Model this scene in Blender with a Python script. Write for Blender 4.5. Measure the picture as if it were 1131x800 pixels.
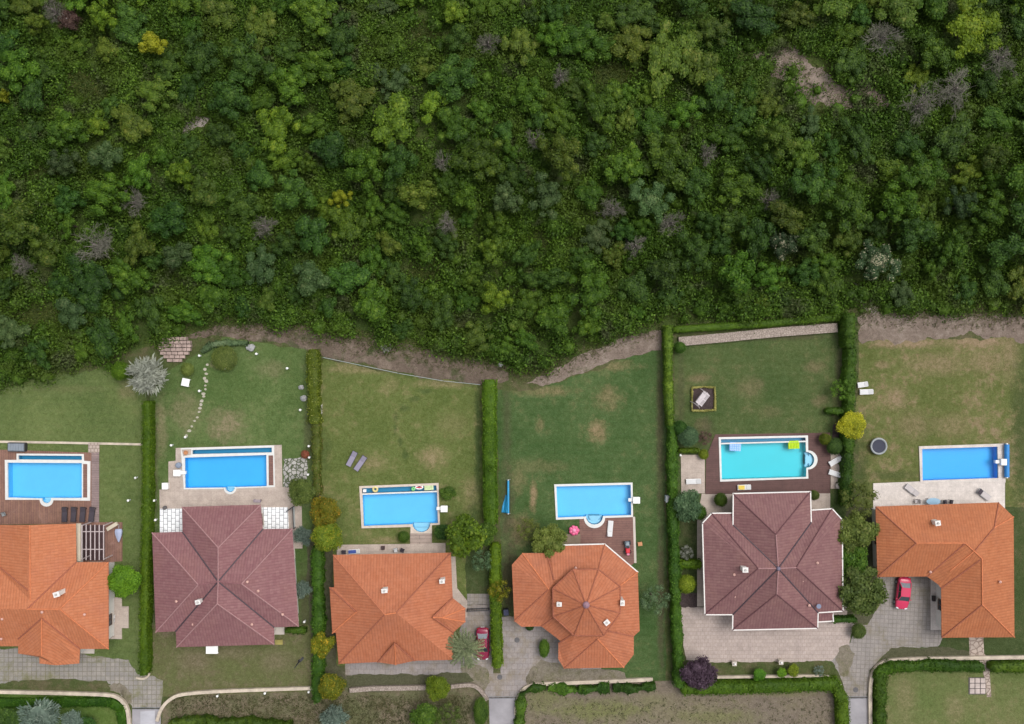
import bpy, math, random
import numpy as np
from mathutils import Vector
from mathutils.geometry import delaunay_2d_cdt

for _o in list(bpy.data.objects):
    bpy.data.objects.remove(_o)
SC = bpy.context.scene
COL = SC.collection
R = math.radians
random.seed(7)
rng = np.random.default_rng(7)

# ------------------------------------------------------------------ camera, sky, sun
CAM_H, FOC = 110.0, 935.0
cam_data = bpy.data.cameras.new('camera')
cam_data.sensor_width = 36.0
cam_data.lens = 36.0 * FOC / 1131.0
cam_data.clip_end = 3000
cam = bpy.data.objects.new('camera', cam_data)
cam.location = (0, 0, CAM_H)
COL.objects.link(cam)
SC.camera = cam

SUN_EL, SUN_AZ = R(64), R(55)            # overcast daylight: a broad soft sun
world = bpy.data.worlds.new('World')
SC.world = world
world.use_nodes = True
wn, wl = world.node_tree.nodes, world.node_tree.links
sky = wn.new('ShaderNodeTexSky')
sky.sky_type = 'NISHITA'
sky.sun_disc = False
sky.sun_elevation = SUN_EL
sky.sun_rotation = SUN_AZ
sky.dust_density = 4.0
hs = wn.new('ShaderNodeHueSaturation')
hs.inputs['Saturation'].default_value = 0.22
wl.new(sky.outputs[0], hs.inputs['Color'])
wl.new(hs.outputs[0], wn['Background'].inputs['Color'])
wn['Background'].inputs['Strength'].default_value = 0.15
sun_data = bpy.data.lights.new('sun', 'SUN')
sun_data.energy = 1.2
sun_data.angle = R(34)
sun_data.color = (1.0, 0.95, 0.88)
sun = bpy.data.objects.new('sun', sun_data)
sun.rotation_euler = (R(90) - SUN_EL, 0, math.pi - SUN_AZ)
COL.objects.link(sun)
SC.view_settings.view_transform = 'Standard'
SC.view_settings.look = 'None'
SC.view_settings.gamma = 1.0
SC.view_settings.use_curve_mapping = False
SC.view_settings.exposure = 0.28
SC.cycles.max_bounces = 6
SC.cycles.diffuse_bounces = 3
SC.cycles.transparent_max_bounces = 8
SC.cycles.caustics_reflective = False
SC.cycles.caustics_refractive = False


def at(px, py, z=0.0):
    d = (CAM_H - z) / FOC
    return Vector(((px - 565.5) * d, (400.0 - py) * d, z))


def xy(px, py, z=0.0):
    v = at(px, py, z)
    return (v.x, v.y)


PX = CAM_H / FOC          # metres per photo pixel on the ground

# ------------------------------------------------------------------ materials
MATS = {}


def new_mat(name):
    m = bpy.data.materials.new(name)
    m.use_nodes = True
    nt = m.node_tree
    return m, nt, nt.nodes, nt.links, nt.nodes['Principled BSDF']


def noise(N, L, vec, scale, detail=4, rough=0.6, dist=0.0):
    n = N.new('ShaderNodeTexNoise')
    n.inputs['Scale'].default_value = scale
    n.inputs['Detail'].default_value = detail
    n.inputs['Roughness'].default_value = rough
    n.inputs['Distortion'].default_value = dist
    if vec is not None:
        L.new(vec, n.inputs['Vector'])
    return n.outputs['Fac']


def remap(N, L, fac, a, b, c=0.0, d=1.0):
    r = N.new('ShaderNodeMapRange')
    r.inputs[1].default_value = a
    r.inputs[2].default_value = b
    r.inputs[3].default_value = c
    r.inputs[4].default_value = d
    L.new(fac, r.inputs[0])
    return r.outputs[0]


def mixc(N, L, fac, a, b, mode='MIX'):
    n = N.new('ShaderNodeMix')
    n.data_type = 'RGBA'
    n.blend_type = mode
    for sock, v in ((n.inputs[0], fac), (n.inputs[6], a), (n.inputs[7], b)):
        if isinstance(v, (int, float)):
            sock.default_value = v
        elif isinstance(v, tuple):
            sock.default_value = (*v[:3], 1)
        else:
            L.new(v, sock)
    return n.outputs[2]


def math_n(N, L, op, a, b=0.0):
    n = N.new('ShaderNodeMath')
    n.operation = op
    for s, v in ((n.inputs[0], a), (n.inputs[1], b)):
        if isinstance(v, (int, float)):
            s.default_value = v
        else:
            L.new(v, s)
    return n.outputs[0]


def bump(N, L, P, h, strength=0.4, dist=0.05):
    b = N.new('ShaderNodeBump')
    b.inputs['Strength'].default_value = strength
    b.inputs['Distance'].default_value = dist
    L.new(h, b.inputs['Height'])
    L.new(b.outputs[0], P.inputs['Normal'])


def geo_pos(N):
    return N.new('ShaderNodeNewGeometry').outputs['Position']


def obj_pos(N):
    return N.new('ShaderNodeTexCoord').outputs['Object']


def M(name, c, rough=0.7, var=0.18, scale=1.5, metal=0.0, c2=None, b=0.0, spec=None):
    """A plain surface with some uneven colour."""
    if name in MATS:
        return MATS[name]
    m, nt, N, L, P = new_mat(name)
    pos = obj_pos(N)
    f = noise(N, L, pos, scale, 5, 0.65)
    f = remap(N, L, f, 0.3, 0.7)
    lo = tuple(x * (1 - var) for x in c)
    hi = c2 if c2 else tuple(min(1, x * (1 + var)) for x in c)
    L.new(mixc(N, L, f, lo, hi), P.inputs['Base Color'])
    P.inputs['Roughness'].default_value = rough
    P.inputs['Metallic'].default_value = metal
    if spec is not None:
        P.inputs['Specular IOR Level'].default_value = spec
    if b:
        bump(N, L, P, noise(N, L, pos, scale * 6, 3), b, 0.03)
    MATS[name] = m
    return m


def leaf_mat(name, a, b, c=None, patch=None, pscale=0.25):
    """Foliage: every leaf clump has a tone of its own; some plants vary in patches."""
    if name in MATS:
        return MATS[name]
    m, nt, N, L, P = new_mat(name)
    g = N.new('ShaderNodeNewGeometry')
    ramp = N.new('ShaderNodeValToRGB')
    e = ramp.color_ramp.elements
    e[0].position, e[0].color = 0.0, (*a, 1)
    e[1].position, e[1].color = 0.85, (*b, 1)
    if c:
        k = e.new(1.0)
        k.color = (*c, 1)
    L.new(g.outputs['Random Per Island'], ramp.inputs[0])
    col = ramp.outputs[0]
    oi = N.new('ShaderNodeObjectInfo')
    hsv = N.new('ShaderNodeHueSaturation')
    L.new(remap(N, L, oi.outputs['Random'], 0, 1, 0.485, 0.512), hsv.inputs['Hue'])
    rv = math_n(N, L, 'FRACT', math_n(N, L, 'MULTIPLY', oi.outputs['Random'], 7.31))
    L.new(remap(N, L, rv, 0, 1, 0.78, 1.25), hsv.inputs['Value'])
    L.new(col, hsv.inputs['Color'])
    col = hsv.outputs[0]
    vn = math_n(N, L, 'ADD', math_n(N, L, 'MULTIPLY', noise(N, L, g.outputs['Position'], 1.0, 3, 0.6), 0.42), math_n(N, L, 'MULTIPLY', noise(N, L, g.outputs['Position'], 0.085, 4, 0.6), 0.58))
    hv_ = N.new('ShaderNodeHueSaturation')
    L.new(remap(N, L, vn, 0.36, 0.64, 0.70, 1.40), hv_.inputs['Value'])
    L.new(remap(N, L, vn, 0.36, 0.64, 0.509, 0.490), hv_.inputs['Hue'])
    L.new(col, hv_.inputs['Color'])
    col = hv_.outputs[0]
    if patch:
        f = noise(N, L, g.outputs['Position'], pscale, 4, 0.6, 0.4)
        col = mixc(N, L, remap(N, L, f, 0.50, 0.62), col, patch[0])
        if len(patch) > 1:
            mp = N.new('ShaderNodeMapping')
            mp.inputs['Location'].default_value = (41, 13, 0)
            L.new(g.outputs['Position'], mp.inputs['Vector'])
            f2 = noise(N, L, mp.outputs[0], pscale * 1.7, 4, 0.6, 0.4)
            col = mixc(N, L, remap(N, L, f2, 0.56, 0.66), col, patch[1])
        v = mixc(N, L, 0.55, (1, 1, 1), ramp.outputs[0], 'MIX')
        g2 = N.new('ShaderNodeHueSaturation')
        L.new(remap(N, L, g.outputs['Random Per Island'], 0, 1, 0.72, 1.28), g2.inputs['Value'])
        L.new(col, g2.inputs['Color'])
        col = g2.outputs[0]
    L.new(col, P.inputs['Base Color'])
    P.inputs['Roughness'].default_value = 0.6
    P.inputs['Specular IOR Level'].default_value = 0.25
    tr = N.new('ShaderNodeBsdfTranslucent')
    L.new(col, tr.inputs['Color'])
    mx = N.new('ShaderNodeMixShader')
    mx.inputs[0].default_value = 0.34
    out = N['Material Output']
    L.new(P.outputs[0], mx.inputs[1])
    L.new(tr.outputs[0], mx.inputs[2])
    L.new(mx.outputs[0], out.inputs['Surface'])
    MATS[name] = m
    return m


def ground_mat(name, green, green2, dry, dry_amt=0.3, patches=(), bare=None, bare_amt=0.0, stripes=0.0, soil=(), soil_shade_c=(0.075, 0.066, 0.036)):
    """Turf or soil: fine blades, soft large tones, worn dry patches at given spots."""
    m, nt, N, L, P = new_mat(name)
    pos = geo_pos(N)
    big = noise(N, L, pos, 0.14, 3, 0.55)
    mid = noise(N, L, pos, 0.7, 5, 0.7)
    fine = noise(N, L, pos, 5.0, 5, 0.8)
    fib = noise(N, L, pos, 1.9, 6, 0.8, 0.6)
    col = mixc(N, L, remap(N, L, math_n(N, L, 'ADD', math_n(N, L, 'MULTIPLY', big, 0.6), math_n(N, L, 'MULTIPLY', mid, 0.4)), 0.38, 0.62), green, green2)
    d = math_n(N, L, 'ADD', math_n(N, L, 'MULTIPLY', mid, 0.75), math_n(N, L, 'MULTIPLY', big, 0.35))
    dm = remap(N, L, d, 0.62 - 0.16 * dry_amt, 0.80 - 0.16 * dry_amt)
    dm = math_n(N, L, 'MULTIPLY', dm, min(1.0, dry_amt * 1.6))
    sm = None
    for (px, py, rx, ry, st) in list(patches) + list(soil):
        c = at(px, py)
        mp = N.new('ShaderNodeMapping')
        mp.vector_type = 'POINT'
        mp.inputs['Location'].default_value = (-c.x / (rx * PX), -c.y / (ry * PX), 0)
        mp.inputs['Scale'].default_value = (1 / (rx * PX), 1 / (ry * PX), 0)
        L.new(pos, mp.inputs['Vector'])
        ln = N.new('ShaderNodeVectorMath')
        ln.operation = 'LENGTH'
        L.new(mp.outputs[0], ln.inputs[0])
        q = math_n(N, L, 'ADD', ln.outputs['Value'], remap(N, L, mid, 0.25, 0.75, -0.55, 0.55))
        w = remap(N, L, q, 0.35, 1.1, st, 0.0)
        if (px, py, rx, ry, st) in soil:
            sm = w if sm is None else math_n(N, L, 'MAXIMUM', sm, w)
        else:
            dm = math_n(N, L, 'MAXIMUM', dm, math_n(N, L, 'MULTIPLY', w, remap(N, L, fib, 0.32, 0.55, 0.4, 1.0)))
    col = mixc(N, L, dm, col, dry)
    if sm is not None:
        col = mixc(N, L, sm, col, soil_shade_c)  # bare soil strips, in some lawns also shade painted as darker grass
    if bare:
        bn = noise(N, L, pos, 0.33, 6, 0.72, 0.5)
        col = mixc(N, L, remap(N, L, bn, 0.62 - 0.3 * bare_amt, 0.74 - 0.25 * bare_amt), col, bare)
    if stripes:
        w = N.new('ShaderNodeTexWave')
        w.bands_direction = 'Y'
        w.inputs['Scale'].default_value = 0.32
        w.inputs['Distortion'].default_value = 1.5
        w.inputs['Detail'].default_value = 2
        L.new(pos, w.inputs['Vector'])
        col = mixc(N, L, math_n(N, L, 'MULTIPLY', w.outputs['Fac'], stripes), col, (0.16, 0.17, 0.08), 'MIX')
    h = N.new('ShaderNodeHueSaturation')
    L.new(math_n(N, L, 'MULTIPLY', remap(N, L, fine, 0.25, 0.75, 0.66, 1.34), remap(N, L, fib, 0.3, 0.7, 0.74, 1.26)), h.inputs['Value'])
    L.new(remap(N, L, fib, 0.3, 0.7, 1.0, 0.86), h.inputs['Saturation'])
    L.new(col, h.inputs['Color'])
    L.new(h.outputs[0], P.inputs['Base Color'])
    P.inputs['Roughness'].default_value = 0.95
    P.inputs['Specular IOR Level'].default_value = 0.1
    bump(N, L, P, fine, 0.9, 0.12)
    MATS[name] = m
    return m


def brick_mat(name, c1, c2, mortar, w=0.6, h=0.6, off=0.0, gap=0.03, rot=0.0, stain=None, stain_amt=0.0, rough=0.8):
    m, nt, N, L, P = new_mat(name)
    pos = geo_pos(N)
    mp = N.new('ShaderNodeMapping')
    mp.inputs['Rotation'].default_value = (0, 0, rot)
    L.new(pos, mp.inputs['Vector'])
    b = N.new('ShaderNodeTexBrick')
    b.offset = off
    b.inputs['Scale'].default_value = 1.0
    b.inputs['Brick Width'].default_value = w
    b.inputs['Row Height'].default_value = h
    b.inputs['Mortar Size'].default_value = gap
    b.inputs['Mortar Smooth'].default_value = 0.3
    b.inputs['Color1'].default_value = (*c1, 1)
    b.inputs['Color2'].default_value = (*c2, 1)
    b.inputs['Mortar'].default_value = (*mortar, 1)
    L.new(mp.outputs[0], b.inputs['Vector'])
    col = b.outputs['Color']
    n1 = noise(N, L, pos, 0.9, 6, 0.7)
    if stain:
        n2 = noise(N, L, pos, 0.28, 6, 0.75, 0.4)
        col = mixc(N, L, remap(N, L, n2, 0.66 - 0.3 * stain_amt, 0.80 - 0.25 * stain_amt, 0, 0.85), col, stain)
    hv = N.new('ShaderNodeHueSaturation')
    L.new(remap(N, L, n1, 0.3, 0.7, 0.82, 1.15), hv.inputs['Value'])
    L.new(col, hv.inputs['Color'])
    n3 = noise(N, L, pos, 7, 4, 0.7)
    hv2 = N.new('ShaderNodeHueSaturation')
    L.new(remap(N, L, n3, 0.3, 0.7, 0.86, 1.12), hv2.inputs['Value'])
    L.new(hv.outputs[0], hv2.inputs['Color'])
    L.new(hv2.outputs[0], P.inputs['Base Color'])
    P.inputs['Roughness'].default_value = rough
    bump(N, L, P, math_n(N, L, 'SUBTRACT', n3, b.outputs['Fac']), 0.5, 0.02)
    MATS[name] = m
    return m


def crazy_mat(name, stone, stone2, joint, scale=1.1):
    m, nt, N, L, P = new_mat(name)
    pos = geo_pos(N)
    v = N.new('ShaderNodeTexVoronoi')
    v.feature = 'DISTANCE_TO_EDGE'
    v.inputs['Scale'].default_value = scale
    L.new(pos, v.inputs['Vector'])
    v2 = N.new('ShaderNodeTexVoronoi')
    v2.inputs['Scale'].default_value = scale
    L.new(pos, v2.inputs['Vector'])
    sep = N.new('ShaderNodeSeparateColor')
    L.new(v2.outputs['Color'], sep.inputs[0])
    col = mixc(N, L, sep.outputs[0], stone, stone2)
    e = math_n(N, L, 'ADD', v.outputs['Distance'], remap(N, L, noise(N, L, pos, 4), 0.3, 0.7, -0.05, 0.05))
    col = mixc(N, L, remap(N, L, e, 0.04, 0.13), joint, col)
    L.new(col, P.inputs['Base Color'])
    P.inputs['Roughness'].default_value = 0.85
    bump(N, L, P, remap(N, L, e, 0.02, 0.12), 0.5, 0.03)
    MATS[name] = m
    return m


def tile_mat(name, c, c2, stain, mottle=0.25):
    """Clay roof tiles in the roof plane's own metres (u along the eave, v up the slope)."""
    m, nt, N, L, P = new_mat(name)
    uv = N.new('ShaderNodeTexCoord').outputs['UV']
    sp = N.new('ShaderNodeSeparateXYZ')
    L.new(uv, sp.inputs[0])
    U, V = sp.outputs[0], sp.outputs[1]
    tu = math_n(N, L, 'DIVIDE', U, 0.36)
    tv = math_n(N, L, 'DIVIDE', V, 0.42)
    cell = N.new('ShaderNodeCombineXYZ')
    L.new(math_n(N, L, 'FLOOR', tu), cell.inputs[0])
    L.new(math_n(N, L, 'FLOOR', tv), cell.inputs[1])
    wn_ = N.new('ShaderNodeTexWhiteNoise')
    L.new(cell.outputs[0], wn_.inputs['Vector'])
    pos = geo_pos(N)
    patch = noise(N, L, pos, 0.55, 5, 0.75)
    f = math_n(N, L, 'ADD', math_n(N, L, 'MULTIPLY', wn_.outputs['Value'], 0.32), math_n(N, L, 'MULTIPLY', patch, 0.68))
    col = mixc(N, L, remap(N, L, f, 0.25, 0.75), c, c2)
    st = noise(N, L, pos, 0.22, 6, 0.8, 0.3)
    col = mixc(N, L, remap(N, L, st, 0.50, 0.72, 0, mottle), col, stain)
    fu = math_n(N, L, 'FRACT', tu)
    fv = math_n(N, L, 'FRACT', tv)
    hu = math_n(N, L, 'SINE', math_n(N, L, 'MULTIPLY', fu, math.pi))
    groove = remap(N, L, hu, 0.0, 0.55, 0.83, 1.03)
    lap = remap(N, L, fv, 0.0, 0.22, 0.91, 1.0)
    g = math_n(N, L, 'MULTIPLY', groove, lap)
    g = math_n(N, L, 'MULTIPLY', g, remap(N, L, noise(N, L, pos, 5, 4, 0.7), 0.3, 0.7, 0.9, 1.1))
    hv = N.new('ShaderNodeHueSaturation')
    L.new(g, hv.inputs['Value'])
    L.new(col, hv.inputs['Color'])
    L.new(hv.outputs[0], P.inputs['Base Color'])
    P.inputs['Roughness'].default_value = 0.75
    P.inputs['Specular IOR Level'].default_value = 0.3
    h = math_n(N, L, 'SUBTRACT', hu, math_n(N, L, 'MULTIPLY', fv, 0.6))
    bump(N, L, P, h, 0.5, 0.05)
    MATS[name] = m
    return m


def water_mat(name, tint):
    m, nt, N, L, P = new_mat(name)
    N.remove(P)
    t = N.new('ShaderNodeBsdfTransparent')
    t.inputs['Color'].default_value = (*tint, 1)
    gl = N.new('ShaderNodeBsdfGlossy')
    gl.inputs['Roughness'].default_value = 0.06
    fr = N.new('ShaderNodeFresnel')
    fr.inputs['IOR'].default_value = 1.33
    bp = N.new('ShaderNodeBump')
    bp.inputs['Strength'].default_value = 0.07
    bp.inputs['Distance'].default_value = 0.05
    L.new(noise(N, L, geo_pos(N), 2.2, 3, 0.6, 0.5), bp.inputs['Height'])
    L.new(bp.outputs[0], gl.inputs['Normal'])
    L.new(bp.outputs[0], fr.inputs['Normal'])
    mx = N.new('ShaderNodeMixShader')
    L.new(fr.outputs[0], mx.inputs[0])
    L.new(t.outputs[0], mx.inputs[1])
    L.new(gl.outputs[0], mx.inputs[2])
    L.new(mx.outputs[0], N['Material Output'].inputs['Surface'])
    MATS[name] = m
    return m


# ------------------------------------------------------------------ mesh helpers
def tag(o, label=None, cat=None, group=None, kind=None):
    if label:
        o['label'] = label
    if cat:
        o['category'] = cat
    if group:
        o['group'] = group
    if kind:
        o['kind'] = kind
    return o


def empty(name, loc=(0, 0, 0), rz=0.0, label=None, cat=None, group=None):
    o = bpy.data.objects.new(name, None)
    o.empty_display_size = 0.3
    o.location = loc
    o.rotation_euler = (0, 0, rz)
    COL.objects.link(o)
    return tag(o, label, cat, group)


def kids(o):
    return [c for c in bpy.data.objects if c.parent == o]


def copy_tree(o, parent=None, ks=None):
    """A copy of a thing with copies of its parts and their sub-parts (sharing mesh data)."""
    c = o.copy()
    COL.objects.link(c)
    if parent:
        c.parent = parent
    for ch in o.children:
        copy_tree(ch, c)
    return c


class MB:
    def __init__(s):
        s.v, s.f, s.mi, s.uv = [], [], [], []

    def add(s, vs, fs, mi=0):
        n = len(s.v)
        s.v += [tuple(v) for v in vs]
        for f in fs:
            s.f.append(tuple(i + n for i in f))
            s.mi.append(mi)
        return s

    def box(s, c, d, rz=0.0, mi=0, taper=1.0):
        x, y, z = d[0] / 2, d[1] / 2, d[2] / 2
        cs, sn = math.cos(rz), math.sin(rz)
        vs = []
        for dz, t in ((-z, 1.0), (z, taper)):
            for dx, dy in ((-x, -y), (x, -y), (x, y), (-x, y)):
                dx, dy = dx * t, dy * t
                vs.append((c[0] + dx * cs - dy * sn, c[1] + dx * sn + dy * cs, c[2] + dz))
        return s.add(vs, [(3, 2, 1, 0), (4, 5, 6, 7), (0, 1, 5, 4), (1, 2, 6, 5), (2, 3, 7, 6), (3, 0, 4, 7)], mi)

    def tube(s, p, q, r, r2=None, n=8, mi=0):
        p, q = Vector(p), Vector(q)
        r2 = r if r2 is None else r2
        d = (q - p)
        if d.length < 1e-6:
            return s
        d.normalize()
        a = d.orthogonal().normalized()
        b = d.cross(a)
        vs = []
        for c, rr in ((p, r), (q, r2)):
            for i in range(n):
                t = 2 * math.pi * i / n
                vs.append(c + (a * math.cos(t) + b * math.sin(t)) * rr)
        fs = [(i, (i + 1) % n, n + (i + 1) % n, n + i) for i in range(n)]
        fs += [tuple(range(n - 1, -1, -1)), tuple(range(n, 2 * n))]
        return s.add(vs, fs, mi)

    def path(s, pts, r, n=8, mi=0):
        for a, b in zip(pts[:-1], pts[1:]):
            s.tube(a, b, r, n=n, mi=mi)
        return s

    def prism(s, poly, z0, z1, mi=0, mi_side=None):
        """Extruded polygon (counter-clockwise made sure)."""
        poly = ccw(poly)
        n = len(poly)
        vs = [(x, y, z0) for x, y in poly] + [(x, y, z1) for x, y in poly]
        s.add(vs, [tuple(range(n - 1, -1, -1)), tuple(range(n, 2 * n))], mi)
        return s.add(vs, [(i, (i + 1) % n, n + (i + 1) % n, n + i) for i in range(n)], mi if mi_side is None else mi_side)

    def lathe(s, prof, c=(0, 0, 0), n=24, mi=0):
        """prof: (radius, z) from bottom to top."""
        vs, fs = [], []
        for r, z in prof:
            for i in range(n):
                t = 2 * math.pi * i / n
                vs.append((c[0] + r * math.cos(t), c[1] + r * math.sin(t), c[2] + z))
        for k in range(len(prof) - 1):
            for i in range(n):
                j = (i + 1) % n
                fs.append((k * n + i, k * n + j, (k + 1) * n + j, (k + 1) * n + i))
        fs.append(tuple(range(n - 1, -1, -1)))
        m = (len(prof) - 1) * n
        fs.append(tuple(range(m, m + n)))
        return s.add(vs, fs, mi)

    def ball(s, c, r, sz=1.0, n=12, m=7, mi=0):
        prof = [(max(1e-3, math.sin(math.pi * k / m)) * r, -math.cos(math.pi * k / m) * r * sz) for k in range(m + 1)]
        return s.lathe(prof, c, n, mi)

    def build(s, name, mats, parent=None, world=False, smooth=False, bev=0.0, label=None, cat=None, group=None, kind=None):
        off = Vector(parent.location) if (parent is not None and world) else Vector((0, 0, 0))
        if parent is not None and world and parent.parent is not None:
            off = off + Vector(parent.parent.location)
        me = bpy.data.meshes.new(name)
        me.from_pydata([tuple(Vector(v) - off) for v in s.v], [], s.f)
        for m in (mats if isinstance(mats, (list, tuple)) else [mats]):
            me.materials.append(m)
        me.polygons.foreach_set('material_index', s.mi)
        if smooth:
            me.polygons.foreach_set('use_smooth', [True] * len(me.polygons))
        me.update()
        o = bpy.data.objects.new(name, me)
        COL.objects.link(o)
        if parent is not None:
            o.parent = parent
        if bev:
            bm_ = o.modifiers.new('bevel', 'BEVEL')
            bm_.width = bev
            bm_.segments = 2
            bm_.limit_method = 'ANGLE'
        return tag(o, label, cat, group, kind)


def ccw(poly):
    a = sum(poly[i][0] * poly[(i + 1) % len(poly)][1] - poly[(i + 1) % len(poly)][0] * poly[i][1] for i in range(len(poly)))
    return list(poly) if a > 0 else list(reversed(poly))


def offset(poly, d):
    """Polygon grown by d (negative shrinks), mitred."""
    P = ccw(poly)
    n = len(P)
    out = []
    for i in range(n):
        p0, p1, p2 = Vector(P[i - 1]), Vector(P[i]), Vector(P[(i + 1) % n])
        e1, e2 = (p1 - p0).normalized(), (p2 - p1).normalized()
        n1, n2 = Vector((e1.y, -e1.x)), Vector((e2.y, -e2.x))
        k = n1 + n2
        den = 1 + n1.dot(n2)
        if den < 0.2:
            den = 0.2
        out.append(tuple(p1 + k * (d / den)))
    return out


def inside(p, poly):
    x, y = p
    r = False
    n = len(poly)
    for i in range(n):
        x1, y1 = poly[i]
        x2, y2 = poly[(i + 1) % n]
        if (y1 > y) != (y2 > y) and x < (x2 - x1) * (y - y1) / (y2 - y1) + x1:
            r = not r
    return r


def cdt(outer, holes):
    """Triangles of outer minus holes (holes may stick out of it)."""
    vs, es = [], []
    for loop in [outer] + holes:
        n0 = len(vs)
        vs += [Vector(p[:2]) for p in loop]
        es += [(n0 + i, n0 + (i + 1) % len(loop)) for i in range(len(loop))]
    ov, oe, of = delaunay_2d_cdt(vs, es, [], 0, 1e-4)[:3]
    tris = []
    for f in of:
        c = (ov[f[0]] + ov[f[1]] + ov[f[2]]) / 3
        c = (c.x, c.y)
        if inside(c, outer) and not any(inside(c, h) for h in holes):
            a, b, d = (ov[i] for i in f)
            if (b - a).cross(d - a) < 0:
                f = (f[0], f[2], f[1])
            tris.append(tuple(f))
    return [(v.x, v.y) for v in ov], tris


def px_poly(pts, z=0.0):
    return ccw([xy(p[0], p[1], z) for p in pts])


def chaikin(pts, it=2, closed=True):
    for _ in range(it):
        o = []
        n = len(pts)
        rngi = range(n if closed else n - 1)
        if not closed:
            o.append(pts[0])
        for i in rngi:
            a, b = pts[i], pts[(i + 1) % n]
            o += [(a[0] * .75 + b[0] * .25, a[1] * .75 + b[1] * .25), (a[0] * .25 + b[0] * .75, a[1] * .25 + b[1] * .75)]
        if not closed:
            o.append(pts[-1])
        pts = o
    return pts


POOL_HOLES = []      # outlines of the pools in metres, cut out of every sheet


def sheet(name, pts, z, mat, kind='structure', thick=0.0, mat_side=None, rough=0.0, label=None, cat=None):
    poly = px_poly(pts, z)
    if rough:
        dense = []
        ph = rng.uniform(0, 6.28, 5)
        acc = 0.0
        for i in range(len(poly)):
            a, b = Vector(poly[i]), Vector(poly[(i + 1) % len(poly)])
            d = b - a
            ln = d.length
            nn = Vector((d.y, -d.x)) / max(1e-6, ln)
            k = max(1, int(min(ln, 400) / 0.35))
            for t in range(k):
                s_ = acc + ln * t / k
                w = sum(math.sin(s_ * f + ph[q]) * am for q, (f, am) in enumerate(((0.45, .5), (1.1, .4), (2.3, .25), (4.7, .16), (8.3, .10))))
                fade = min(1.0, 4.0 * t / k, 4.0 * (k - t) / k)
                dense.append(tuple(a.lerp(b, t / k) + nn * (w * rough * 0.8 * fade + rng.normal() * 0.03)))
            acc += ln
        poly = dense
    holes = [h for h in POOL_HOLES if any(inside(p, poly) for p in h)]
    v, t = cdt(poly, holes)
    mb = MB()
    mb.add([(p[0], p[1], z) for p in v], t)
    if thick:
        n = len(poly)
        mb.add([(x, y, z - thick) for x, y in poly] + [(x, y, z) for x, y in poly],
               [(i, (i + 1) % n, n + (i + 1) % n, n + i) for i in range(n)
                if not any(inside(((poly[i][0] + poly[(i + 1) % n][0]) / 2, (poly[i][1] + poly[(i + 1) % n][1]) / 2), h) for h in holes)])
    o = mb.build(name, mat, kind=kind)
    if label:
        tag(o, label, cat)
    return o


def arc(cx, cy, r, a0, a1, n=9, ry=None):
    ry = r if ry is None else ry
    return [(cx + r * math.cos(R(a0 + (a1 - a0) * i / (n - 1))), cy + ry * math.sin(R(a0 + (a1 - a0) * i / (n - 1)))) for i in range(n)]


# numpy leaves ------------------------------------------------------
def unit(a):
    return a / np.maximum(1e-9, np.linalg.norm(a, axis=1))[:, None]


def leaf_quads(c, n, la, lb, spin=True, a=None):
    """Rhombic leaf clumps at c facing n; la, lb half lengths."""
    k = len(c)
    n = unit(n)
    if a is None:
        a = rng.normal(size=(k, 3))
    a = unit(a - n * np.sum(a * n, 1)[:, None])
    b = np.cross(n, a)
    la = np.broadcast_to(np.asarray(la), (k,))[:, None]
    lb = np.broadcast_to(np.asarray(lb), (k,))[:, None]
    v = np.stack([c - a * la, c - b * lb, c + a * la, c + b * lb], 1).reshape(-1, 3)
    return v


ICO_V = ICO_F = None


def ico():
    global ICO_V, ICO_F
    if ICO_V is None:
        import bmesh
        b = bmesh.new()
        bmesh.ops.create_icosphere(b, subdivisions=2, radius=1.0)
        b.verts.index_update()
        ICO_V = np.array([v.co[:] for v in b.verts])
        ICO_F = np.array([[v.index for v in f.verts] for f in b.faces])
        b.free()
    return ICO_V, ICO_F


def np_mesh(name, quads, tris_v=None, tris_f=None, mat=None):
    """Mesh from quad corner array (4n x 3) plus optional triangles."""
    nq = len(quads) // 4
    V = quads
    nt = 0
    if tris_v is not None and len(tris_v):
        V = np.vstack([quads, tris_v])
        nt = len(tris_f)
    me = bpy.data.meshes.new(name)
    me.vertices.add(len(V))
    me.vertices.foreach_set('co', V.astype(np.float32).ravel())
    loops = np.arange(nq * 4, dtype=np.int32)
    if nt:
        loops = np.concatenate([loops, (tris_f.astype(np.int32) + nq * 4).ravel()])
    me.loops.add(len(loops))
    me.loops.foreach_set('vertex_index', loops)
    me.polygons.add(nq + nt)
    ls = np.concatenate([np.arange(nq) * 4, nq * 4 + np.arange(nt) * 3]).astype(np.int32)
    me.polygons.foreach_set('loop_start', ls)
    me.update(calc_edges=True)
    me.validate()
    if mat:
        me.materials.append(mat)
    return me


def obj(name, me, parent=None, loc=None, **kw):
    o = bpy.data.objects.new(name, me)
    COL.objects.link(o)
    if parent:
        o.parent = parent
    if loc is not None:
        o.location = loc
    return tag(o, **kw)


def sphere_pts(n, up=0.0):
    p = unit(rng.normal(size=(n, 3)))
    if up:
        flip = (p[:, 2] < 0) & (rng.random(n) < up)
        p[flip, 2] *= -1
    return p


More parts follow.
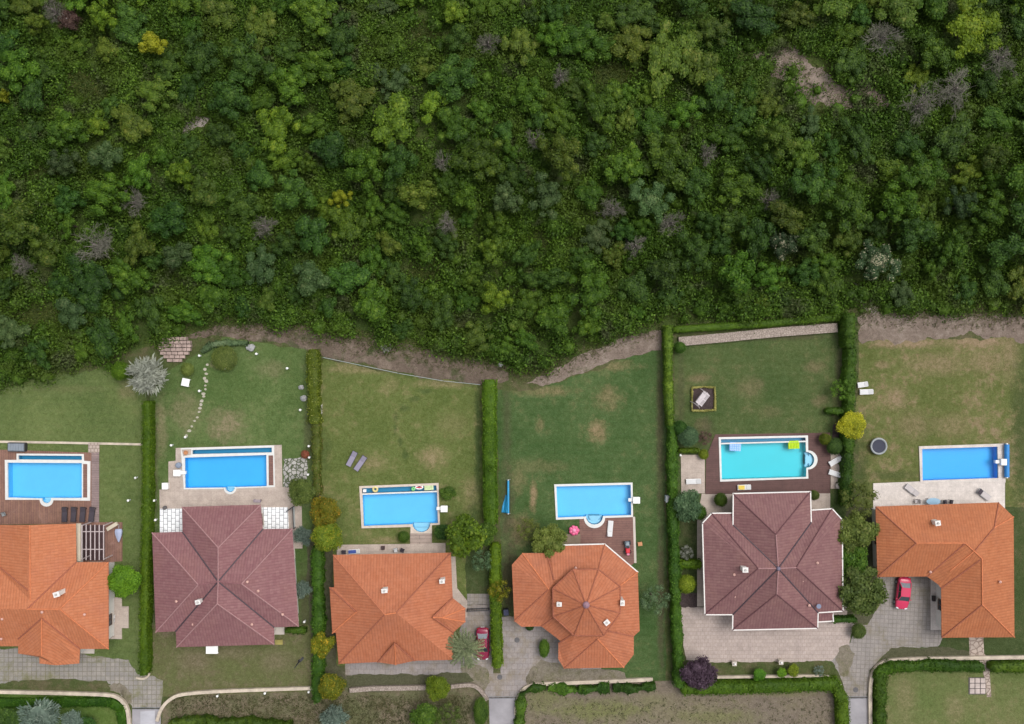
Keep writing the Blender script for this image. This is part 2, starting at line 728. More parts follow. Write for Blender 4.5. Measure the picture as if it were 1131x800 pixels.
def crown_mesh(name, nl=11, leaf=0.062, dens=1.0, spread=0.62, lr=(0.30, 0.44), flat=0.8, centre=0.55, core=0.80, slim=1.0, wild=0.12):
    """Crown of unit radius: uneven lobes of leaf clumps round dark inner masses."""
    L = [(np.array([0, 0, 0.0]), centre)]
    for i in range(nl):
        t = 2 * math.pi * (i * 0.618034 + rng.random() * wild)
        z = rng.uniform(-0.45, 0.9)
        d = spread * rng.uniform(1 - 2.2 * wild, 1 + wild)
        w = math.sqrt(max(0.05, 1 - max(0, z) ** 2))
        L.append((np.array([math.cos(t) * w * d, math.sin(t) * w * d, z * 0.6]), rng.uniform(*lr)))
    C, Nn = [], []
    for c, r in L:
        n = int(dens * 620 * r * r / 0.16 * 0.42 * (0.062 / leaf) ** 2)
        p = sphere_pts(n, 0.75)
        rad = r * (rng.normal(1.0, 0.10, n))
        q = c + p * rad[:, None]
        C.append(q)
        Nn.append(p + rng.normal(size=(n, 3)) * 0.5 + np.array([0, 0, 0.25]))
    C, Nn = np.vstack(C), np.vstack(Nn)
    keep = np.ones(len(C), bool)
    for c, r in L:
        keep &= np.linalg.norm(C - c, axis=1) > r * 0.80
    C, Nn = C[keep], Nn[keep]
    s = leaf * rng.uniform(0.6, 1.35, len(C))
    C[:, 2] *= flat
    quads = leaf_quads(C, Nn, s, s * 0.62 * slim)
    iv, if_ = ico()
    tv, tf, k = [], [], 0
    for c, r in L:
        w = iv * (r * core) * rng.uniform(0.9, 1.08, (len(iv), 1)) + c
        w = w * np.array([1, 1, flat])
        tv.append(w)
        tf.append(if_ + k)
        k += len(iv)
    return np_mesh(name, quads, np.vstack(tv), np.vstack(tf))


def spiky_mesh(name, n=900, length=0.42, width=0.035, inner=0.55, flat=0.8):
    """Narrow-leaved crown: long blades radiating from a few boughs."""
    boughs = sphere_pts(34, 0.9) * rng.uniform(0.35, 0.72, (34, 1))
    pick = rng.integers(0, len(boughs), n)
    base = boughs[pick] + rng.normal(size=(n, 3)) * 0.09
    d = unit(unit(base) + rng.normal(size=(n, 3)) * 0.38 + np.array([0, 0, 0.12]))
    ln = length * rng.uniform(0.45, 1.0, n)
    c = base + d * (ln * 0.5)[:, None]
    nn = rng.normal(size=(n, 3)) + np.array([0, 0, 1.2])
    c[:, 2] *= flat
    q = leaf_quads(c, nn, ln * 0.5, width * rng.uniform(0.6, 1.3, n), a=d)
    iv, if_ = ico()
    tv = iv * inner * rng.uniform(0.75, 1.1, (len(iv), 1)) * np.array([1, 1, flat])
    return np_mesh(name, q, tv, if_)


def bare_mesh(name, n0=26):
    """Leafless crown: thin boughs that fork again and again into a haze of twigs."""
    mb = MB()
    for i in range(n0):
        d = Vector(sphere_pts(1, 0.95)[0])
        d.z = abs(d.z) * 0.8 + 0.15
        d.normalize()
        b = Vector((random.uniform(-.4, .4), random.uniform(-.4, .4), random.uniform(-.3, .1)))
        e0 = b + d * random.uniform(0.25, 0.55)
        mb.tube(b, e0, 0.012, 0.008, 3)
        for j in range(6):
            p = b.lerp(e0, random.uniform(0.3, 1.0))
            e = (d + Vector(rng.normal(size=3)) * 0.7).normalized()
            c = p + e * random.uniform(0.15, 0.38)
            mb.tube(p, c, 0.007, 0.005, 3)
            for k in range(5):
                q = p.lerp(c, random.uniform(0.3, 1.0))
                g = (e + Vector(rng.normal(size=3)) * 0.8).normalized()
                mb.tube(q, q + g * random.uniform(0.10, 0.26), 0.005, 0.004, 3)
    return mb


def palm_mesh(name, fronds=26):
    Q = []
    for i in range(fronds):
        t = i * 2.399 + rng.normal() * 0.1
        el = rng.uniform(-0.1, 1.15)
        d = np.array([math.cos(t), math.sin(t), 0])
        side = np.array([-math.sin(t), math.cos(t), 0])
        pts = []
        for k in range(14):
            s = k / 13
            x = s * math.cos(el * (1 - 0.5 * s)) * 1.0
            z = s * math.sin(el) - 0.55 * s * s
            pts.append(d * x + np.array([0, 0, z]))
        for k in range(1, 14):
            p = pts[k]
            tang = unit((pts[k] - pts[k - 1])[None])[0]
            for sg in (-1, 1):
                for u in range(2):
                    ln = 0.26 * (1 - 0.55 * abs(k / 13 - 0.4)) * rng.uniform(0.8, 1.1)
                    a = tang * 0.75 + side * sg + np.array([0, 0, -0.18 + rng.normal() * 0.1])
                    a /= np.linalg.norm(a)
                    c = p - tang * 0.035 * u + a * ln * 0.5
                    nn = np.cross(a, tang) + rng.normal(size=3) * 0.2
                    Q.append(leaf_quads(c[None], nn[None], ln * 0.5, 0.018, a=a[None]))
    return np_mesh(name, np.vstack(Q))


def trunk_mb(h, r, limbs=5, spread=0.5, top=0.75):
    mb = MB()
    mb.tube((0, 0, 0), (0.02 * h, 0.01 * h, h * 0.55), r, r * 0.7, 7)
    mb.tube((0.02 * h, 0.01 * h, h * 0.55), (0.0, 0.03 * h, h * top), r * 0.7, r * 0.4, 7)
    for i in range(limbs):
        t = i * 2.399
        a = Vector((0.02 * h, 0.01 * h, h * (0.42 + 0.06 * i / limbs)))
        mb.tube(a, a + Vector((math.cos(t) * spread, math.sin(t) * spread, h * 0.28)), r * 0.45, r * 0.15, 5)
    return mb

# ------------------------------------------------------------------ palettes
GREEN, GREEN2, DRY = (0.060, 0.098, 0.020), (0.085, 0.122, 0.028), (0.200, 0.175, 0.085)
PALE = M('pale_concrete', (0.50, 0.45, 0.40), 0.85, 0.12, 0.8, b=0.2)
KERB = M('kerb_stone', (0.48, 0.41, 0.33), 0.9, 0.25, 1.2, b=0.3)
WHITE = M('white_paint', (0.80, 0.80, 0.78), 0.5, 0.05)
WHITEP = M('white_plastic', (0.78, 0.78, 0.78), 0.35, 0.04)
COPE = M('white_coping', (0.62, 0.62, 0.605), 0.6, 0.07, 2.0)
COPE_BEIGE = M('beige_coping', (0.55, 0.47, 0.40), 0.7, 0.12, 2.0)
DARKM = M('dark_metal', (0.03, 0.03, 0.035), 0.45, 0.1)
GREYM = M('grey_metal', (0.30, 0.31, 0.33), 0.5, 0.1)
BARK = M('bark', (0.10, 0.075, 0.055), 0.95, 0.3, 3.0)
BARK_GREY = M('grey_bark', (0.20, 0.165, 0.155), 0.95, 0.25, 3.0)
GLASS = M('dark_glass', (0.03, 0.04, 0.05), 0.08, 0.1, spec=0.6)
BLUE = M('blue_plastic', (0.02, 0.20, 0.52), 0.5, 0.12)
BLUE2 = M('bright_blue_plastic', (0.02, 0.26, 0.50), 0.5, 0.15)
BLACK = M('black_rubber', (0.02, 0.02, 0.022), 0.7, 0.1)
RED = M('red_plastic', (0.60, 0.02, 0.04), 0.4, 0.1)
DARKWOOD = M('dark_wood', (0.075, 0.045, 0.040), 0.7, 0.3, 2.0)
STEPBLUE = M('pale_blue_tiles', (0.40, 0.68, 0.85), 0.4, 0.06)
DECK1 = brick_mat('reddish_deck_boards', (0.235, 0.125, 0.088), (0.19, 0.098, 0.075), (0.10, 0.055, 0.045), 2.6, 0.30, 0.5, 0.02, R(90), (0.27, 0.16, 0.13), 0.35)
DECK1G = brick_mat('greyed_deck_boards', (0.26, 0.19, 0.18), (0.22, 0.16, 0.155), (0.12, 0.09, 0.085), 2.6, 0.30, 0.5, 0.02, 0)
DECK4 = brick_mat('brown_deck_boards', (0.205, 0.105, 0.085), (0.175, 0.090, 0.075), (0.10, 0.055, 0.05), 2.6, 0.30, 0.5, 0.02, 0, (0.22, 0.14, 0.11), 0.2)
DECK5 = brick_mat('dark_brown_deck_boards', (0.115, 0.058, 0.052), (0.10, 0.050, 0.045), (0.06, 0.033, 0.03), 2.6, 0.28, 0.5, 0.015, 0)
PAVE_GREY = brick_mat('grey_pavers', (0.265, 0.235, 0.22), (0.235, 0.21, 0.20), (0.18, 0.165, 0.14), 0.55, 0.55, 0.0, 0.045, R(3), (0.17, 0.145, 0.10), 0.5)
PAVE_MOSS = brick_mat('mossy_pavers', (0.270, 0.243, 0.221), (0.234, 0.216, 0.203), (0.167, 0.158, 0.117), 0.6, 0.6, 0.0, 0.05, R(0), (0.135, 0.131, 0.050), 0.55)
PAVE_LANE = brick_mat('worn_lane_pavers', (0.285, 0.25, 0.24), (0.25, 0.225, 0.22), (0.20, 0.17, 0.15), 0.7, 0.7, 0.5, 0.03, 0, (0.20, 0.16, 0.105), 0.62)
PAVE_PINK = brick_mat('pale_pink_pavers', (0.405, 0.333, 0.302), (0.369, 0.302, 0.270), (0.306, 0.243, 0.216), 0.5, 0.5, 0.5, 0.03, 0, (0.270, 0.243, 0.189), 0.15)
TERR_BEIGE = brick_mat('beige_terrace_slabs', (0.442, 0.368, 0.317), (0.414, 0.340, 0.294), (0.368, 0.304, 0.267), 0.6, 0.6, 0.0, 0.02, 0, (0.368, 0.276, 0.230), 0.25)
TERR_PALE = brick_mat('pale_terrace_slabs', (0.583, 0.526, 0.489), (0.564, 0.508, 0.470), (0.508, 0.451, 0.423), 0.6, 0.6, 0.0, 0.015, 0, (0.470, 0.414, 0.376), 0.2)
TERR_WHITE = brick_mat('white_slabs_dark_joints', (0.85, 0.86, 0.88), (0.80, 0.82, 0.84), (0.16, 0.16, 0.19), 0.78, 0.52, 0.5, 0.035, R(90))
PLANKS = brick_mat('grey_step_planks', (0.37, 0.29, 0.25), (0.34, 0.27, 0.23), (0.20, 0.155, 0.13), 3.0, 0.45, 0.5, 0.03, 0)
LANE = M('smooth_concrete_lane', (0.275, 0.262, 0.280), 0.8, 0.2, 0.35, b=0.15)
LANE_PALE = M('pale_smooth_concrete', (0.40, 0.395, 0.43), 0.8, 0.14, 0.4)
CRAZY = crazy_mat('crazy_paving', (0.40, 0.38, 0.36), (0.27, 0.26, 0.25), (0.055, 0.07, 0.03), 1.9)
STONEWALL = crazy_mat('rubble_stone', (0.36, 0.30, 0.26), (0.28, 0.225, 0.195), (0.20, 0.16, 0.13), 3.4)
STEPSTONE = brick_mat('stone_courses', (0.40, 0.30, 0.26), (0.32, 0.245, 0.22), (0.10, 0.075, 0.06), 0.75, 0.62, 0.5, 0.05, 0)

# ------------------------------------------------------------------ pools (outlines first: they are cut out of the ground)
WATER = water_mat('pool_water', (0.80, 0.95, 1.0))


def basin_mat(name, c):
    return M(name, c, 0.4, 0.03, 0.6)


BASIN = basin_mat('blue_pool_tiles', (0.17, 0.61, 0.95))
BASIN_TEAL = basin_mat('teal_pool_tiles', (0.03, 0.28, 0.48))
BASIN_TURQ = basin_mat('turquoise_pool_tiles', (0.03, 0.64, 0.70))
BASIN_MID = basin_mat('mid_blue_pool_tiles', (0.07, 0.50, 0.91))
BASIN_DEEP = basin_mat('deep_blue_pool_tiles', (0.015, 0.43, 0.90))

POOLS = [
    dict(label='light blue pool beside the reddish board deck, with a plank strip at its right end', cope=COPE, basin=BASIN,
         outer=[(6, 508), (19, 508), (19, 501), (93, 501.5), (93.5, 509), (100.4, 509.5), (100, 553), (59.5, 552.5)] + arc(52, 552, 7.6, 0, 180) + [(6.5, 552)],
         waters=[[(9, 511), (91, 511.5), (91, 550), (57.5, 550)] + arc(52, 550.5, 5.2, 0, 180) + [(9.5, 549.5)]],
         troughs=[[(21, 503), (91, 503.5), (91, 508), (21, 507.5)]],
         steps=[(52, 550.5, 5.0, 0, 180)], planks=[[(92.5, 512.5), (97, 512.5), (97, 549.5), (92.5, 549.5)]]),
    dict(label='light blue pool on the beige terrace behind the maroon roof with white hip lines', cope=COPE, basin=BASIN_MID,
         outer=[(200, 495), (303, 492), (304, 538), (261.5, 539.5)] + arc(254.5, 539, 7, 0, 180) + [(247, 540), (203.5, 540.5)],
         waters=[[(204.5, 505.5), (294.5, 502.5), (295, 537), (260, 538)] + arc(254.5, 538.3, 5.2, 0, 180) + [(249, 538.5), (205, 539)]],
         troughs=[[(213, 497), (300.5, 494.3), (300.5, 499.7), (213, 501.7)]],
         steps=[(254.5, 538.3, 5, 0, 180)], planks=[[(297, 503), (302, 503), (302.5, 536), (297.3, 536)]],
         beige=[[(201, 496.5), (211.5, 496.2), (211.5, 502), (203, 504)]]),
    dict(label='light blue pool with a beige rim and floats lying in its back trough', cope=COPE_BEIGE, basin=BASIN,
         outer=[(397, 537), (484.5, 533.5), (486, 579.5), (477, 580)] + [(477, 589), (453.5, 589)] + [(453.5, 582), (399.5, 583.5)],
         waters=[[(400.5, 546.5), (482.8, 543.5), (483.8, 577.7), (476, 578)] + arc(465.5, 578.4, 9.8, 0, 180, 11, 9.3) + [(454.8, 579), (402, 581)]],
         troughs=[[(400, 539.3), (482, 536), (482.5, 542), (400.3, 545)]], bar=[(400.3, 545), (482.5, 542), (482.8, 543.5), (400.5, 546.5)],
         steps=[(465.5, 578.4, 9.4, 0, 180)]),
    dict(label='light blue pool with rounded front steps, beside the deck of the octagonal roofed house', cope=COPE, basin=BASIN,
         outer=[(612, 535), (698.5, 533), (699, 571), (668.5, 572)] + arc(656.5, 571.5, 11.8, 0, 180, 13) + [(644.5, 573), (614, 574)],
         waters=[[(614.5, 537.3), (696.5, 535.3), (697, 569), (666, 570)] + arc(656.5, 570, 9.4, 0, 180, 13) + [(647, 570.5), (616, 571.7)]],
         troughs=[], steps=[(656.5, 570, 9, 0, 180), (656.5, 570, 6, 0, 180)]),
    dict(label='turquoise pool set in the dark brown deck, with two mats floating in it', cope=COPE, basin=BASIN_TURQ,
         outer=[(793.5, 483), (892, 481), (892.3, 497.5)] + arc(892, 508, 10.6, -90, 90, 13) + [(892.5, 528.5), (795, 532)],
         waters=[[(796, 490.8), (889.5, 488.3), (889.8, 499)] + arc(890.2, 508, 8.8, -90, 90, 11) + [(890, 526.8), (797, 529.7)]],
         troughs=[[(796, 485.2), (889.3, 483.2), (889.5, 486.8), (796, 489.3)]],
         steps=[(890.2, 508, 8.4, -90, 90), (890.2, 508, 5.6, -90, 90)]),
    dict(label='deep blue pool with a pale coping beside the trampoline lawn', cope=TERR_PALE, basin=BASIN_DEEP,
         outer=[(1014.5, 493), (1109, 490), (1110, 533), (1016, 534)],
         waters=[[(1018, 496), (1101, 493.3), (1102, 528), (1018.5, 530.8)]], troughs=[], steps=[]),
]
for p in POOLS:
    p['o_m'] = px_poly(p['outer'])
    POOL_HOLES.append(p['o_m'])

# ------------------------------------------------------------------ the ground
G_BASE = ground_mat('rough_grass_ground', (0.060, 0.085, 0.022), (0.075, 0.085, 0.030), (0.13, 0.105, 0.06), 0.5)
G_WOOD = ground_mat('woodland_floor', (0.045, 0.078, 0.014), (0.070, 0.098, 0.020), (0.085, 0.068, 0.038), 0.35)
LAWN1 = ground_mat('lawn_striped', (0.0783, 0.1165, 0.0294), (0.1185, 0.1561, 0.0441), (0.20, 0.165, 0.085), 0.14,
                   [(140, 432, 12, 14, .6), (75, 430, 40, 6, .25)], stripes=0.10)
LAWN2 = ground_mat('lawn_worn_middle', (0.0600, 0.1061, 0.0239), (0.1035, 0.1489, 0.0441), (0.225, 0.180, 0.105), 0.2,
                   [(250, 470, 24, 22, .8), (300, 408, 20, 12, .4), (205, 455, 22, 28, .5), (240, 402, 10, 6, .6), (178, 470, 8, 40, .6)],
                   soil=[(170, 520, 6, 100, .6), (171, 650, 6, 90, .7), (340, 480, 6, 50, .5), (337, 680, 8, 60, .7)])
LAWN3 = ground_mat('lawn_yellowed', (0.0848, 0.1160, 0.0250), (0.1216, 0.1480, 0.0393), (0.250, 0.190, 0.100), 0.35,
                   [(478, 505, 18, 14, .8), (408, 512, 22, 10, .6), (385, 405, 18, 10, .5), (432, 425, 10, 10, .4), (500, 470, 20, 16, .3), (400, 408, 45, 6, .6), (490, 424, 40, 6, .6), (425, 597, 20, 5, .7), (520, 545, 12, 22, .6)],
                   soil=[(528, 490, 5, 80, .7), (524, 570, 8, 26, .6), (470, 432, 10, 4, .45), (458, 441, 8, 4, .45), (446, 451, 7, 5, .45), (437, 461, 4, 8, .5), (437, 474, 3, 8, .5), (442, 488, 3, 8, .5), (448, 502, 4, 7, .5), (360, 500, 8, 20, .35)], soil_shade_c=(0.040, 0.068, 0.020))  # dark patches: painted shade left of the hedge, plus a darker grass track
LAWN4 = ground_mat('lawn_dark_scorched', (0.0403, 0.0853, 0.0202), (0.0706, 0.1156, 0.0349), (0.230, 0.165, 0.085), 0.2,
                   [(660, 478, 13, 15, .9), (672, 440, 18, 16, .6), (596, 470, 6, 10, .5), (589, 548, 5, 20, 1.0), (572, 530, 12, 18, .45), (590, 515, 40, 10, .3), (575, 585, 18, 22, .7), (600, 432, 40, 7, .6), (670, 404, 40, 7, .6)],
                   stripes=0.05, soil=[(729, 480, 5, 120, .8), (730, 660, 5, 110, .85), (560, 560, 9, 60, .7), (563, 640, 12, 60, .9), (560, 470, 6, 60, .5)])
LAWN5 = ground_mat('lawn_deep_green', (0.0495, 0.0843, 0.0214), (0.0824, 0.1096, 0.0339), (0.170, 0.128, 0.070), 0.25,
                   [(772, 418, 14, 6, .8), (830, 428, 18, 14, .5), (900, 405, 14, 8, .6), (905, 443, 10, 8, .6), (850, 455, 16, 8, .35), (776, 470, 10, 10, .5)],
                   stripes=0.05, soil=[(838, 372, 100, 5, .7), (928, 420, 6, 50, .7), (930, 480, 10, 30, .8), (780, 478, 12, 20, .6), (752, 440, 5, 60, .5)])
LAWN6 = ground_mat('lawn_patchy_dry', (0.0896, 0.1120, 0.0270), (0.1366, 0.1450, 0.0450), (0.250, 0.172, 0.105), 0.5,
                   [(990, 440, 14, 14, .8), (1035, 402, 38, 14, .6), (1090, 400, 26, 14, .6), (1010, 470, 22, 18, .5), (1050, 470, 26, 14, .45), (975, 403, 10, 5, .7), (1115, 385, 12, 40, .6), (1000, 379, 50, 7, .9), (1080, 378, 50, 8, .9)],
                   soil=[(1128, 480, 14, 110, .6), (952, 520, 8, 50, .5), (985, 525, 40, 6, .4)], soil_shade_c=(0.045, 0.062, 0.022))  # dark patches, the right-hand one painting shade over the grass
LAWN_S = ground_mat('lawn_painted_shade', (0.045, 0.068, 0.020), (0.060, 0.080, 0.026), (0.14, 0.11, 0.065), 0.3)  # darker lawn copy with shade put into its colour
LAWN_FRONT = ground_mat('front_lawn_thin', (0.105, 0.118, 0.040), (0.115, 0.110, 0.048), (0.175, 0.135, 0.088), 0.5,
                        [(215, 730, 22, 14, .7), (305, 730, 22, 14, .6), (260, 722, 30, 8, .5)])
SCRUB = ground_mat('dry_scrub_soil', (0.110, 0.115, 0.052), (0.135, 0.118, 0.070), (0.185, 0.140, 0.100), 0.5, bare=(0.085, 0.075, 0.035), bare_amt=0.3)
FIELD = ground_mat('dry_field', (0.165, 0.132, 0.102), (0.180, 0.150, 0.100), (0.145, 0.150, 0.055), 0.3, [(660, 785, 70, 16, 1.0), (600, 772, 24, 22, .8), (790, 792, 60, 10, .8), (720, 775, 30, 10, .5), (860, 765, 50, 6, .6), (780, 790, 30, 10, .4)], bare=(0.115, 0.108, 0.050), bare_amt=0.0)
FIELD_GREEN = ground_mat('thin_meadow', (0.100, 0.132, 0.036), (0.135, 0.148, 0.052), (0.200, 0.165, 0.085), 0.35,
                         [(1000, 770, 14, 30, .6), (1055, 785, 14, 20, .6)])
DIRT = ground_mat('dry_earth_bank', (0.120, 0.090, 0.068), (0.155, 0.115, 0.088), (0.235, 0.185, 0.145), 0.45, bare=(0.060, 0.072, 0.028), bare_amt=0.42)
DIRT_RED = ground_mat('reddish_earth', (0.165, 0.125, 0.100), (0.205, 0.158, 0.128), (0.28, 0.225, 0.185), 0.5, bare=(0.10, 0.095, 0.05), bare_amt=0.15)
DIRT_PALE = ground_mat('pale_stony_earth', (0.42, 0.36, 0.32), (0.32, 0.26, 0.23), (0.50, 0.45, 0.41), 0.6)
BEDSOIL = ground_mat('bed_soil', (0.060, 0.044, 0.045), (0.075, 0.052, 0.050), (0.10, 0.07, 0.065), 0.3)
BARE_SIDE = ground_mat('trodden_side_soil', (0.085, 0.082, 0.048), (0.075, 0.082, 0.038), (0.125, 0.105, 0.075), 0.4)

# base sheet to the horizon, with pool openings cut
mb = MB()
big = [(-160, -120), (160, -120), (160, 120), (-160, 120)]
v_, t_ = cdt(big, POOL_HOLES)
mb.add([(p[0], p[1], 0.0) for p in v_], t_)
far = [(-1500, -1500), (1500, -1500), (1500, 1500), (-1500, 1500)]
v_, t_ = cdt(far, [big])
mb.add([(p[0], p[1], 0.0) for p in v_], t_)
mb.build('ground', G_BASE, kind='structure')

sheet('woodland_ground', [(-120, -120), (1250, -120), (1250, 335), (960, 337), (925, 346), (760, 356), (727, 368), (690, 374), (640, 392), (600, 406), (560, 404), (500, 395), (450, 384), (400, 372), (350, 362), (300, 358), (245, 362), (175, 380), (60, 410), (-120, 420)], 0.004, G_WOOD)

sheet('lawn', [(-60, 424), (60, 414), (125, 405), (162, 430), (162, 745), (145, 745), (100, 745), (-60, 745)], 0.006, LAWN1, rough=0.5)
sheet('lawn', [(165, 440), (185, 410), (228, 385), (250, 372), (300, 380), (338, 386), (345, 400), (345, 700), (165, 700)], 0.008, LAWN2, rough=0.3)
sheet('front_lawn', [(164, 690), (344, 690), (344, 764), (172, 770), (164, 745)], 0.010, LAWN_FRONT)
sheet('lawn', [(352, 396), (440, 413), (532, 426), (545, 440), (545, 700), (352, 740)], 0.006, LAWN3, rough=0.2)
sheet('lawn', [(548, 430), (590, 432), (640, 414), (690, 396), (730, 387), (735, 400), (735, 752), (560, 752)], 0.008, LAWN4, rough=0.4)
sheet('lawn', [(745, 378), (930, 364), (940, 380), (940, 700), (745, 700)], 0.006, LAWN5)
sheet('lawn', [(948, 378), (1040, 374), (1250, 376), (1250, 560), (948, 700)], 0.008, LAWN6, rough=0.8)
sheet('shade_tinted_lawn', [(1113, 560), (1250, 560), (1250, 730), (990, 730), (1040, 700), (1040, 560)], 0.010, LAWN_S, rough=0.4)  # shade beside the house painted as a darker lawn sheet
sheet('roadside_lawn', [(-60, 765), (128, 768), (140, 780), (143, 850), (-60, 850)], 0.006, ground_mat('bright_verge', (0.065, 0.125, 0.018), (0.085, 0.13, 0.024), (0.14, 0.13, 0.05), 0.15))
sheet('scrub_ground', [(180, 775), (240, 763), (345, 760), (520, 757), (538, 775), (538, 850), (176, 850)], 0.006, SCRUB)
sheet('field', [(574, 770), (590, 757), (740, 752), (930, 756), (934, 850), (570, 850)], 0.006, FIELD)
sheet('meadow', [(966, 735), (990, 728), (1250, 727), (1250, 850), (964, 850)], 0.006, FIELD_GREEN)
# earth bank between the gardens and the wood
sheet('dirt_bank', [(200, 372), (245, 358), (290, 358), (350, 363), (400, 372), (450, 380), (500, 393), (530, 400), (560, 404), (562, 420), (545, 426), (530, 425), (440, 411), (360, 395), (335, 385), (290, 378), (250, 372)], 0.016, DIRT, rough=0.5)
sheet('dirt_bank', [(578, 424), (600, 415), (625, 402), (650, 388), (690, 372), (730, 365), (730, 387), (690, 396), (660, 404), (635, 414), (600, 427)], 0.016, DIRT_RED, rough=0.35)
sheet('dirt_bank', [(948, 350), (985, 345), (1060, 347), (1250, 343), (1250, 385), (1131, 379), (1110, 372), (1040, 374), (1000, 376), (952, 380)], 0.016, DIRT_RED, rough=0.9)
sheet('dirt_clearing', [(832, 58), (862, 46), (890, 62), (915, 82), (945, 90), (972, 100), (988, 116), (960, 122), (925, 120), (895, 112), (868, 96), (842, 78)], 0.016, DIRT_RED, rough=1.2)
sheet('stony_clearing', [(195, 142), (205, 132), (222, 124), (232, 130), (225, 140), (205, 148)], 0.016, DIRT_PALE, rough=0.5)
sheet('stony_clearing', [(944, 312), (962, 314), (970, 330), (968, 345), (955, 342), (948, 328)], 0.018, DIRT_PALE, rough=0.5)
# trodden soil along the house sides, some strips painted as shaded lawn
sheet('side_soil_and_shade', [(338, 590), (366, 590), (372, 735), (400, 748), (345, 760)], 0.012, BARE_SIDE, rough=0.3)
sheet('side_soil_and_shade', [(515, 600), (546, 600), (546, 680), (515, 680)], 0.012, LAWN_S, rough=0.2)
sheet('side_soil_and_shade', [(935, 560), (968, 560), (968, 690), (935, 690)], 0.012, BARE_SIDE, rough=0.4)
sheet('side_soil_and_shade', [(748, 560), (778, 560), (778, 675), (748, 675)], 0.012, LAWN_S, rough=0.2)
sheet('garden_soil', [(748, 655), (772, 655), (772, 672), (750, 672)], 0.014, BEDSOIL, rough=0.3)
sheet('soil_strip', [(920, 470), (936, 452), (940, 500), (934, 512), (918, 505)], 0.014, BEDSOIL, rough=0.3)
sheet('soil_border', [(968, 733), (985, 716), (1035, 714), (1075, 720), (1075, 727), (990, 727), (968, 740), (962, 775), (957, 770), (960, 745)], 0.022, BARE_SIDE, rough=0.3)
sheet('soil_border', [(382, 746), (515, 743), (524, 752), (500, 760), (384, 764)], 0.022, BARE_SIDE, rough=0.3)

# drives, forecourts, lanes
sheet('driveway', [(-60, 716), (20, 716), (60, 730), (88, 722), (142, 729), (152, 745), (180, 752), (178, 782), (146, 783), (140, 772), (128, 762), (118, 752), (80, 750), (-60, 756)], 0.014, PAVE_MOSS, rough=0.3)
sheet('lane', [(146, 783), (178, 783), (176, 850), (146, 850)], 0.014, LANE)
sheet('lane_patch', [(155, 786), (171, 785), (172, 850), (155, 850)], 0.018, LANE_PALE)
sheet('driveway', [(382, 731), (505, 728), (512, 668), (544, 668), (545, 744), (553, 744), (553, 682), (572, 680), (600, 685), (622, 712), (625, 735), (664, 738), (664, 750), (638, 753), (592, 757), (577, 764), (570, 771), (537, 771), (527, 758), (512, 748), (382, 748)], 0.016, PAVE_LANE, rough=0.2)
sheet('side_yard', [(516, 656), (543, 656), (543, 668), (516, 668)], 0.016, PAVE_GREY)
sheet('lane', [(540, 771), (569, 771), (568, 850), (542, 850)], 0.016, LANE)
sheet('forecourt', [(751, 671), (935, 668), (935, 684), (944, 690), (938, 712), (918, 730), (790, 732), (758, 729)], 0.016, PAVE_PINK, rough=0.15)
sheet('driveway', [(958, 690), (974, 665), (968, 636), (1045, 634), (1042, 700), (1036, 714), (985, 717), (968, 733), (961, 748), (960, 771), (936, 771), (930, 752), (922, 738), (918, 730), (938, 712), (945, 690)], 0.014, PAVE_GREY, rough=0.2)
sheet('lane', [(936, 771), (960, 771), (960, 850), (938, 850)], 0.014, LANE)
sheet('garden_path', [(1070, 700), (1086, 700), (1087, 722), (1092, 728), (1095, 770), (1090, 770), (1085, 735), (1071, 726)], 0.026, crazy_mat('path_slabs', (0.42, 0.34, 0.29), (0.34, 0.28, 0.24), (0.20, 0.15, 0.12), 1.6))
GRAVEL = ground_mat('dusty_gravel', (0.185, 0.160, 0.120), (0.215, 0.185, 0.145), (0.13, 0.125, 0.06), 0.6, bare=(0.10, 0.085, 0.055), bare_amt=0.2)
sheet('gravel_patch', [(584, 742), (598, 728), (622, 734), (650, 739), (690, 743), (692, 750), (640, 752.5), (596, 755), (583, 759)], 0.020, GRAVEL, rough=0.35)
sheet('gravel_patch', [(508, 738), (524, 734), (540, 742), (541, 754), (534, 764), (524, 756), (510, 750)], 0.020, GRAVEL, rough=0.4)
sheet('gravel_patch', [(926, 716), (936, 712), (944, 722), (938, 740), (932, 748), (926, 738), (922, 728)], 0.020, GRAVEL, rough=0.4)
sheet('gravel_patch', [(120, 757), (132, 754), (142, 764), (146, 776), (141, 778), (134, 768), (122, 763)], 0.020, GRAVEL, rough=0.3)
# terraces and decks
sheet('pool_deck', [(-40, 497), (10, 497), (97, 500), (109, 500), (109, 578), (-40, 580)], 0.08, DECK1, thick=0.08)
sheet('deck_border', [(101, 500), (109.5, 500), (109.5, 577), (101, 577)], 0.088, DECK1G, thick=0.02)
sheet('side_deck', [(84, 577), (135, 577), (135, 620), (84, 624)], 0.084, DECK1, thick=0.08)
sheet('side_terrace', [(118, 660), (134.5, 660), (134.5, 670), (142, 670), (142, 694), (134.5, 694), (134.5, 706), (118, 706)], 0.10, TERR_BEIGE, thick=0.10)
sheet('doorstep', [(86, 714), (104, 714), (104, 722), (86, 722)], 0.12, PALE, thick=0.12)
sheet('terrace', [(194, 495), (311, 491.5), (312, 538), (326, 540), (333, 552), (334, 606), (324, 606), (324, 640), (330, 686), (316, 690), (310, 600), (177, 600), (176, 541), (186, 540), (186, 510), (194, 509)], 0.10, TERR_BEIGE, thick=0.10)
sheet('white_terrace', [(176.5, 562), (203, 562), (203, 590), (176.5, 590)], 0.13, TERR_WHITE, thick=0.03)
sheet('white_terrace', [(287, 560.5), (318, 560.5), (319, 588), (287, 588)], 0.13, TERR_WHITE, thick=0.03)
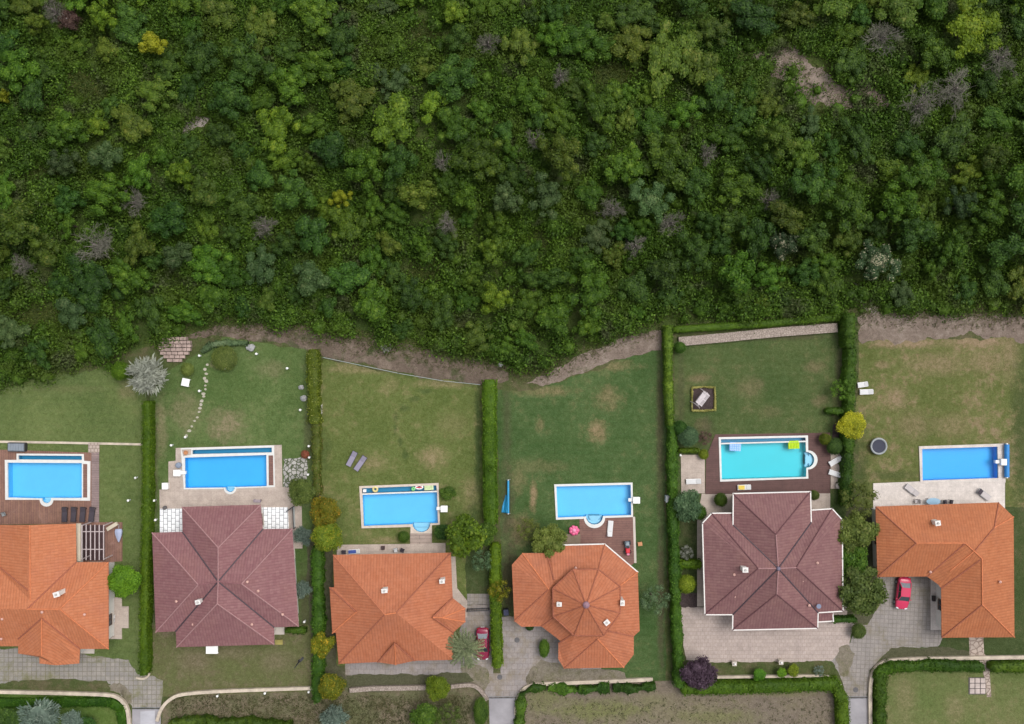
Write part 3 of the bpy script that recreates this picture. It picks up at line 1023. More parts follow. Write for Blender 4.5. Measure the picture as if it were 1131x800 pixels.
sheet('stone_patio', [(313, 506), (338, 505), (339, 532), (332, 540), (313, 538)], 0.03, CRAZY, rough=0.3)
sheet('doorstep', [(301, 693), (314, 693), (314, 701), (301, 701)], 0.12, PALE, thick=0.12)
sheet('terrace', [(372, 602), (454, 601), (454, 579), (477, 579), (477, 600), (492, 600), (492, 622), (372, 622)], 0.10, TERR_BEIGE, thick=0.10)
sheet('terrace_steps', [(453, 588), (477, 588), (477, 601), (453, 601)], 0.12, PLANKS, thick=0.06)
sheet('side_path', [(484, 615), (503, 615), (505, 650), (516, 664), (516, 682), (498, 682), (496, 640)], 0.10, TERR_BEIGE, thick=0.10)
sheet('pool_deck', [(640, 566), (699.5, 566), (700.5, 622), (690, 630), (640, 620)], 0.08, DECK4, thick=0.08)
sheet('deck_border', [(699, 571), (701.5, 571), (703, 622), (700.5, 622)], 0.085, PALE, thick=0.06)
sheet('side_terrace', [(617, 590), (641, 590), (641, 606), (617, 606)], 0.09, M('brown_slab', (0.20, 0.155, 0.11), 0.9, 0.2), thick=0.09)
sheet('pool_deck', [(780, 505), (790, 480), (917, 478), (917, 545), (779, 546)], 0.08, DECK5, thick=0.08)
sheet('terrace', [(752, 502.5), (778.5, 502.5), (778.5, 545), (752.5, 545)], 0.10, TERR_BEIGE, thick=0.10)
sheet('terrace', [(917.5, 497), (931, 497), (932, 540), (917.5, 540)], 0.10, TERR_BEIGE, thick=0.10)
sheet('side_path', [(775, 545.5), (810, 545.5), (810, 570), (777, 575), (777, 670), (770, 670), (770, 575)], 0.06, TERR_BEIGE, thick=0.06)
sheet('side_path', [(893, 540.5), (917, 540.5), (917, 565), (893, 570)], 0.06, TERR_BEIGE, thick=0.06)
sheet('terrace', [(964.5, 534), (1016, 532), (1110, 529), (1110, 575), (964.5, 575)], 0.10, TERR_PALE, thick=0.10)
sheet('side_terrace', [(1028, 636), (1050, 636), (1050, 696), (1028, 696)], 0.10, TERR_PALE, thick=0.10)


def build_pool(p):
    c = np.mean(p['o_m'], axis=0)
    root = empty('swimming_pool', (c[0], c[1], 0.0), 0, p['label'], 'swimming pool', 'garden pools')
    ws = [px_poly(w) for w in p['waters']]
    ts = [px_poly(w) for w in p['troughs']]
    zt = 0.15
    v, t = cdt(p['o_m'], ws + ts)
    mb = MB()
    mb.add([(q[0], q[1], zt) for q in v], t)
    n = len(p['o_m'])
    mb.add([(x, y, 0.0) for x, y in p['o_m']] + [(x, y, zt) for x, y in p['o_m']], [(i, (i + 1) % n, n + (i + 1) % n, n + i) for i in range(n)])
    for w in ws + ts:
        n = len(w)
        mb.add([(x, y, -0.08) for x, y in w] + [(x, y, zt) for x, y in w], [(n + i, n + (i + 1) % n, (i + 1) % n, i) for i in range(n)])
    mb.build('coping', p['cope'], root, world=True)
    for k, (w, depth, bm_, nm) in enumerate([(w, 1.0, p['basin'], 'basin') for w in ws] + [(w, 0.7, BASIN_TEAL, 'trough') for w in ts]):
        n = len(w)
        b = MB()
        b.add([(x, y, -depth) for x, y in w] + [(x, y, -0.08) for x, y in w], [(n + i, n + (i + 1) % n, (i + 1) % n, i) for i in range(n)])
        b.add([(x, y, -depth) for x, y in w], [tuple(range(n))])
        b.build(nm, bm_, root, world=True)
        s = MB()
        s.add([(x, y, -0.02) for x, y in w], [tuple(range(n))])
        s.build('water', WATER, root, world=True)
    for k, (cx, cy, r, a0, a1) in enumerate(p['steps']):
        s = MB()
        s.prism(px_poly(arc(cx, cy, r * 0.985, a0, a1, 13)), -0.95, -0.22 - 0.0 * k if k else -0.55)
        s.build('step', STEPBLUE, root, world=True)
        if not k:
            s2 = MB()
            s2.prism(px_poly(arc(cx, cy, r * 0.98, a0 + 0.1, a1 - 0.1, 13)[2:-2]), -0.5, -0.25)
            s2.build('step', STEPBLUE, root, world=True)
    for pl in p.get('planks', []):
        MB().prism(px_poly(pl), zt - 0.02, zt + 0.02).build('plank_strip', DECK4, root, world=True)
    for pl in p.get('beige', []):
        MB().prism(px_poly(pl), zt - 0.02, zt + 0.015).build('slab', TERR_BEIGE, root, world=True)
    if 'bar' in p:
        MB().prism(px_poly(p['bar']), zt - 0.05, zt + 0.012).build('divider', COPE, root, world=True)
    return root


for p in POOLS:
    build_pool(p)

# ------------------------------------------------------------------ houses
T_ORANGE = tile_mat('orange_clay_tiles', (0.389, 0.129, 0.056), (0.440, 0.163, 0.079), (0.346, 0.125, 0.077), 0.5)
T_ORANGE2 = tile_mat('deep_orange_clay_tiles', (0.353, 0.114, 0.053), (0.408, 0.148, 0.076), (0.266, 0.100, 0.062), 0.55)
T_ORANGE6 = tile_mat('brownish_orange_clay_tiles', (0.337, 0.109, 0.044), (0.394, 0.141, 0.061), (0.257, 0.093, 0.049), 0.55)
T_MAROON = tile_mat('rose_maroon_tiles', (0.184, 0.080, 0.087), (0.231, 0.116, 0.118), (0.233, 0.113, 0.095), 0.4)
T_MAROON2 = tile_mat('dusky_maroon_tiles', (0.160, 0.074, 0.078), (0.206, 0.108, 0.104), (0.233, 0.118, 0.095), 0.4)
RIDGE_O = M('orange_ridge_tiles', (0.53, 0.17, 0.07), 0.8, 0.2, 3.0)
RIDGE_OD = M('brown_ridge_tiles', (0.285, 0.092, 0.050), 0.8, 0.25, 3.0)
RIDGE_FLAT = M('roof_toned_ridge_tiles', (0.40, 0.135, 0.066), 0.8, 0.2, 3.0)
RIDGE_PALE = M('pale_pink_ridge_tiles', (0.31, 0.172, 0.172), 0.8, 0.15, 3.0)
RIDGE_DK = M('dark_maroon_ridge_tiles', (0.115, 0.046, 0.052), 0.8, 0.2, 3.0)
RIDGE_M = M('maroon_ridge_tiles', (0.21, 0.09, 0.098), 0.8, 0.2, 3.0)
VALLEY = M('dark_valley_lead', (0.055, 0.035, 0.045), 0.6, 0.2, 3.0)
STUCCO = M('white_stucco', (0.66, 0.64, 0.60), 0.9, 0.08, 1.0, b=0.15)
STUCCO2 = M('cream_stucco', (0.58, 0.52, 0.44), 0.9, 0.08, 1.0, b=0.15)
FASCIA_W = M('white_fascia', (0.72, 0.69, 0.66), 0.6, 0.06)
FASCIA_B = M('brown_fascia', (0.16, 0.07, 0.045), 0.7, 0.15)
WINFRAME = M('brown_window_frame', (0.12, 0.07, 0.045), 0.6, 0.15)


def house(label, V, faces, outline, roof_mat, ridges=(), valleys=(), chims=(), vents=(), fascia=FASCIA_B, wall=STUCCO,
          ridge_mat=RIDGE_O, valley_mat=VALLEY, inset=0.75, e=3.2, trim=None, drum=None):
    W = {k: at(*p) for k, p in V.items()}
    o2 = [tuple(W[k][:2]) for k in outline]
    c = np.mean(o2, axis=0)
    root = empty('house', (c[0], c[1], 0), 0, label, 'house', 'villas with tiled roofs')
    # roof shell with tile coordinates in its own planes
    me = bpy.data.meshes.new('roof')
    names = list(V)
    idx = {k: i for i, k in enumerate(names)}
    off = Vector((c[0], c[1], 0))
    fs = []
    for f in faces:
        f = list(f)
        P = [W[k] for k in f]
        n = Vector((0, 0, 0))
        for i in range(len(P)):
            a, b = P[i], P[(i + 1) % len(P)]
            n += Vector(((a.y - b.y) * (a.z + b.z), (a.z - b.z) * (a.x + b.x), (a.x - b.x) * (a.y + b.y)))
        if n.z < 0:
            f.reverse()
            n = -n
        fs.append((f, n.normalized()))
    me.from_pydata([tuple(W[k] - off) for k in names], [], [[idx[k] for k in f] for f, n in fs])
    uv = me.uv_layers.new(name='UVMap')
    li = 0
    for f, n in fs:
        u = Vector((-n.y, n.x, 0))
        u = u.normalized() if u.length > 1e-4 else Vector((1, 0, 0))
        v = n.cross(u)
        for k in f:
            uv.data[li].uv = (W[k].dot(u), W[k].dot(v))
            li += 1
    me.materials.append(roof_mat)
    me.materials.append(fascia)
    me.update()
    roof = bpy.data.objects.new('roof', me)
    COL.objects.link(roof)
    roof.parent = root
    so = roof.modifiers.new('thickness', 'SOLIDIFY')
    so.thickness = 0.20
    so.offset = -1
    so.material_offset_rim = 1
    so.use_even_offset = False
    rp = Vector((0, 0, 0.05))
    for r in ridges:
        m_ = ridge_mat
        if isinstance(r[-1], bpy.types.Material):
            m_, r = r[-1], r[:-1]
        for a, b in zip(r[:-1], r[1:]):
            q = MB()
            A, B = W[a] - off + rp * 0.4, W[b] - off + rp * 0.4
            k = max(2, int((B - A).length / 0.42))
            for i in range(k):                      # overlapping half-round ridge tiles
                q.tube(A.lerp(B, i / k), A.lerp(B, min(1, (i + 1.12) / k)), 0.085, 0.07, 8)
            q.build('ridge_cap', m_, roof, smooth=False)
    for r in valleys:
        for a, b in zip(r[:-1], r[1:]):
            MB().tube(W[a] - off + Vector((0, 0, 0.0)), W[b] - off + Vector((0, 0, 0.0)), 0.10, n=6).build('valley_gutter_or_shade', valley_mat, roof)
    if trim:
        for r in trim:
            q = MB()
            for a, b in zip(r[:-1], r[1:]):
                A, B = W[a] - off, W[b] - off
                d = (B - A)
                L = d.length
                m = (A + B) / 2
                q.box((m.x, m.y, m.z - 0.03), (L + 0.12, 0.13, 0.2), math.atan2(d.y, d.x))
            q.build('gutter', FASCIA_W, roof)
    for (px, py, z, w, d, h, rz) in chims:
        w, d = w * 0.68, d * 0.68
        p = at(px, py, z + h * 0.7) - off
        q = MB().box((p.x, p.y, z + h / 2 - 0.6), (w, d, h + 1.2), rz)
        ch = q.build('chimney', STUCCO, roof)
        MB().box((p.x, p.y, z + h + 0.05), (w + 0.12, d + 0.12, 0.10), rz).build('chimney_cap', M('pale_chimney_cap', (0.68, 0.66, 0.64), 0.8, 0.08), roof)
        MB().tube((p.x, p.y, z + h + 0.1), (p.x, p.y, z + h + 0.28), 0.13, n=10).build('chimney_pot', M('grey_pot', (0.42, 0.40, 0.38), 0.9), roof)
    for (px, py, z) in vents:
        p = at(px, py, z + 0.2) - off
        MB().tube((p.x, p.y, z - 0.5), (p.x, p.y, z + 0.16), 0.10, n=10).lathe([(0.17, 0.16), (0.17, 0.20), (0.03, 0.30)], (p.x, p.y, z), 10).build('roof_vent', M('vent_pink', (0.55, 0.33, 0.28), 0.7, 0.1), roof)
    # walls under the eaves, with windows and a door
    wl_ = offset(o2, -inset)
    wm = MB()
    n = len(wl_)
    loc = [(x - c[0], y - c[1]) for x, y in wl_]
    wm.add([(x, y, 0) for x, y in loc] + [(x, y, e - 0.12) for x, y in loc], [(i, (i + 1) % n, n + (i + 1) % n, n + i) for i in range(n)])
    wm.build('wall', wall, root)
    door_done = False
    for i in range(n):
        a, b = Vector(loc[i]), Vector(loc[(i + 1) % n])
        d = b - a
        L = d.length
        if L < 2.6:
            continue
        rz = math.atan2(d.y, d.x)
        nn = Vector((d.y, -d.x)).normalized()
        k = max(1, int(L / 4.5))
        for j in range(k):
            m = a.lerp(b, (j + 0.5) / k) + nn * 0.02
            isdoor = (not door_done) and nn.y < -0.7 and j == k // 2
            if isdoor:
                door_done = True
                dr = MB().box((m.x, m.y, 1.08), (1.05, 0.12, 2.1), rz).build('door', M('front_door_wood', (0.16, 0.075, 0.035), 0.6, 0.2), root)
                MB().ball((m.x + nn.x * 0.1 + d.normalized().x * 0.38, m.y + nn.y * 0.1 + d.normalized().y * 0.38, 1.05), 0.05).build('handle', GREYM, dr)
            else:
                wf = MB()
                dn = d.normalized()
                for sx in (-0.68, 0.0, 0.68):
                    wf.box((m.x + dn.x * sx, m.y + dn.y * sx, 1.55), (0.08, 0.14, 1.3), rz)
                for zz in (0.88, 2.22):
                    wf.box((m.x, m.y, zz), (1.44, 0.15, 0.08), rz)
                fo = wf.build('window', WINFRAME, root)
                MB().box((m.x, m.y, 1.55), (1.34, 0.06, 1.28), rz).build('pane', GLASS, fo)
                MB().box((m.x + nn.x * 0.08, m.y + nn.y * 0.08, 0.79), (1.6, 0.24, 0.07), rz).build('sill', PALE, fo)
    if drum:
        poly = [tuple((W[k] - off)[:2]) for k in drum[0]]
        MB().prism(offset(poly, -0.45), drum[1], drum[2]).build('upper_wall', wall, root)
    return root


E = 3.2
# 1 - orange house at the left edge of the photograph
V = dict(a=(-18, 580, E), b=(84, 578.5, E), c=(84.5, 621, E), d=(120, 621, E), e=(120, 717, E), f=(88.5, 717, E),
         f2=(87.5, 733, E - .1), g=(62, 735, E - .1), g2=(43.5, 733, E - .1), h2=(43.3, 726, E), h=(20, 722, E), i=(20, 714, E), j=(-45, 714, E), k=(-45, 612, E), l=(-17, 613, E),
         rt=(33, 580, 5.75), O=(33.5, 663, 5.75), O2=(30, 673, 6.1), O3=(66, 673, 6.1), O4=(-2, 673, 6.1), v1=(31, 652, 5.75),
         s=(46, 683, 5.7), s2=(46, 725, 4.6), s0=(46, 673, 6.1), wv=(20, 706, 3.6), x=(62, 733.5, 3.6))
house('orange tiled house cut by the left edge, beside the slatted pergola', V,
      [('a', 'rt', 'v1', 'l'), ('rt', 'b', 'c', 'O2', 'O', 'v1'), ('l', 'v1', 'O', 'O2', 'O4', 'k'), ('c', 'd', 'O3', 's0', 'O2'), ('d', 'e', 'O3'),
       ('k', 'O4', 'j'), ('j', 'O4', 'O2', 's0', 's', 'wv', 'i'), ('s0', 'O3', 'e', 'f', 's'), ('wv', 's', 's2', 'h2', 'h', 'i'), ('s', 'f', 'f2', 'g', 's2'), ('s2', 'g', 'g2', 'h2')],
      ['a', 'b', 'c', 'd', 'e', 'f', 'f2', 'g2', 'h2', 'h', 'i', 'j', 'k', 'l'], T_ORANGE,
      ridges=[('rt', 'O'), ('O2', 'O3'), ('O3', 'd'), ('O3', 'e'), ('s', 's2')], valleys=[('l', 'v1'), ('c', 'O2'), ('s', 'f'), ('wv', 's')], valley_mat=RIDGE_OD,
      chims=[(64, 656, 5.4, 0.95, 0.75, 1.0, 0.3)], vents=[(46, 676.5, 6.0), (93, 679, 4.6), (2, 684, 5.2), (1, 706, 3.8)])

# 2 - maroon house with pale hip lines
RZ = 5.8
V = dict(a=(201, 560, E), b=(288, 557.5, E), c=(290.5, 584.5, E), d=(323, 584, E), e=(330, 692, E), f=(303, 693, E), g=(303, 712, E), h=(195, 715, E),
         i=(194, 697.5, E), j=(172, 698.5, E), k=(168, 588.5, E), l=(201.5, 587.5, E),
         O=(241, 642.5, RZ), n1=(241, 605, RZ), s1=(240, 667, RZ), w1=(219, 646, RZ), e1=(267, 645, RZ))
h2 = house('maroon tiled house with pale hip lines, between two white slab terraces', V,
      [('a', 'b', 'n1'), ('a', 'n1', 'O', 'l'), ('b', 'c', 'O', 'n1'), ('k', 'w1', 'j'), ('k', 'l', 'O', 'w1'), ('c', 'd', 'e1', 'O'), ('d', 'e', 'e1'),
       ('j', 'w1', 'O', 'i'), ('e', 'f', 'O', 'e1'), ('i', 'O', 's1', 'h'), ('f', 'g', 's1', 'O'), ('g', 'h', 's1')],
      ['a', 'b', 'c', 'd', 'e', 'f', 'g', 'h', 'i', 'j', 'k', 'l'], T_MAROON,
      ridges=[('a', 'n1'), ('b', 'n1'), ('n1', 'O'), ('O', 's1'), ('w1', 'O', RIDGE_M), ('O', 'e1', RIDGE_M), ('k', 'w1'), ('j', 'w1'), ('d', 'e1'), ('e', 'e1'), ('g', 's1'), ('h', 's1')],
      ridge_mat=RIDGE_PALE, valleys=[('l', 'O'), ('c', 'O'), ('i', 'O'), ('f', 'O')],
      chims=[(219.5, 664.5, 4.9, 0.75, 0.65, 0.9, 0.2)], vents=[(194.5, 664.5, 4.5), (273, 643, 5.6), (285, 653, 5.0), (213, 690, 4.0), (278, 690, 4.2), (312, 679, 4.0)], fascia=FASCIA_W)
p_ = at(234, 717, 2.6) - Vector(h2.location)
MB().box((p_.x, p_.y - 0.1, 2.55), (1.5, 1.0, 0.12)).box((p_.x, p_.y - 0.55, 2.45), (1.5, 0.1, 0.3)).build('door_canopy', WHITE, h2)

# 3 - orange house, five roof planes, with dormer gables
RZ = 6.4
V = dict(a=(368, 613, E), b=(498, 610.5, E), c=(500, 661, E), c2=(501, 698, E), e=(500.5, 729, E), h=(417, 731.5, E), i=(374, 733.5, E), j=(371, 699, E), m=(369, 649, E),
         R1=(425, 679, RZ), O=(437.5, 677, RZ + .05),
         s1=(436, 711, 5.1), h1=(458, 730, E), gg=(437, 734.5, E + .05),
         k=(367, 699.5, E - .02), l=(364, 649, E - .02), w1=(393.5, 676, 4.66), w2=(398, 676.5, 4.75),
         p=(488, 682.5, 4.75), p2=(478, 682, 4.8), q1=(500, 660.5, E + .03), q2=(514, 672, E - .02), q3=(514, 687, E - .02), q4=(501, 698.5, E + .03))
house('orange tiled house with a small bay roof, palm and red car at its right', V,
      [('a', 'b', 'O', 'R1'), ('b', 'c', 'c2', 'e', 'O'), ('i', 'R1', 'O', 'e', 'h1', 'h'), ('a', 'R1', 'i', 'j', 'm'),
       ('h', 's1', 'gg'), ('gg', 's1', 'h1'), ('l', 'w1', 'k'), ('l', 'm', 'w2', 'w1'), ('k', 'w1', 'w2', 'j'),
       ('p', 'q1', 'q2'), ('p', 'q2', 'q3'), ('p', 'q3', 'q4'), ('p', 'p2', 'q1'), ('p', 'q4', 'p2')],
      ['a', 'b', 'c', 'c2', 'e', 'h', 'i', 'j', 'm'], T_ORANGE2,
      ridges=[('a', 'R1', RIDGE_FLAT), ('R1', 'O'), ('b', 'O', RIDGE_OD), ('i', 'R1', RIDGE_OD), ('k', 'w1'), ('s1', 'gg'), ('p', 'q2'), ('p', 'q3'), ('p', 'p2')], 
      valleys=[('l', 'w1'), ('h', 's1'), ('s1', 'h1'), ('p2', 'q1'), ('p2', 'q4')], valley_mat=RIDGE_OD,
      chims=[(425, 652, 5.1, 0.9, 0.6, 0.9, 0.1), (488.5, 641.5, 3.9, 0.8, 0.6, 1.1, 0.1)])

# 4 - house with an octagonal upper roof
Z2, ZA, ZI = 5.4, 7.6, 4.35
oct_ = [(633, 629), (661, 629), (685, 648), (685, 677), (667, 702), (634, 702), (611, 681), (610.5, 650)]
apex = (647.5, 668.5)
V = dict(a=(565.3, 624, E), b=(577, 611, E), c=(604, 611, E), d=(607, 602.5, E), d2=(668, 601, E), e=(704.5, 632, E), f=(706.5, 697, E), g=(700, 703, E), g1=(700, 703.5, E), h=(700, 723, E), i=(689, 737.5, E),
         j=(623, 738.5, E), k=(616.5, 728, E), l=(616.8, 711, E), l2=(624, 712, E + .1), m=(598, 692, E), n=(576, 692.5, E), o=(568, 686, E),
         q=(606, 651, 4.8), pr=(660, 706, 4.75), v=(612, 641, 4.6), rr=(672, 697, 4.5))
for i_, (x_, y_) in enumerate(oct_):
    V['u%d' % i_] = (x_, y_, Z2)
    V['t%d' % i_] = (x_ + (apex[0] - x_) * 0.10, y_ + (apex[1] - y_) * 0.10, ZI)
V['ap'] = (*apex, ZA)
up = [('u%d' % i_, 'u%d' % ((i_ + 1) % 8), 'ap') for i_ in range(8)]
h4 = house('orange tiled house with an octagonal roof standing over its lower roofs', V,
      up + [('d', 'd2', 't1', 't0', 'v'), ('d2', 'e', 't2', 't1'), ('e', 'f', 'rr', 't3', 't2'), ('f', 'g', 'rr'), ('rr', 'g', 'h', 'i', 'pr', 't4'), ('rr', 't4', 't3'),
            ('j', 'i', 'pr'), ('k', 'j', 'pr', 't5', 'l'), ('pr', 't5', 't4'), ('a', 'b', 'q'), ('b', 'c', 'v', 'q'), ('c', 'd', 'v'), ('o', 'a', 'q'), ('o', 'q', 't6', 'm', 'n'),
            ('q', 'v', 't0', 't7'), ('q', 't7', 't6'), ('m', 't6', 't5', 'l2'), ('l2', 't5', 'l')],
      ['a', 'b', 'c', 'd', 'd2', 'e', 'f', 'g', 'h', 'i', 'j', 'k', 'l', 'm', 'n', 'o'], T_ORANGE2,
      ridges=[('u%d' % i_, 'ap', RIDGE_OD) for i_ in range(8)] + [('d2', 't1', RIDGE_OD), ('e', 't2'), ('b', 'q'), ('o', 'q', RIDGE_OD), ('j', 'pr', RIDGE_OD), ('i', 'pr')],
      valleys=[('c', 'v'), ('g', 'rr'), ('l', 't5'), ('m', 't6')] + [('u%d' % i_, 'u%d' % ((i_ + 1) % 8)) for i_ in range(8)], valley_mat=RIDGE_OD,  # octagon rim tubes: reddish edge, added dark to draw the eave's shadow line
      chims=[(617.5, 667, 5.4, 0.75, 0.6, 0.8, 0.0), (687, 665, 4.5, 0.6, 0.8, 1.5, 0.0), (670, 687, 5.6, 0.8, 0.7, 0.7, 0.7)],
      vents=[(635, 653, 6.0), (636, 628, 4.7)], drum=(['u%d' % i_ for i_ in range(8)], 3.4, Z2 - 0.1), trim=[('d', 'd2', 'e')])
p_ = at(*apex, ZA) - Vector(h4.location)
MB().lathe([(0.42, -0.15), (0.42, 0.02), (0.3, 0.16), (0.05, 0.3)], (p_.x, p_.y, ZA), 16).build('finial_cap', M('mauve_cap', (0.26, 0.15, 0.19), 0.6, 0.15), h4)

# 5 - maroon house with a white gutter edge
RZ = 5.9
V = dict(a=(809.7, 545.3, E + .3), b=(895, 543.2, E + .3), c=(896, 577, E + .35), c3=(896.3, 564, E), d=(897, 563.5, E), e=(919, 562, E), f=(930, 574, E), g=(931, 675, E), h=(903.5, 676.8, E), i=(903, 694, E), j=(809, 696, E), k=(809.3, 679, E),
         l=(778.5, 679, E), m=(775.8, 578, E), n=(786, 567, E), o=(809, 566.8, E), o3=(809.6, 580, E + .35),
         O=(859.5, 628, RZ), n1=(857, 590.5, RZ), s1=(858, 656.5, RZ), w1=(837.5, 628, RZ), e1=(879.5, 627, RZ),
         q1=(903, 677.5, E - .5), q2=(920, 677, E - .5), q3=(920, 686, E - .75), q4=(903, 687, E - .75))
house('dusky maroon tiled house edged all round with a white gutter', V,
      [('a', 'b', 'n1'), ('a', 'n1', 'O', 'o3'), ('b', 'c', 'O', 'n1'), ('m', 'w1', 'l'), ('m', 'n', 'w1'), ('n', 'o', 'o3', 'O', 'w1'), ('c3', 'd', 'e', 'e1', 'O', 'c'), ('e', 'f', 'e1'), ('f', 'g', 'e1'),
       ('l', 'w1', 'O', 'k'), ('g', 'h', 'O', 'e1'), ('k', 'O', 's1', 'j'), ('h', 'i', 's1', 'O'), ('i', 'j', 's1'), ('q1', 'q2', 'q3', 'q4')],
      ['a', 'b', 'c3', 'd', 'e', 'f', 'g', 'h', 'i', 'j', 'k', 'l', 'm', 'n', 'o'], T_MAROON2,
      ridges=[('a', 'n1', RIDGE_DK), ('b', 'n1', RIDGE_DK), ('n1', 'O', RIDGE_PALE), ('O', 's1', RIDGE_PALE), ('w1', 'O', RIDGE_PALE), ('O', 'e1', RIDGE_PALE), ('n', 'w1', RIDGE_DK), ('l', 'w1', RIDGE_DK), ('e', 'e1', RIDGE_DK), ('g', 'e1', RIDGE_DK), ('i', 's1', RIDGE_DK), ('j', 's1', RIDGE_DK)],
      valleys=[('o3', 'O'), ('c', 'O'), ('k', 'O'), ('h', 'O')],
      chims=[(822.5, 629, 5.3, 0.85, 0.75, 0.9, 0.0)], vents=[(811, 635, 4.6), (825, 647, 4.6), (812, 659, 4.0), (903, 622, 4.7), (887, 642, 4.8), (894, 669, 4.0), (881, 671, 4.2)],
      fascia=FASCIA_W, trim=[('o3', 'a', 'b', 'c'), ('d', 'e', 'f', 'g', 'h', 'i', 'j', 'k', 'l', 'm', 'n', 'o'), ('q2', 'q3', 'q4')])
hh = bpy.data.objects['house.004']
p_ = at(904, 669.5, 4.0) - Vector(hh.location)
MB().lathe([(0.02, 0.0), (0.18, 0.05), (0.30, 0.15)], (p_.x, p_.y, 4.0), 16).tube((p_.x, p_.y, 3.3), (p_.x, p_.y, 4.05), 0.04).build('satellite_dish', M('blue_grey_dish', (0.16, 0.19, 0.28), 0.5, 0.1), hh)
p_ = at(859.5, 628, RZ) - Vector(hh.location)
MB().ball((p_.x, p_.y, RZ + 0.1), 0.26).build('ridge_knob', M('grey_knob', (0.16, 0.14, 0.20), 0.6, 0.1), hh)

# 6 - orange L-shaped house at the right
RZ, E6 = 5.0, 3.0
V = dict(a=(967, 559.5, E6), b=(1103, 555, E6), c=(1119.5, 571, E6), d=(1120.5, 704, E6), e=(1040, 704.5, E6), f=(1039.5, 650, E6), f2=(1036.5, 646, E6), g=(1024, 637, E6), h=(969, 637.5, E6),
         w1=(1012, 600, RZ), r2=(1066, 600, RZ), r3=(1084.5, 617, RZ), s1=(1085, 668, RZ), X=(1098, 583, 4.05), Mm=(1077, 608, RZ + .02), yv=(1049, 631, 4.0))
house('orange tiled house of two wings round the courtyard with the red car', V,
      [('a', 'h', 'w1'), ('a', 'w1', 'r2', 'Mm', 'X', 'b'), ('b', 'X', 'c'), ('c', 'X', 'Mm', 'r3', 's1', 'd'), ('d', 's1', 'e'), ('e', 's1', 'r3', 'f'), ('h', 'w1', 'r2', 'g'),
       ('g', 'r2', 'Mm', 'yv', 'f2'), ('f2', 'yv', 'Mm', 'r3', 'f')],
      ['a', 'b', 'c', 'd', 'e', 'f', 'g', 'h'], T_ORANGE6, e=E6,
      ridges=[('a', 'w1', RIDGE_OD), ('h', 'w1', RIDGE_OD), ('w1', 'r2'), ('r2', 'r3'), ('r3', 's1'), ('s1', 'e', RIDGE_OD), ('s1', 'd'), ('X', 'Mm', RIDGE_OD), ('b', 'X', RIDGE_OD), ('c', 'X'), ('Mm', 'yv')],
      valleys=[('g', 'r2'), ('f', 'r3')], valley_mat=RIDGE_OD,
      chims=[(1034.5, 577.5, 4.0, 0.8, 0.75, 0.9, 0.15)], vents=[(1028, 632, 3.4), (1105, 643, 4.1)])

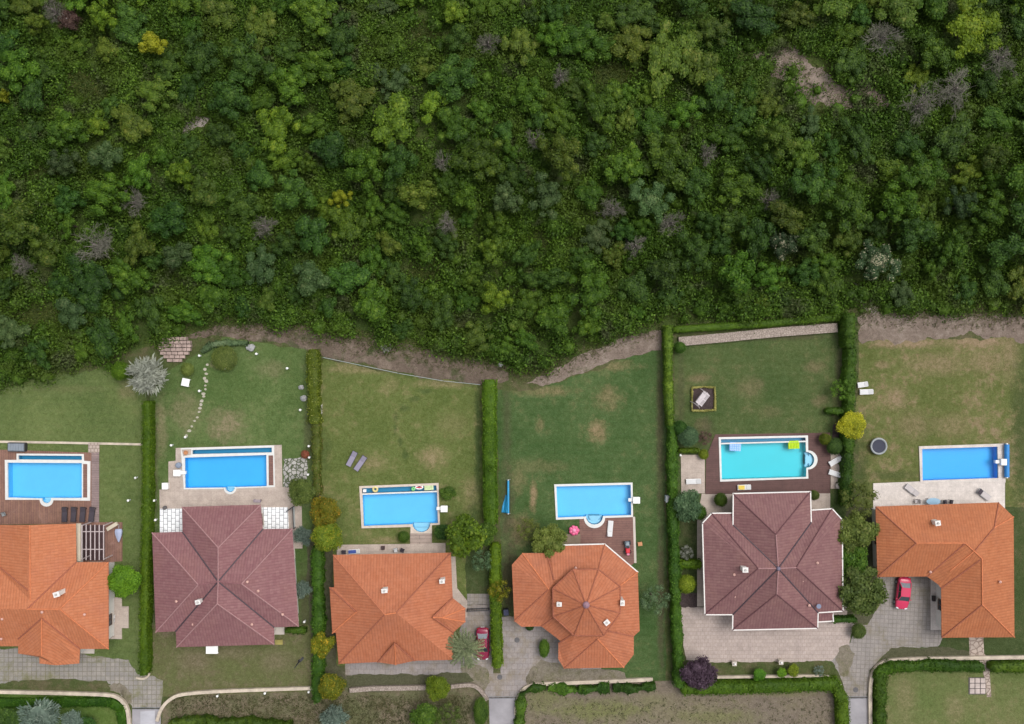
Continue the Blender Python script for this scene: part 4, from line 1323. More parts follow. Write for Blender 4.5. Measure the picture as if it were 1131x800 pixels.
# ------------------------------------------------------------------ foliage kinds
LEAF = {
    'deep': leaf_mat('deep_green_leaves', (0.022, 0.058, 0.010), (0.050, 0.115, 0.016), (0.075, 0.150, 0.024)),
    'mid': leaf_mat('mid_green_leaves', (0.035, 0.085, 0.008), (0.078, 0.160, 0.014), (0.12, 0.20, 0.024)),
    'olive': leaf_mat('olive_leaves', (0.065, 0.100, 0.016), (0.125, 0.170, 0.032), (0.19, 0.22, 0.06)),
    'lime': leaf_mat('yellow_green_leaves', (0.075, 0.120, 0.006), (0.155, 0.225, 0.012), (0.24, 0.28, 0.025)),
    'grey': leaf_mat('grey_green_leaves', (0.050, 0.095, 0.042), (0.090, 0.150, 0.066), (0.13, 0.19, 0.095)),
    'gold': leaf_mat('golden_leaves', (0.26, 0.30, 0.012), (0.62, 0.58, 0.025), (0.80, 0.72, 0.08)),
    'amber': leaf_mat('amber_green_leaves', (0.105, 0.135, 0.008), (0.225, 0.220, 0.014), (0.50, 0.30, 0.02)),
    'amberolive': leaf_mat('amber_olive_leaves', (0.085, 0.130, 0.008), (0.165, 0.215, 0.014), (0.32, 0.25, 0.02)),
    'purple': leaf_mat('purple_leaves', (0.034, 0.018, 0.028), (0.070, 0.042, 0.064), (0.10, 0.065, 0.09)),
    'silver': leaf_mat('silver_leaves', (0.20, 0.21, 0.17), (0.33, 0.345, 0.285), (0.40, 0.41, 0.36)),
    'bluegrey': leaf_mat('blue_grey_needles', (0.09, 0.135, 0.105), (0.17, 0.225, 0.18), (0.26, 0.31, 0.26)),
    'bright': leaf_mat('bright_green_leaves', (0.060, 0.150, 0.008), (0.110, 0.250, 0.012), (0.16, 0.31, 0.02)),
    'palm': leaf_mat('palm_leaves', (0.090, 0.115, 0.055), (0.160, 0.190, 0.095), (0.25, 0.26, 0.15)),
    'bloom': leaf_mat('leaves_with_cream_flowers', (0.024, 0.052, 0.018), (0.055, 0.092, 0.032), (0.46, 0.42, 0.28)),
    'rust': leaf_mat('rusty_leaves', (0.070, 0.042, 0.034), (0.125, 0.078, 0.058), (0.19, 0.13, 0.09)),
    'redflower': leaf_mat('red_flowers', (0.08, 0.10, 0.03), (0.50, 0.11, 0.07), (0.62, 0.22, 0.14)),
    'woodgold': leaf_mat('golden_wood_leaves', (0.13, 0.17, 0.008), (0.23, 0.26, 0.014), (0.34, 0.34, 0.03)),
    'LIME': leaf_mat('bright_wood_leaves', (0.090, 0.145, 0.006), (0.170, 0.240, 0.010), (0.25, 0.31, 0.02)),
    'wooddeep': leaf_mat('dark_wood_leaves', (0.019, 0.049, 0.007), (0.047, 0.106, 0.011), (0.078, 0.147, 0.019)),
    'woodmid': leaf_mat('green_wood_leaves', (0.032, 0.075, 0.006), (0.071, 0.146, 0.008), (0.120, 0.199, 0.019)),
    'woodolive': leaf_mat('olive_wood_leaves', (0.046, 0.080, 0.008), (0.091, 0.144, 0.013), (0.152, 0.181, 0.031)),
    'woodlime': leaf_mat('yellowish_wood_leaves', (0.053, 0.100, 0.006), (0.112, 0.182, 0.010), (0.191, 0.248, 0.022)),
    'woodgrey': leaf_mat('greyish_wood_leaves', (0.040, 0.078, 0.022), (0.071, 0.124, 0.036), (0.116, 0.158, 0.059)),
}
TWIG = M('grey_twigs', (0.145, 0.138, 0.108), 0.95, 0.25, 3.0)
WOODP = [crown_mesh('crown', nl, leaf, de, sp, lr, fl, ce, 0.86, wild=.28) for nl, leaf, de, sp, lr, fl, ce in
         ((14, .058, 1.0, .70, (.18, .36), .80, .50), (18, .052, 1.0, .76, (.14, .30), .85, .46), (22, .050, 1.0, .80, (.12, .26), .72, .48), (15, .058, 1.0, .74, (.18, .36), .95, .44), (26, .048, 1.0, .84, (.11, .25), .75, .50),
          (12, .060, .95, .68, (.22, .40), .8, .46), (18, .052, 1.0, .86, (.15, .30), .7, .44), (16, .054, 1.0, .76, (.14, .40), 1.0, .44))]
PROTO = [crown_mesh('crown', nl, leaf, 1.0, sp, lr, fl) for nl, leaf, sp, lr, fl in
         ((9, .066, .58, (.32, .46), .80), (12, .060, .64, (.27, .40), .85), (14, .058, .68, (.24, .36), .72), (10, .070, .60, (.30, .44), .95), (16, .055, .70, (.20, .33), .75), (7, .070, .55, (.36, .5), .8))]
DENSE = crown_mesh('crown', 13, .046, 1.25, .52, (.30, .42), .80, .66)
AIRY = crown_mesh('crown', 15, .060, .75, .74, (.16, .28), .85, .40, .55, 0.6)
ROUND = crown_mesh('crown', 5, .05, 1.4, .22, (.62, .72), .9, .85, .9)
SPIKY = spiky_mesh('crown')
NEEDLE = spiky_mesh('crown', 1500, .34, .030, .6, .9)
PALM = palm_mesh('crown')
BARE = [bare_mesh('crown') for _ in range(2)]
BARE_M = []
for b_ in BARE:
    me_ = bpy.data.meshes.new('crown')
    me_.from_pydata(b_.v, [], b_.f)
    BARE_M.append(me_)
TRUNK = bpy.data.meshes.new('trunk')
t_ = trunk_mb(1.0, 0.045, 5, 0.20)
TRUNK.from_pydata(t_.v, [], t_.f)
for me_ in PROTO + WOODP + [DENSE, AIRY, ROUND, SPIKY, NEEDLE, PALM, TRUNK] + BARE_M:
    me_.materials.append(BARK)


def part(name, me, mat, parent, loc=(0, 0, 0), scale=(1, 1, 1), rz=0.0):
    o = bpy.data.objects.new(name, me)
    COL.objects.link(o)
    o.parent = parent
    o.location = loc
    o.scale = scale
    o.rotation_euler = (0, 0, rz)
    o.material_slots[0].link = 'OBJECT'
    o.material_slots[0].material = mat
    return o


def tree(px, py, rpx, h, me, kind, label, name='tree', cat='tree', group=None, sq=1.0, bark=BARK, zc=None, ry=None, kids_=True, var=None):
    """Tree whose crown is rpx photo pixels in radius; h is the height of its top."""
    zc = h * 0.62 if zc is None else zc
    r = rpx * (CAM_H - zc) / FOC
    ryy = r if ry is None else ry * (CAM_H - zc) / FOC
    p = at(px, py, zc)
    root = empty(name, (p.x, p.y, 0), 0, label, cat, group)
    rz = random.uniform(0, 6.28) if ry is None else 0.0
    part('crown', me, LEAF[kind] if isinstance(kind, str) else kind, root, (0, 0, zc), (r * (var or 1), ryy / (var or 1), max(0.3, (h - zc)) * 1.1), rz)
    if kids_:
        part('trunk', TRUNK, bark, root, (0, 0, 0), (max(0.5, h * 0.9), max(0.5, h * 0.9), h * 0.95), rz)
    return root


# ------------------------------------------------------------------ hedges
HEDGE_G = leaf_mat('clipped_hedge_leaves', (0.055, 0.113, 0.005), (0.101, 0.181, 0.008), (0.139, 0.223, 0.013))
HEDGE_D = leaf_mat('dark_hedge_leaves', (0.031, 0.076, 0.007), (0.062, 0.129, 0.010), (0.095, 0.172, 0.017))
HEDGE_Y = leaf_mat('yellowed_hedge_leaves', (0.060, 0.100, 0.008), (0.125, 0.180, 0.014), (0.34, 0.37, 0.12))
HEDGE_R = leaf_mat('thin_reddish_hedge_leaves', (0.062, 0.082, 0.012), (0.115, 0.130, 0.02), (0.21, 0.12, 0.07))


def hedge(label, pts, wpx, h, mat, lump=0.12, name='hedge', leaf=0.10, dens=46, group='garden hedges', cat='hedge', tail=None):
    """Clipped hedge along a line of photo points, wpx wide, h high."""
    P = [Vector(xy(p[0], p[1], h * 0.9)) for p in pts]
    w = wpx * 0.80 * (CAM_H - h) / FOC
    segs = [(P[i], P[i + 1]) for i in range(len(P) - 1)]
    o0 = P[len(P) // 2]
    Q, NN, tv, tf, base = [], [], [], [], 0
    ph = rng.uniform(0, 6, 4)

    def wob(s):
        return lump * (math.sin(s * 0.9 + ph[0]) + 0.8 * math.sin(s * 2.3 + ph[1]) + 0.8 * math.sin(s * 5.1 + ph[2]) + 0.5 * math.sin(s * 9.7 + ph[3]))
    s0 = 0.0
    for a, b in segs:
        d = (b - a)
        L = d.length
        d = d / L
        nrm = Vector((-d.y, d.x))
        K = max(2, int(L / 0.45))
        ring = []
        ext = w * 0.30
        for k in range(K + 1):                      # inner mass
            s = -ext + (L + 2 * ext) * k / K
            hh_ = h * 0.93 + wob(s0 + s) * 0.5
            ww = w * 0.45 + wob(s0 + s + 3) * 0.35
            if k in (0, K):
                ww *= 0.7
            c = a + d * s
            for x, z in ((-ww, 0), (-ww * 0.98, hh_ * 0.85), (-ww * 0.7, hh_), (ww * 0.7, hh_), (ww * 0.98, hh_ * 0.85), (ww, 0)):
                q = c + nrm * x
                ring.append((q.x, q.y, z))
        n0 = base
        tv += ring
        for k in range(K):
            for j in range(5):
                i = n0 + k * 6 + j
                tf += [(i, i + 6, i + 7), (i, i + 7, i + 1)]
        for e in (n0, n0 + K * 6):
            tf += [(e, e + 1, e + 2), (e, e + 2, e + 3), (e, e + 3, e + 4), (e, e + 4, e + 5)]
        base += (K + 1) * 6
        n = int(L * w * dens * 1.3)
        s = rng.uniform(-ext, L + ext, n)
        x = rng.uniform(-0.5, 0.5, n)
        wv = np.array([wob(s0 + q) for q in s])
        wx = np.array([wob(s0 + q + 3) for q in s])
        end = np.clip((np.abs(s - L / 2) - (L / 2 - 0.1)) / (ext + 0.1), 0, 1)
        xx = x * (w + wx * 0.7) * (1 - 0.35 * end ** 2)
        z = h * 0.96 + wv * 0.5 - np.maximum(0, np.abs(x) - 0.36) * h * 0.5 + rng.normal(0, 0.085, n)
        c = np.array(a)[None] + np.array(d)[None] * s[:, None] + np.array(nrm)[None] * xx[:, None]
        Q.append(np.column_stack([c, z]))
        NN.append(np.column_stack([np.array(nrm)[None] * (x * 1.2)[:, None], np.ones(n)]) + rng.normal(size=(n, 3)) * 0.55)
        m = int(L * h * dens * 0.75)
        for sg in (-1, 1):
            s = rng.uniform(-ext, L + ext, m)
            z = rng.uniform(0.05, h, m)
            wx = np.array([wob(s0 + q + 3) for q in s])
            xx = sg * (w * 0.5 + wx * 0.35) * rng.normal(1, 0.04, m)
            c = np.array(a)[None] + np.array(d)[None] * s[:, None] + np.array(nrm)[None] * xx[:, None]
            Q.append(np.column_stack([c, z]))
            NN.append(np.column_stack([np.tile(np.array(nrm) * sg, (m, 1)), np.full(m, 0.35)]) + rng.normal(size=(m, 3)) * 0.5)
        s0 += L
    Q, NN = np.vstack(Q), np.vstack(NN)
    Q[:, 0] -= o0.x
    Q[:, 1] -= o0.y
    tv = np.array(tv) - np.array([o0.x, o0.y, 0])
    sz = leaf * rng.uniform(0.6, 1.4, len(Q))
    me = np_mesh(name, leaf_quads(Q, NN, sz, sz * 0.65), tv, np.array(tf), mat)
    return obj(name, me, None, (o0.x, o0.y, 0), label=label, cat=cat, group=group)


hedge('clipped green hedge running down from the silver grey tree to a pale kerb', [(161.5, 446), (161, 560), (158.5, 680), (158, 743)], 12, 1.8, HEDGE_G)
hedge('broad yellow mottled hedge beside the worn lawn with white globe lamps', [(345, 390), (346.5, 464)], 17, 1.7, HEDGE_Y, 0.2)
hedge('thin yellow and reddish hedge below the broad mottled one', [(348.5, 468), (349.5, 545)], 11, 1.4, HEDGE_R, 0.25, dens=36)
hedge('green hedge between the maroon roof with pale hips and the orange roof with the bay', [(349.5, 608), (351, 690), (350, 772)], 15, 1.8, HEDGE_D, 0.25)
hedge('broad trimmed hedge beside the yellowed lawn with the two grey loungers', [(540.5, 424), (541, 520), (542, 575)], 19, 1.9, HEDGE_G, 0.12)
hedge('trimmed hedge standing between the two driveways, next to the red car under the palm', [(547, 605), (547, 660), (549.5, 734)], 15, 1.9, HEDGE_G, 0.1)
hedge('narrow dark upper hedge between the scorched lawn and the lawn with the garden swing', [(738.5, 362), (739, 420), (741, 468)], 11, 1.9, HEDGE_D, 0.15)
hedge('dark hedge beside the house edged with white gutter, ending at the purple tree', [(743, 472), (744, 560), (747, 660), (751, 757)], 13, 1.9, HEDGE_D, 0.22)
hedge('trimmed hedge along the front below the pale pink forecourt', [(757, 762), (830, 760.5), (924, 757)], 17, 1.6, HEDGE_G, 0.15)
hedge('trimmed hedge curving down beside the right hand concrete lane', [(925, 760), (932, 775), (933, 815)], 16, 1.6, HEDGE_G, 0.12)
hedge('dark hedge beside the fence and the yellow bush, right of the lawn with the swing', [(941, 384), (940, 430), (938, 500), (936, 556)], 14, 1.9, HEDGE_D, 0.25)
hedge('tall dark block of hedge at the top corner where the stone wall ends', [(940, 350), (939, 380)], 18, 2.4, HEDGE_D, 0.2)
hedge('low mown hedge along the top of the rubble stone wall', [(746, 364), (840, 358), (928, 350)], 10, 1.0, leaf_mat('mown_hedge_leaves', (0.054, 0.108, 0.005), (0.086, 0.162, 0.009), (0.117, 0.198, 0.013)), 0.06, leaf=0.07, dens=60)
hedge('lumpy shrub row under the pale curved wall, nearest the middle lane', [(577, 766), (586, 762), (601, 760.5)], 10, 1.0, HEDGE_D, 0.45)
hedge('lumpy shrub row under the long pale wall, the middle one of three', [(608, 761.5), (640, 763), (671, 761)], 11, 1.0, HEDGE_D, 0.5)
hedge('lumpy shrub row under the long pale wall, farthest from the lane', [(680, 761), (702, 761.5), (722, 759)], 11, 1.0, HEDGE_D, 0.5)
hedge('lumpy row of shrubs beside the middle concrete lane', [(576, 770), (573, 815)], 12, 1.1, HEDGE_D, 0.3)
hedge('bright leafy hedge under the wall of the meadow with the stone slab', [(972, 745), (985, 738), (1030, 736), (1084, 737.5)], 15, 1.3, leaf_mat('bright_hedge_leaves', (0.034, 0.087, 0.004), (0.064, 0.144, 0.007), (0.094, 0.181, 0.012)), 0.2)
hedge('bright leafy hedge turning down the left side of the meadow', [(974, 748), (973, 815)], 16, 1.3, MATS['bright_hedge_leaves'], 0.22)
hedge('short leafy hedge right of the garden path, at the edge of the photograph', [(1098, 738), (1170, 737)], 14, 1.3, MATS['bright_hedge_leaves'], 0.2)
hedge('low dark green hedge at the bottom edge below the worn front lawn', [(190, 801), (225, 800), (275, 802), (318, 804)], 16, 1.2, HEDGE_D, 0.35)
hedge('low bright ground hedge inside the curved wall at the bottom left', [(-20, 777), (120, 776), (133, 783), (135, 812)], 13, 0.5, MATS['bright_hedge_leaves'], 0.1)
hedge('short clipped hedge at the lower right corner of the maroon house with pale hips', [(317, 697), (336, 697)], 9, 0.9, HEDGE_D, 0.2)
hedge('short clipped hedge between two round shrubs left of the white guttered house', [(752, 624), (772, 624)], 12, 1.2, HEDGE_G, 0.08)
hedge('short clipped hedge at the forecourt corner of the white guttered house', [(922, 685), (944, 685)], 9, 1.2, HEDGE_D, 0.1)
hedge('short clipped hedge above the small terrace left of the turquoise pool', [(751, 498), (771, 498)], 7, 1.1, HEDGE_G, 0.1)
hedge('short clipped hedge beside the fence above the yellow bush', [(915, 454), (934, 455)], 9, 1.2, HEDGE_D, 0.1)
hedge('low lavender border curving along the top of the lawn with globe lamps', [(224, 388), (232, 381), (250, 379), (272, 379)], 8, 0.6, LEAF['grey'], 0.2, name='flower_border', cat='flower border', group=None)

# ------------------------------------------------------------------ garden trees and shrubs
G = 'garden trees and shrubs'
for t_ in [
    (163, 416, 25, 4.6, SPIKY, 'silver', 'silver grey leaved tree standing at the top end of a hedge', 'tree'),
    (134, 410, 11, 2.6, ROUND, 'bright', 'bright green round bush beside the silver grey tree', 'bush'),
    (138, 640, 21, 4.2, DENSE, 'bright', 'dense green tree at the right corner of the orange house with the pergola', 'tree'),
    (44, 792, 26, 4.0, NEEDLE, 'bluegrey', 'blue grey conifer in the bottom left corner, the larger of two', 'tree'),
    (80, 795, 14, 2.8, NEEDLE, 'bluegrey', 'blue grey conifer in the bottom left corner, the smaller of two', 'tree'),
    (10, 800, 18, 2.6, PROTO[1], 'deep', 'dark green shrub cut by the bottom left corner', 'shrub'),
    (98, 798, 10, 2.0, PROTO[3], 'deep', 'dark green shrub between the small conifer and the bare soil', 'shrub'),
    (334, 543, 18, 3.4, DENSE, 'olive', 'olive green tree beside the crazy paved patio', 'tree'),
    (335, 592, 13, 2.6, NEEDLE, 'bluegrey', 'pale grey green shrub just below the beige terrace, the upper of two', 'shrub'),
    (334, 651, 12, 2.4, NEEDLE, 'bluegrey', 'pale grey green shrub against the right eave of the maroon roof, the lower of two', 'shrub'),
    (360, 565, 20, 4.4, DENSE, 'amber', 'amber green tree standing above the orange house, topmost of a pair', 'tree'),
    (361, 592, 20, 4.4, DENSE, 'amberolive', 'yellowish olive tree just below the topmost amber tree', 'tree'),
    (357, 712, 15, 3.6, PROTO[2], 'amber', 'amber green tree over the hedge at the lower left roof corner', 'tree'),
    (366, 758, 17, 4.0, DENSE, 'amber', 'golden leaved tree at the left end of the broken stone wall', 'tree'),
    (369, 793, 18, 3.4, NEEDLE, 'bluegrey', 'blue grey conifer at the bottom edge below the golden tree', 'tree'),
    (514, 591, 27, 5.2, PROTO[3], 'lime', 'large yellow green tree at the top right corner of the orange roof', 'tree'),
    (489, 588, 10, 2.2, PROTO[1], 'deep', 'dark shrub between the pool steps and the large yellow green tree', 'shrub'),
    (531, 619, 14, 2.8, AIRY, 'grey', 'grey green airy shrub below the large yellow green tree', 'shrub'),
    (536, 590, 14, 3.2, PROTO[0], 'mid', 'green tree growing through the trimmed hedge by the yellow green tree', 'tree'),
    (484, 759, 16, 3.6, DENSE, 'lime', 'rounded yellow green tree growing over the broken stone wall', 'tree'),
    (469, 791, 17, 2.8, PROTO[0], 'mid', 'dark green bush at the bottom edge below the rounded yellow green tree', 'bush'),
    (494, 790, 17, 3.2, AIRY, 'olive', 'pale feathery bush beside the dark bush at the bottom edge', 'bush'),
    (551, 651, 14, 3.4, AIRY, 'amber', 'thin amber tree growing out of the hedge between the driveways', 'tree'),
    (606, 598, 21, 4.6, PROTO[4], 'olive', 'olive tree overhanging the top left of the octagonal house', 'tree'),
    (583, 586, 15, 2.6, AIRY, 'olive', 'faint thin shrub left of the olive tree', 'shrub'),
    (722, 661, 19, 4.0, AIRY, 'grey', 'grey green thin tree on the lawn right of the octagonal house', 'tree'),
    (760, 482, 12, 2.8, ROUND, 'grey', 'round blue green bush left of the turquoise pool, larger of two', 'bush'),
    (751, 473, 9, 2.4, ROUND, 'deep', 'round dark bush behind the larger blue green one', 'bush'),
    (779, 484, 9, 1.8, AIRY, 'rust', 'reddish brown thin shrub at the corner of the dark deck', 'shrub'),
    (777, 502, 6, 1.0, ROUND, 'lime', 'small yellow green shrub on the corner of the small terrace', 'shrub'),
    (759, 559, 18, 4.0, PROTO[0], 'grey', 'grey green tree below the terrace with one white lounger', 'tree'),
    (772, 566, 9, 2.2, ROUND, 'mid', 'small green bush at the side of the grey green tree', 'bush'),
    (796, 552, 8, 1.6, ROUND, 'mid', 'round green bush behind the white guttered house', 'bush'),
    (899, 547, 6, 1.6, ROUND, 'olive', 'small olive bush at the top right corner of the white guttered gable', 'bush'),
    (759, 610, 9, 1.6, AIRY, 'silver', 'pale variegated shrub in the narrow bed left of the white guttered house', 'shrub'),
    (758, 645, 11, 2.2, ROUND, 'lime', 'lime green round shrub left of the white guttered house', 'shrub'),
    (929, 430, 13, 2.6, AIRY, 'mid', 'green thin shrub in front of the fence above the short hedge', 'shrub'),
    (941, 469, 18, 2.8, DENSE, 'gold', 'bright yellow leaved bush growing over the dark hedge', 'bush'),
    (911, 485, 7, 1.5, ROUND, 'lime', 'small lime round bush at the edge of the dark deck', 'bush'),
    (922, 493, 10, 1.6, ROUND, 'deep', 'low dark round bush next to the small lime bush', 'bush'),
    (947, 553, 23, 5.0, AIRY, 'olive', 'pale willowy tree between the two right hand houses, topmost of four', 'tree'),
    (947, 588, 24, 5.0, PROTO[2], 'olive', 'olive green tree just below the pale willowy tree', 'tree'),
    (951, 651, 30, 5.4, PROTO[4], 'olive', 'large spreading olive tree over the courtyard of the red car', 'tree'),
    (941, 619, 20, 4.4, PROTO[1], 'mid', 'green tree squeezed between the white guttered house and a large spreading one', 'tree'),
    (948, 697, 9, 1.6, ROUND, 'olive', 'small dark olive shrub at the forecourt gate', 'shrub'),
    (772, 743, 21, 3.8, PROTO[1], 'purple', 'dark purple leaved tree at the corner of the forecourt', 'tree'),
    (838, 745, 9, 1.4, PROTO[5], 'bright', 'bright green shrub in the planted strip, first from the purple tree', 'shrub'),
    (863, 743, 7, 1.4, PROTO[5], 'bright', 'bright green shrub beside the second lamp pillar', 'shrub'),
    (876, 741, 8, 1.6, PROTO[5], 'lime', 'yellow green shrub at the right of the planted strip', 'shrub'),
    (905, 741, 7, 0.7, AIRY, 'bluegrey', 'low pale turquoise plant at the right end of the planted strip', 'plant'),
    (751, 384, 7, 1.4, ROUND, 'mid', 'small round bush at the left end of the stone wall', 'bush'),
    (337, 502, 5, 0.7, ROUND, 'redflower', 'low red flowering bush at the corner of the crazy paving', 'bush'),
    (426, 383, 7, 1.0, AIRY, 'silver', 'pale straw coloured shrub on the earth bank', 'shrub'),
    (446, 593, 7, 1.2, ROUND, 'mid', 'round green bush between pool rim and terrace', 'bush'),
    (495, 545, 9, 1.2, PROTO[0], 'mid', 'low green shrub right of the beige rimmed pool', 'shrub'),
    (585, 692, 5, 1.0, ROUND, 'deep', 'small dark bush against the lower left roof edge of the octagonal house', 'bush'),
    (505, 676, 9, 1.4, PROTO[0], 'deep', 'dark bush tucked under the bay roof beside the palm', 'bush'),
    (207, 408, 8, 1.0, ROUND, 'olive', 'low clipped green mound below the stone steps', 'shrub'),
    (248, 396, 15, 1.0, ROUND, 'olive', 'wide low green mound beside the lavender border', 'shrub'),
]:
    px_, py_, r_, h_, me_, k_, lb_, nm_ = t_
    tree(px_, py_, r_, h_, me_, k_, lb_, nm_, nm_, G)
tree(513, 717, 22, 4.6, PALM, 'palm', 'grey green palm tree between the orange roof and the red car', 'palm_tree', 'palm', G, zc=3.4)
tree(531, 786, 9, 1.6, ROUND, 'mid', 'oval dark clipped shrub beside the middle concrete lane', 'shrub', 'shrub', G, ry=17)
tree(601, 716, 6.5, 1.8, ROUND, 'mid', 'narrow oval clipped shrub in the paved yard of the octagonal house', 'shrub', 'shrub', G, ry=11)

# ------------------------------------------------------------------ the wood
EDGE = [(-60, 424), (40, 416), (100, 400), (130, 384), (175, 366), (215, 362), (245, 352), (300, 352), (350, 358), (400, 369), (450, 378), (500, 388),
        (540, 394), (560, 398), (600, 402), (640, 382), (690, 360), (727, 350), (760, 350), (850, 344), (925, 338), (960, 338), (1131, 340), (1250, 340)]
EX, EY = [e[0] for e in EDGE], [e[1] for e in EDGE]


def edge_y(px):
    return np.interp(px, EX, EY)


MEADOWS = [(480, 300, 26, 20), (40, 190, 30, 16), (90, 95, 36, 22), (30, 345, 34, 20), (880, 76, 50, 28), (940, 106, 50, 20), (213, 137, 22, 12), (958, 328, 13, 16), (600, 262, 26, 14), (680, 80, 40, 14), (455, 40, 30, 16)]
SPECIAL = [   # (px, py, radius, height, crown, kind, label)
    (168, 50, 17, 5.0, 0, 'gold', 'golden leaved tree high in the wood near the top left corner'),
    (112, 20, 19, 5.0, 2, 'lime', 'yellow green tree near the top left corner, beside a reddish bare one'),
    (76, 22, 14, 4.4, 'rust', 'rust', 'reddish brown dying tree near the top left corner'),
    (60, 12, 14, 4.6, 'bare', None, 'leafless grey tree near the top left corner of the wood'),
    (42, 26, 12, 4.2, 3, 'olive', 'olive tree left of the leafless one near the top left corner'),
    (1073, 29, 34, 6.0, 4, 'LIME', 'large bright yellow green tree in the top right corner of the wood'),
    (375, 218, 13, 4.6, 2, 'gold', 'small golden yellow tree in the middle of the wood'),
    (4, 107, 9, 3.6, 1, 'gold', 'small golden tree cut by the left edge of the photograph'),
    (292, 251, 15, 4.4, 'bare', None, 'leafless violet grey tree standing among green ones left of centre'),
    (106, 272, 24, 4.6, 'bare', None, 'wide leafless grey brown tree in the left part of the wood'),
    (25, 292, 14, 3.6, 'bare', None, 'leafless grey tree near the left edge of the wood'),
    (150, 225, 16, 4.4, 'bare', None, 'leafless brown grey tree above the wide leafless one'),
    (702, 272, 14, 4.2, 'bare', None, 'leafless violet tree right of the middle of the wood'),
    (742, 246, 16, 4.6, 'bare', None, 'leafless grey tree just right of the violet one'),
    (676, 232, 15, 4.6, 'bare', None, 'leafless grey tree just above the violet one'),
    (488, 178, 12, 4.2, 'bare', None, 'small pale leafless tree in the upper middle of the wood'),
    (495, 248, 14, 4.2, 'bare', None, 'pale leafless tree beside the small meadow in the wood'),
    (590, 155, 13, 4.4, 'bare', None, 'small leafless tree above a dark gap in the wood'),
    (1055, 100, 26, 5.0, 'bare', None, 'wide leafless grey tree in the upper right of the wood'),
    (1015, 118, 22, 4.6, 'bare', None, 'leafless violet grey tree left of the wide leafless one'),
    (1105, 65, 22, 5.0, 'bare', None, 'leafless grey tree at the right edge below the bright tree'),
    (975, 42, 22, 4.4, 'bare', None, 'leafless grey brown tree above the bare earth clearing'),
    (618, 85, 12, 4.4, 'bare', None, 'pale leafless upright tree in the upper middle right'),
    (540, 48, 14, 4.4, 'bare', None, 'straw coloured leafless tree near the top middle'),
    (781, 170, 13, 4.0, 'bare', None, 'leafless grey tree in the right half, below the earth clearing'),
    (850, 222, 12, 4.0, 'bare', None, 'leafless brown tree above the cream flowering one'),
    (866, 272, 20, 4.6, 1, 'bloom', 'tree dotted with cream flowers in the right part of the wood'),
    (970, 288, 24, 4.8, 4, 'bloom', 'wide grey green tree with scattered cream flowers near the right lower edge'),
    (718, 222, 24, 5.6, 4, 'grey', 'rounded grey green tree right of the middle of the wood'),
    (605, 215, 24, 6.0, 2, 'grey', 'tall rounded grey green tree beside a dark gap in the wood'),
    (560, 222, 20, 5.6, 1, 'grey', 'grey green tree left of the dark gap in the wood'),
    (515, 218, 18, 5.2, 0, 'mid', 'rounded mid green tree left of two grey green ones'),
    (118, 172, 20, 5.0, 5, 'grey', 'pale grey green tree in the upper left of the wood'),
    (72, 182, 19, 4.8, 2, 'grey', 'grey green tree left of the pale one in the upper left'),
    (80, 345, 20, 3.6, 5, 'grey', 'pale grey green shrubby tree in the lower left of the wood'),
    (12, 368, 18, 3.2, 3, 'grey', 'pale blue green shrubby tree at the left edge above the striped lawn'),
    (655, 318, 30, 5.8, 2, 'mid', 'broad mid green tree above the pale earth path'),
    (615, 350, 26, 4.6, 0, 'mid', 'broad green tree bending over the earth path'),
    (900, 205, 26, 5.6, 4, 'deep', 'broad dark green tree in the right middle of the wood'),
    (935, 225, 30, 5.8, 2, 'mid', 'broad green tree in the right middle beside a darker one'),
    (275, 70, 30, 5.6, 2, 'deep', 'broad dark tree in the upper left middle of the wood'),
    (255, 105, 26, 5.4, 4, 'deep', 'dark tree above the pale stony clearing'),
    (320, 95, 26, 5.4, 1, 'mid', 'broad green tree right of the dark pair above the stony clearing'),
    (860, 150, 24, 5.4, 2, 'olive', 'broad olive tree below the bare earth clearing'),
    (735, 300, 24, 5.2, 0, 'deep', 'broad dark green tree right of the path tree'),
    (768, 275, 24, 5.4, 2, 'deep', 'broad dark tree above the corner of the stone wall'),
    (1020, 190, 26, 5.6, 4, 'mid', 'broad green tree in the right part of the wood'),
    (200, 190, 18, 4.6, 1, 'lime', 'yellow green tree left of the middle of the wood'),
    (455, 330, 22, 4.2, 2, 'deep', 'dark bushy tree above the brown earth bank'),
    (548, 330, 18, 4.2, 3, 'lime', 'yellow green tree above the earth bank beside the long hedge'),
]
trees_done = []
for (px, py, r, h, c, k, lb) in SPECIAL:
    if c in ('bare', 'rust'):
        root = tree(px, py, r * 1.1, h, BARE_M[len(trees_done) % 2], LEAF['rust'] if c == 'rust' else TWIG, lb, 'bare_tree', 'tree', 'trees of the wood', zc=h * 0.55, bark=BARK_GREY)
        if c == 'rust':
            part('foliage', PROTO[2], LEAF['rust'], root, (0, 0, h * 0.55), (r * PX * 0.8, r * PX * 0.8, 1.2))
    else:
        tree(px, py, r, h, WOODP[c], 'LIME' if k == 'LIME' else ('wood' + k if 'wood' + k in LEAF else k), lb, 'tree', 'tree', 'trees of the wood')
    trees_done.append((px, py, r))

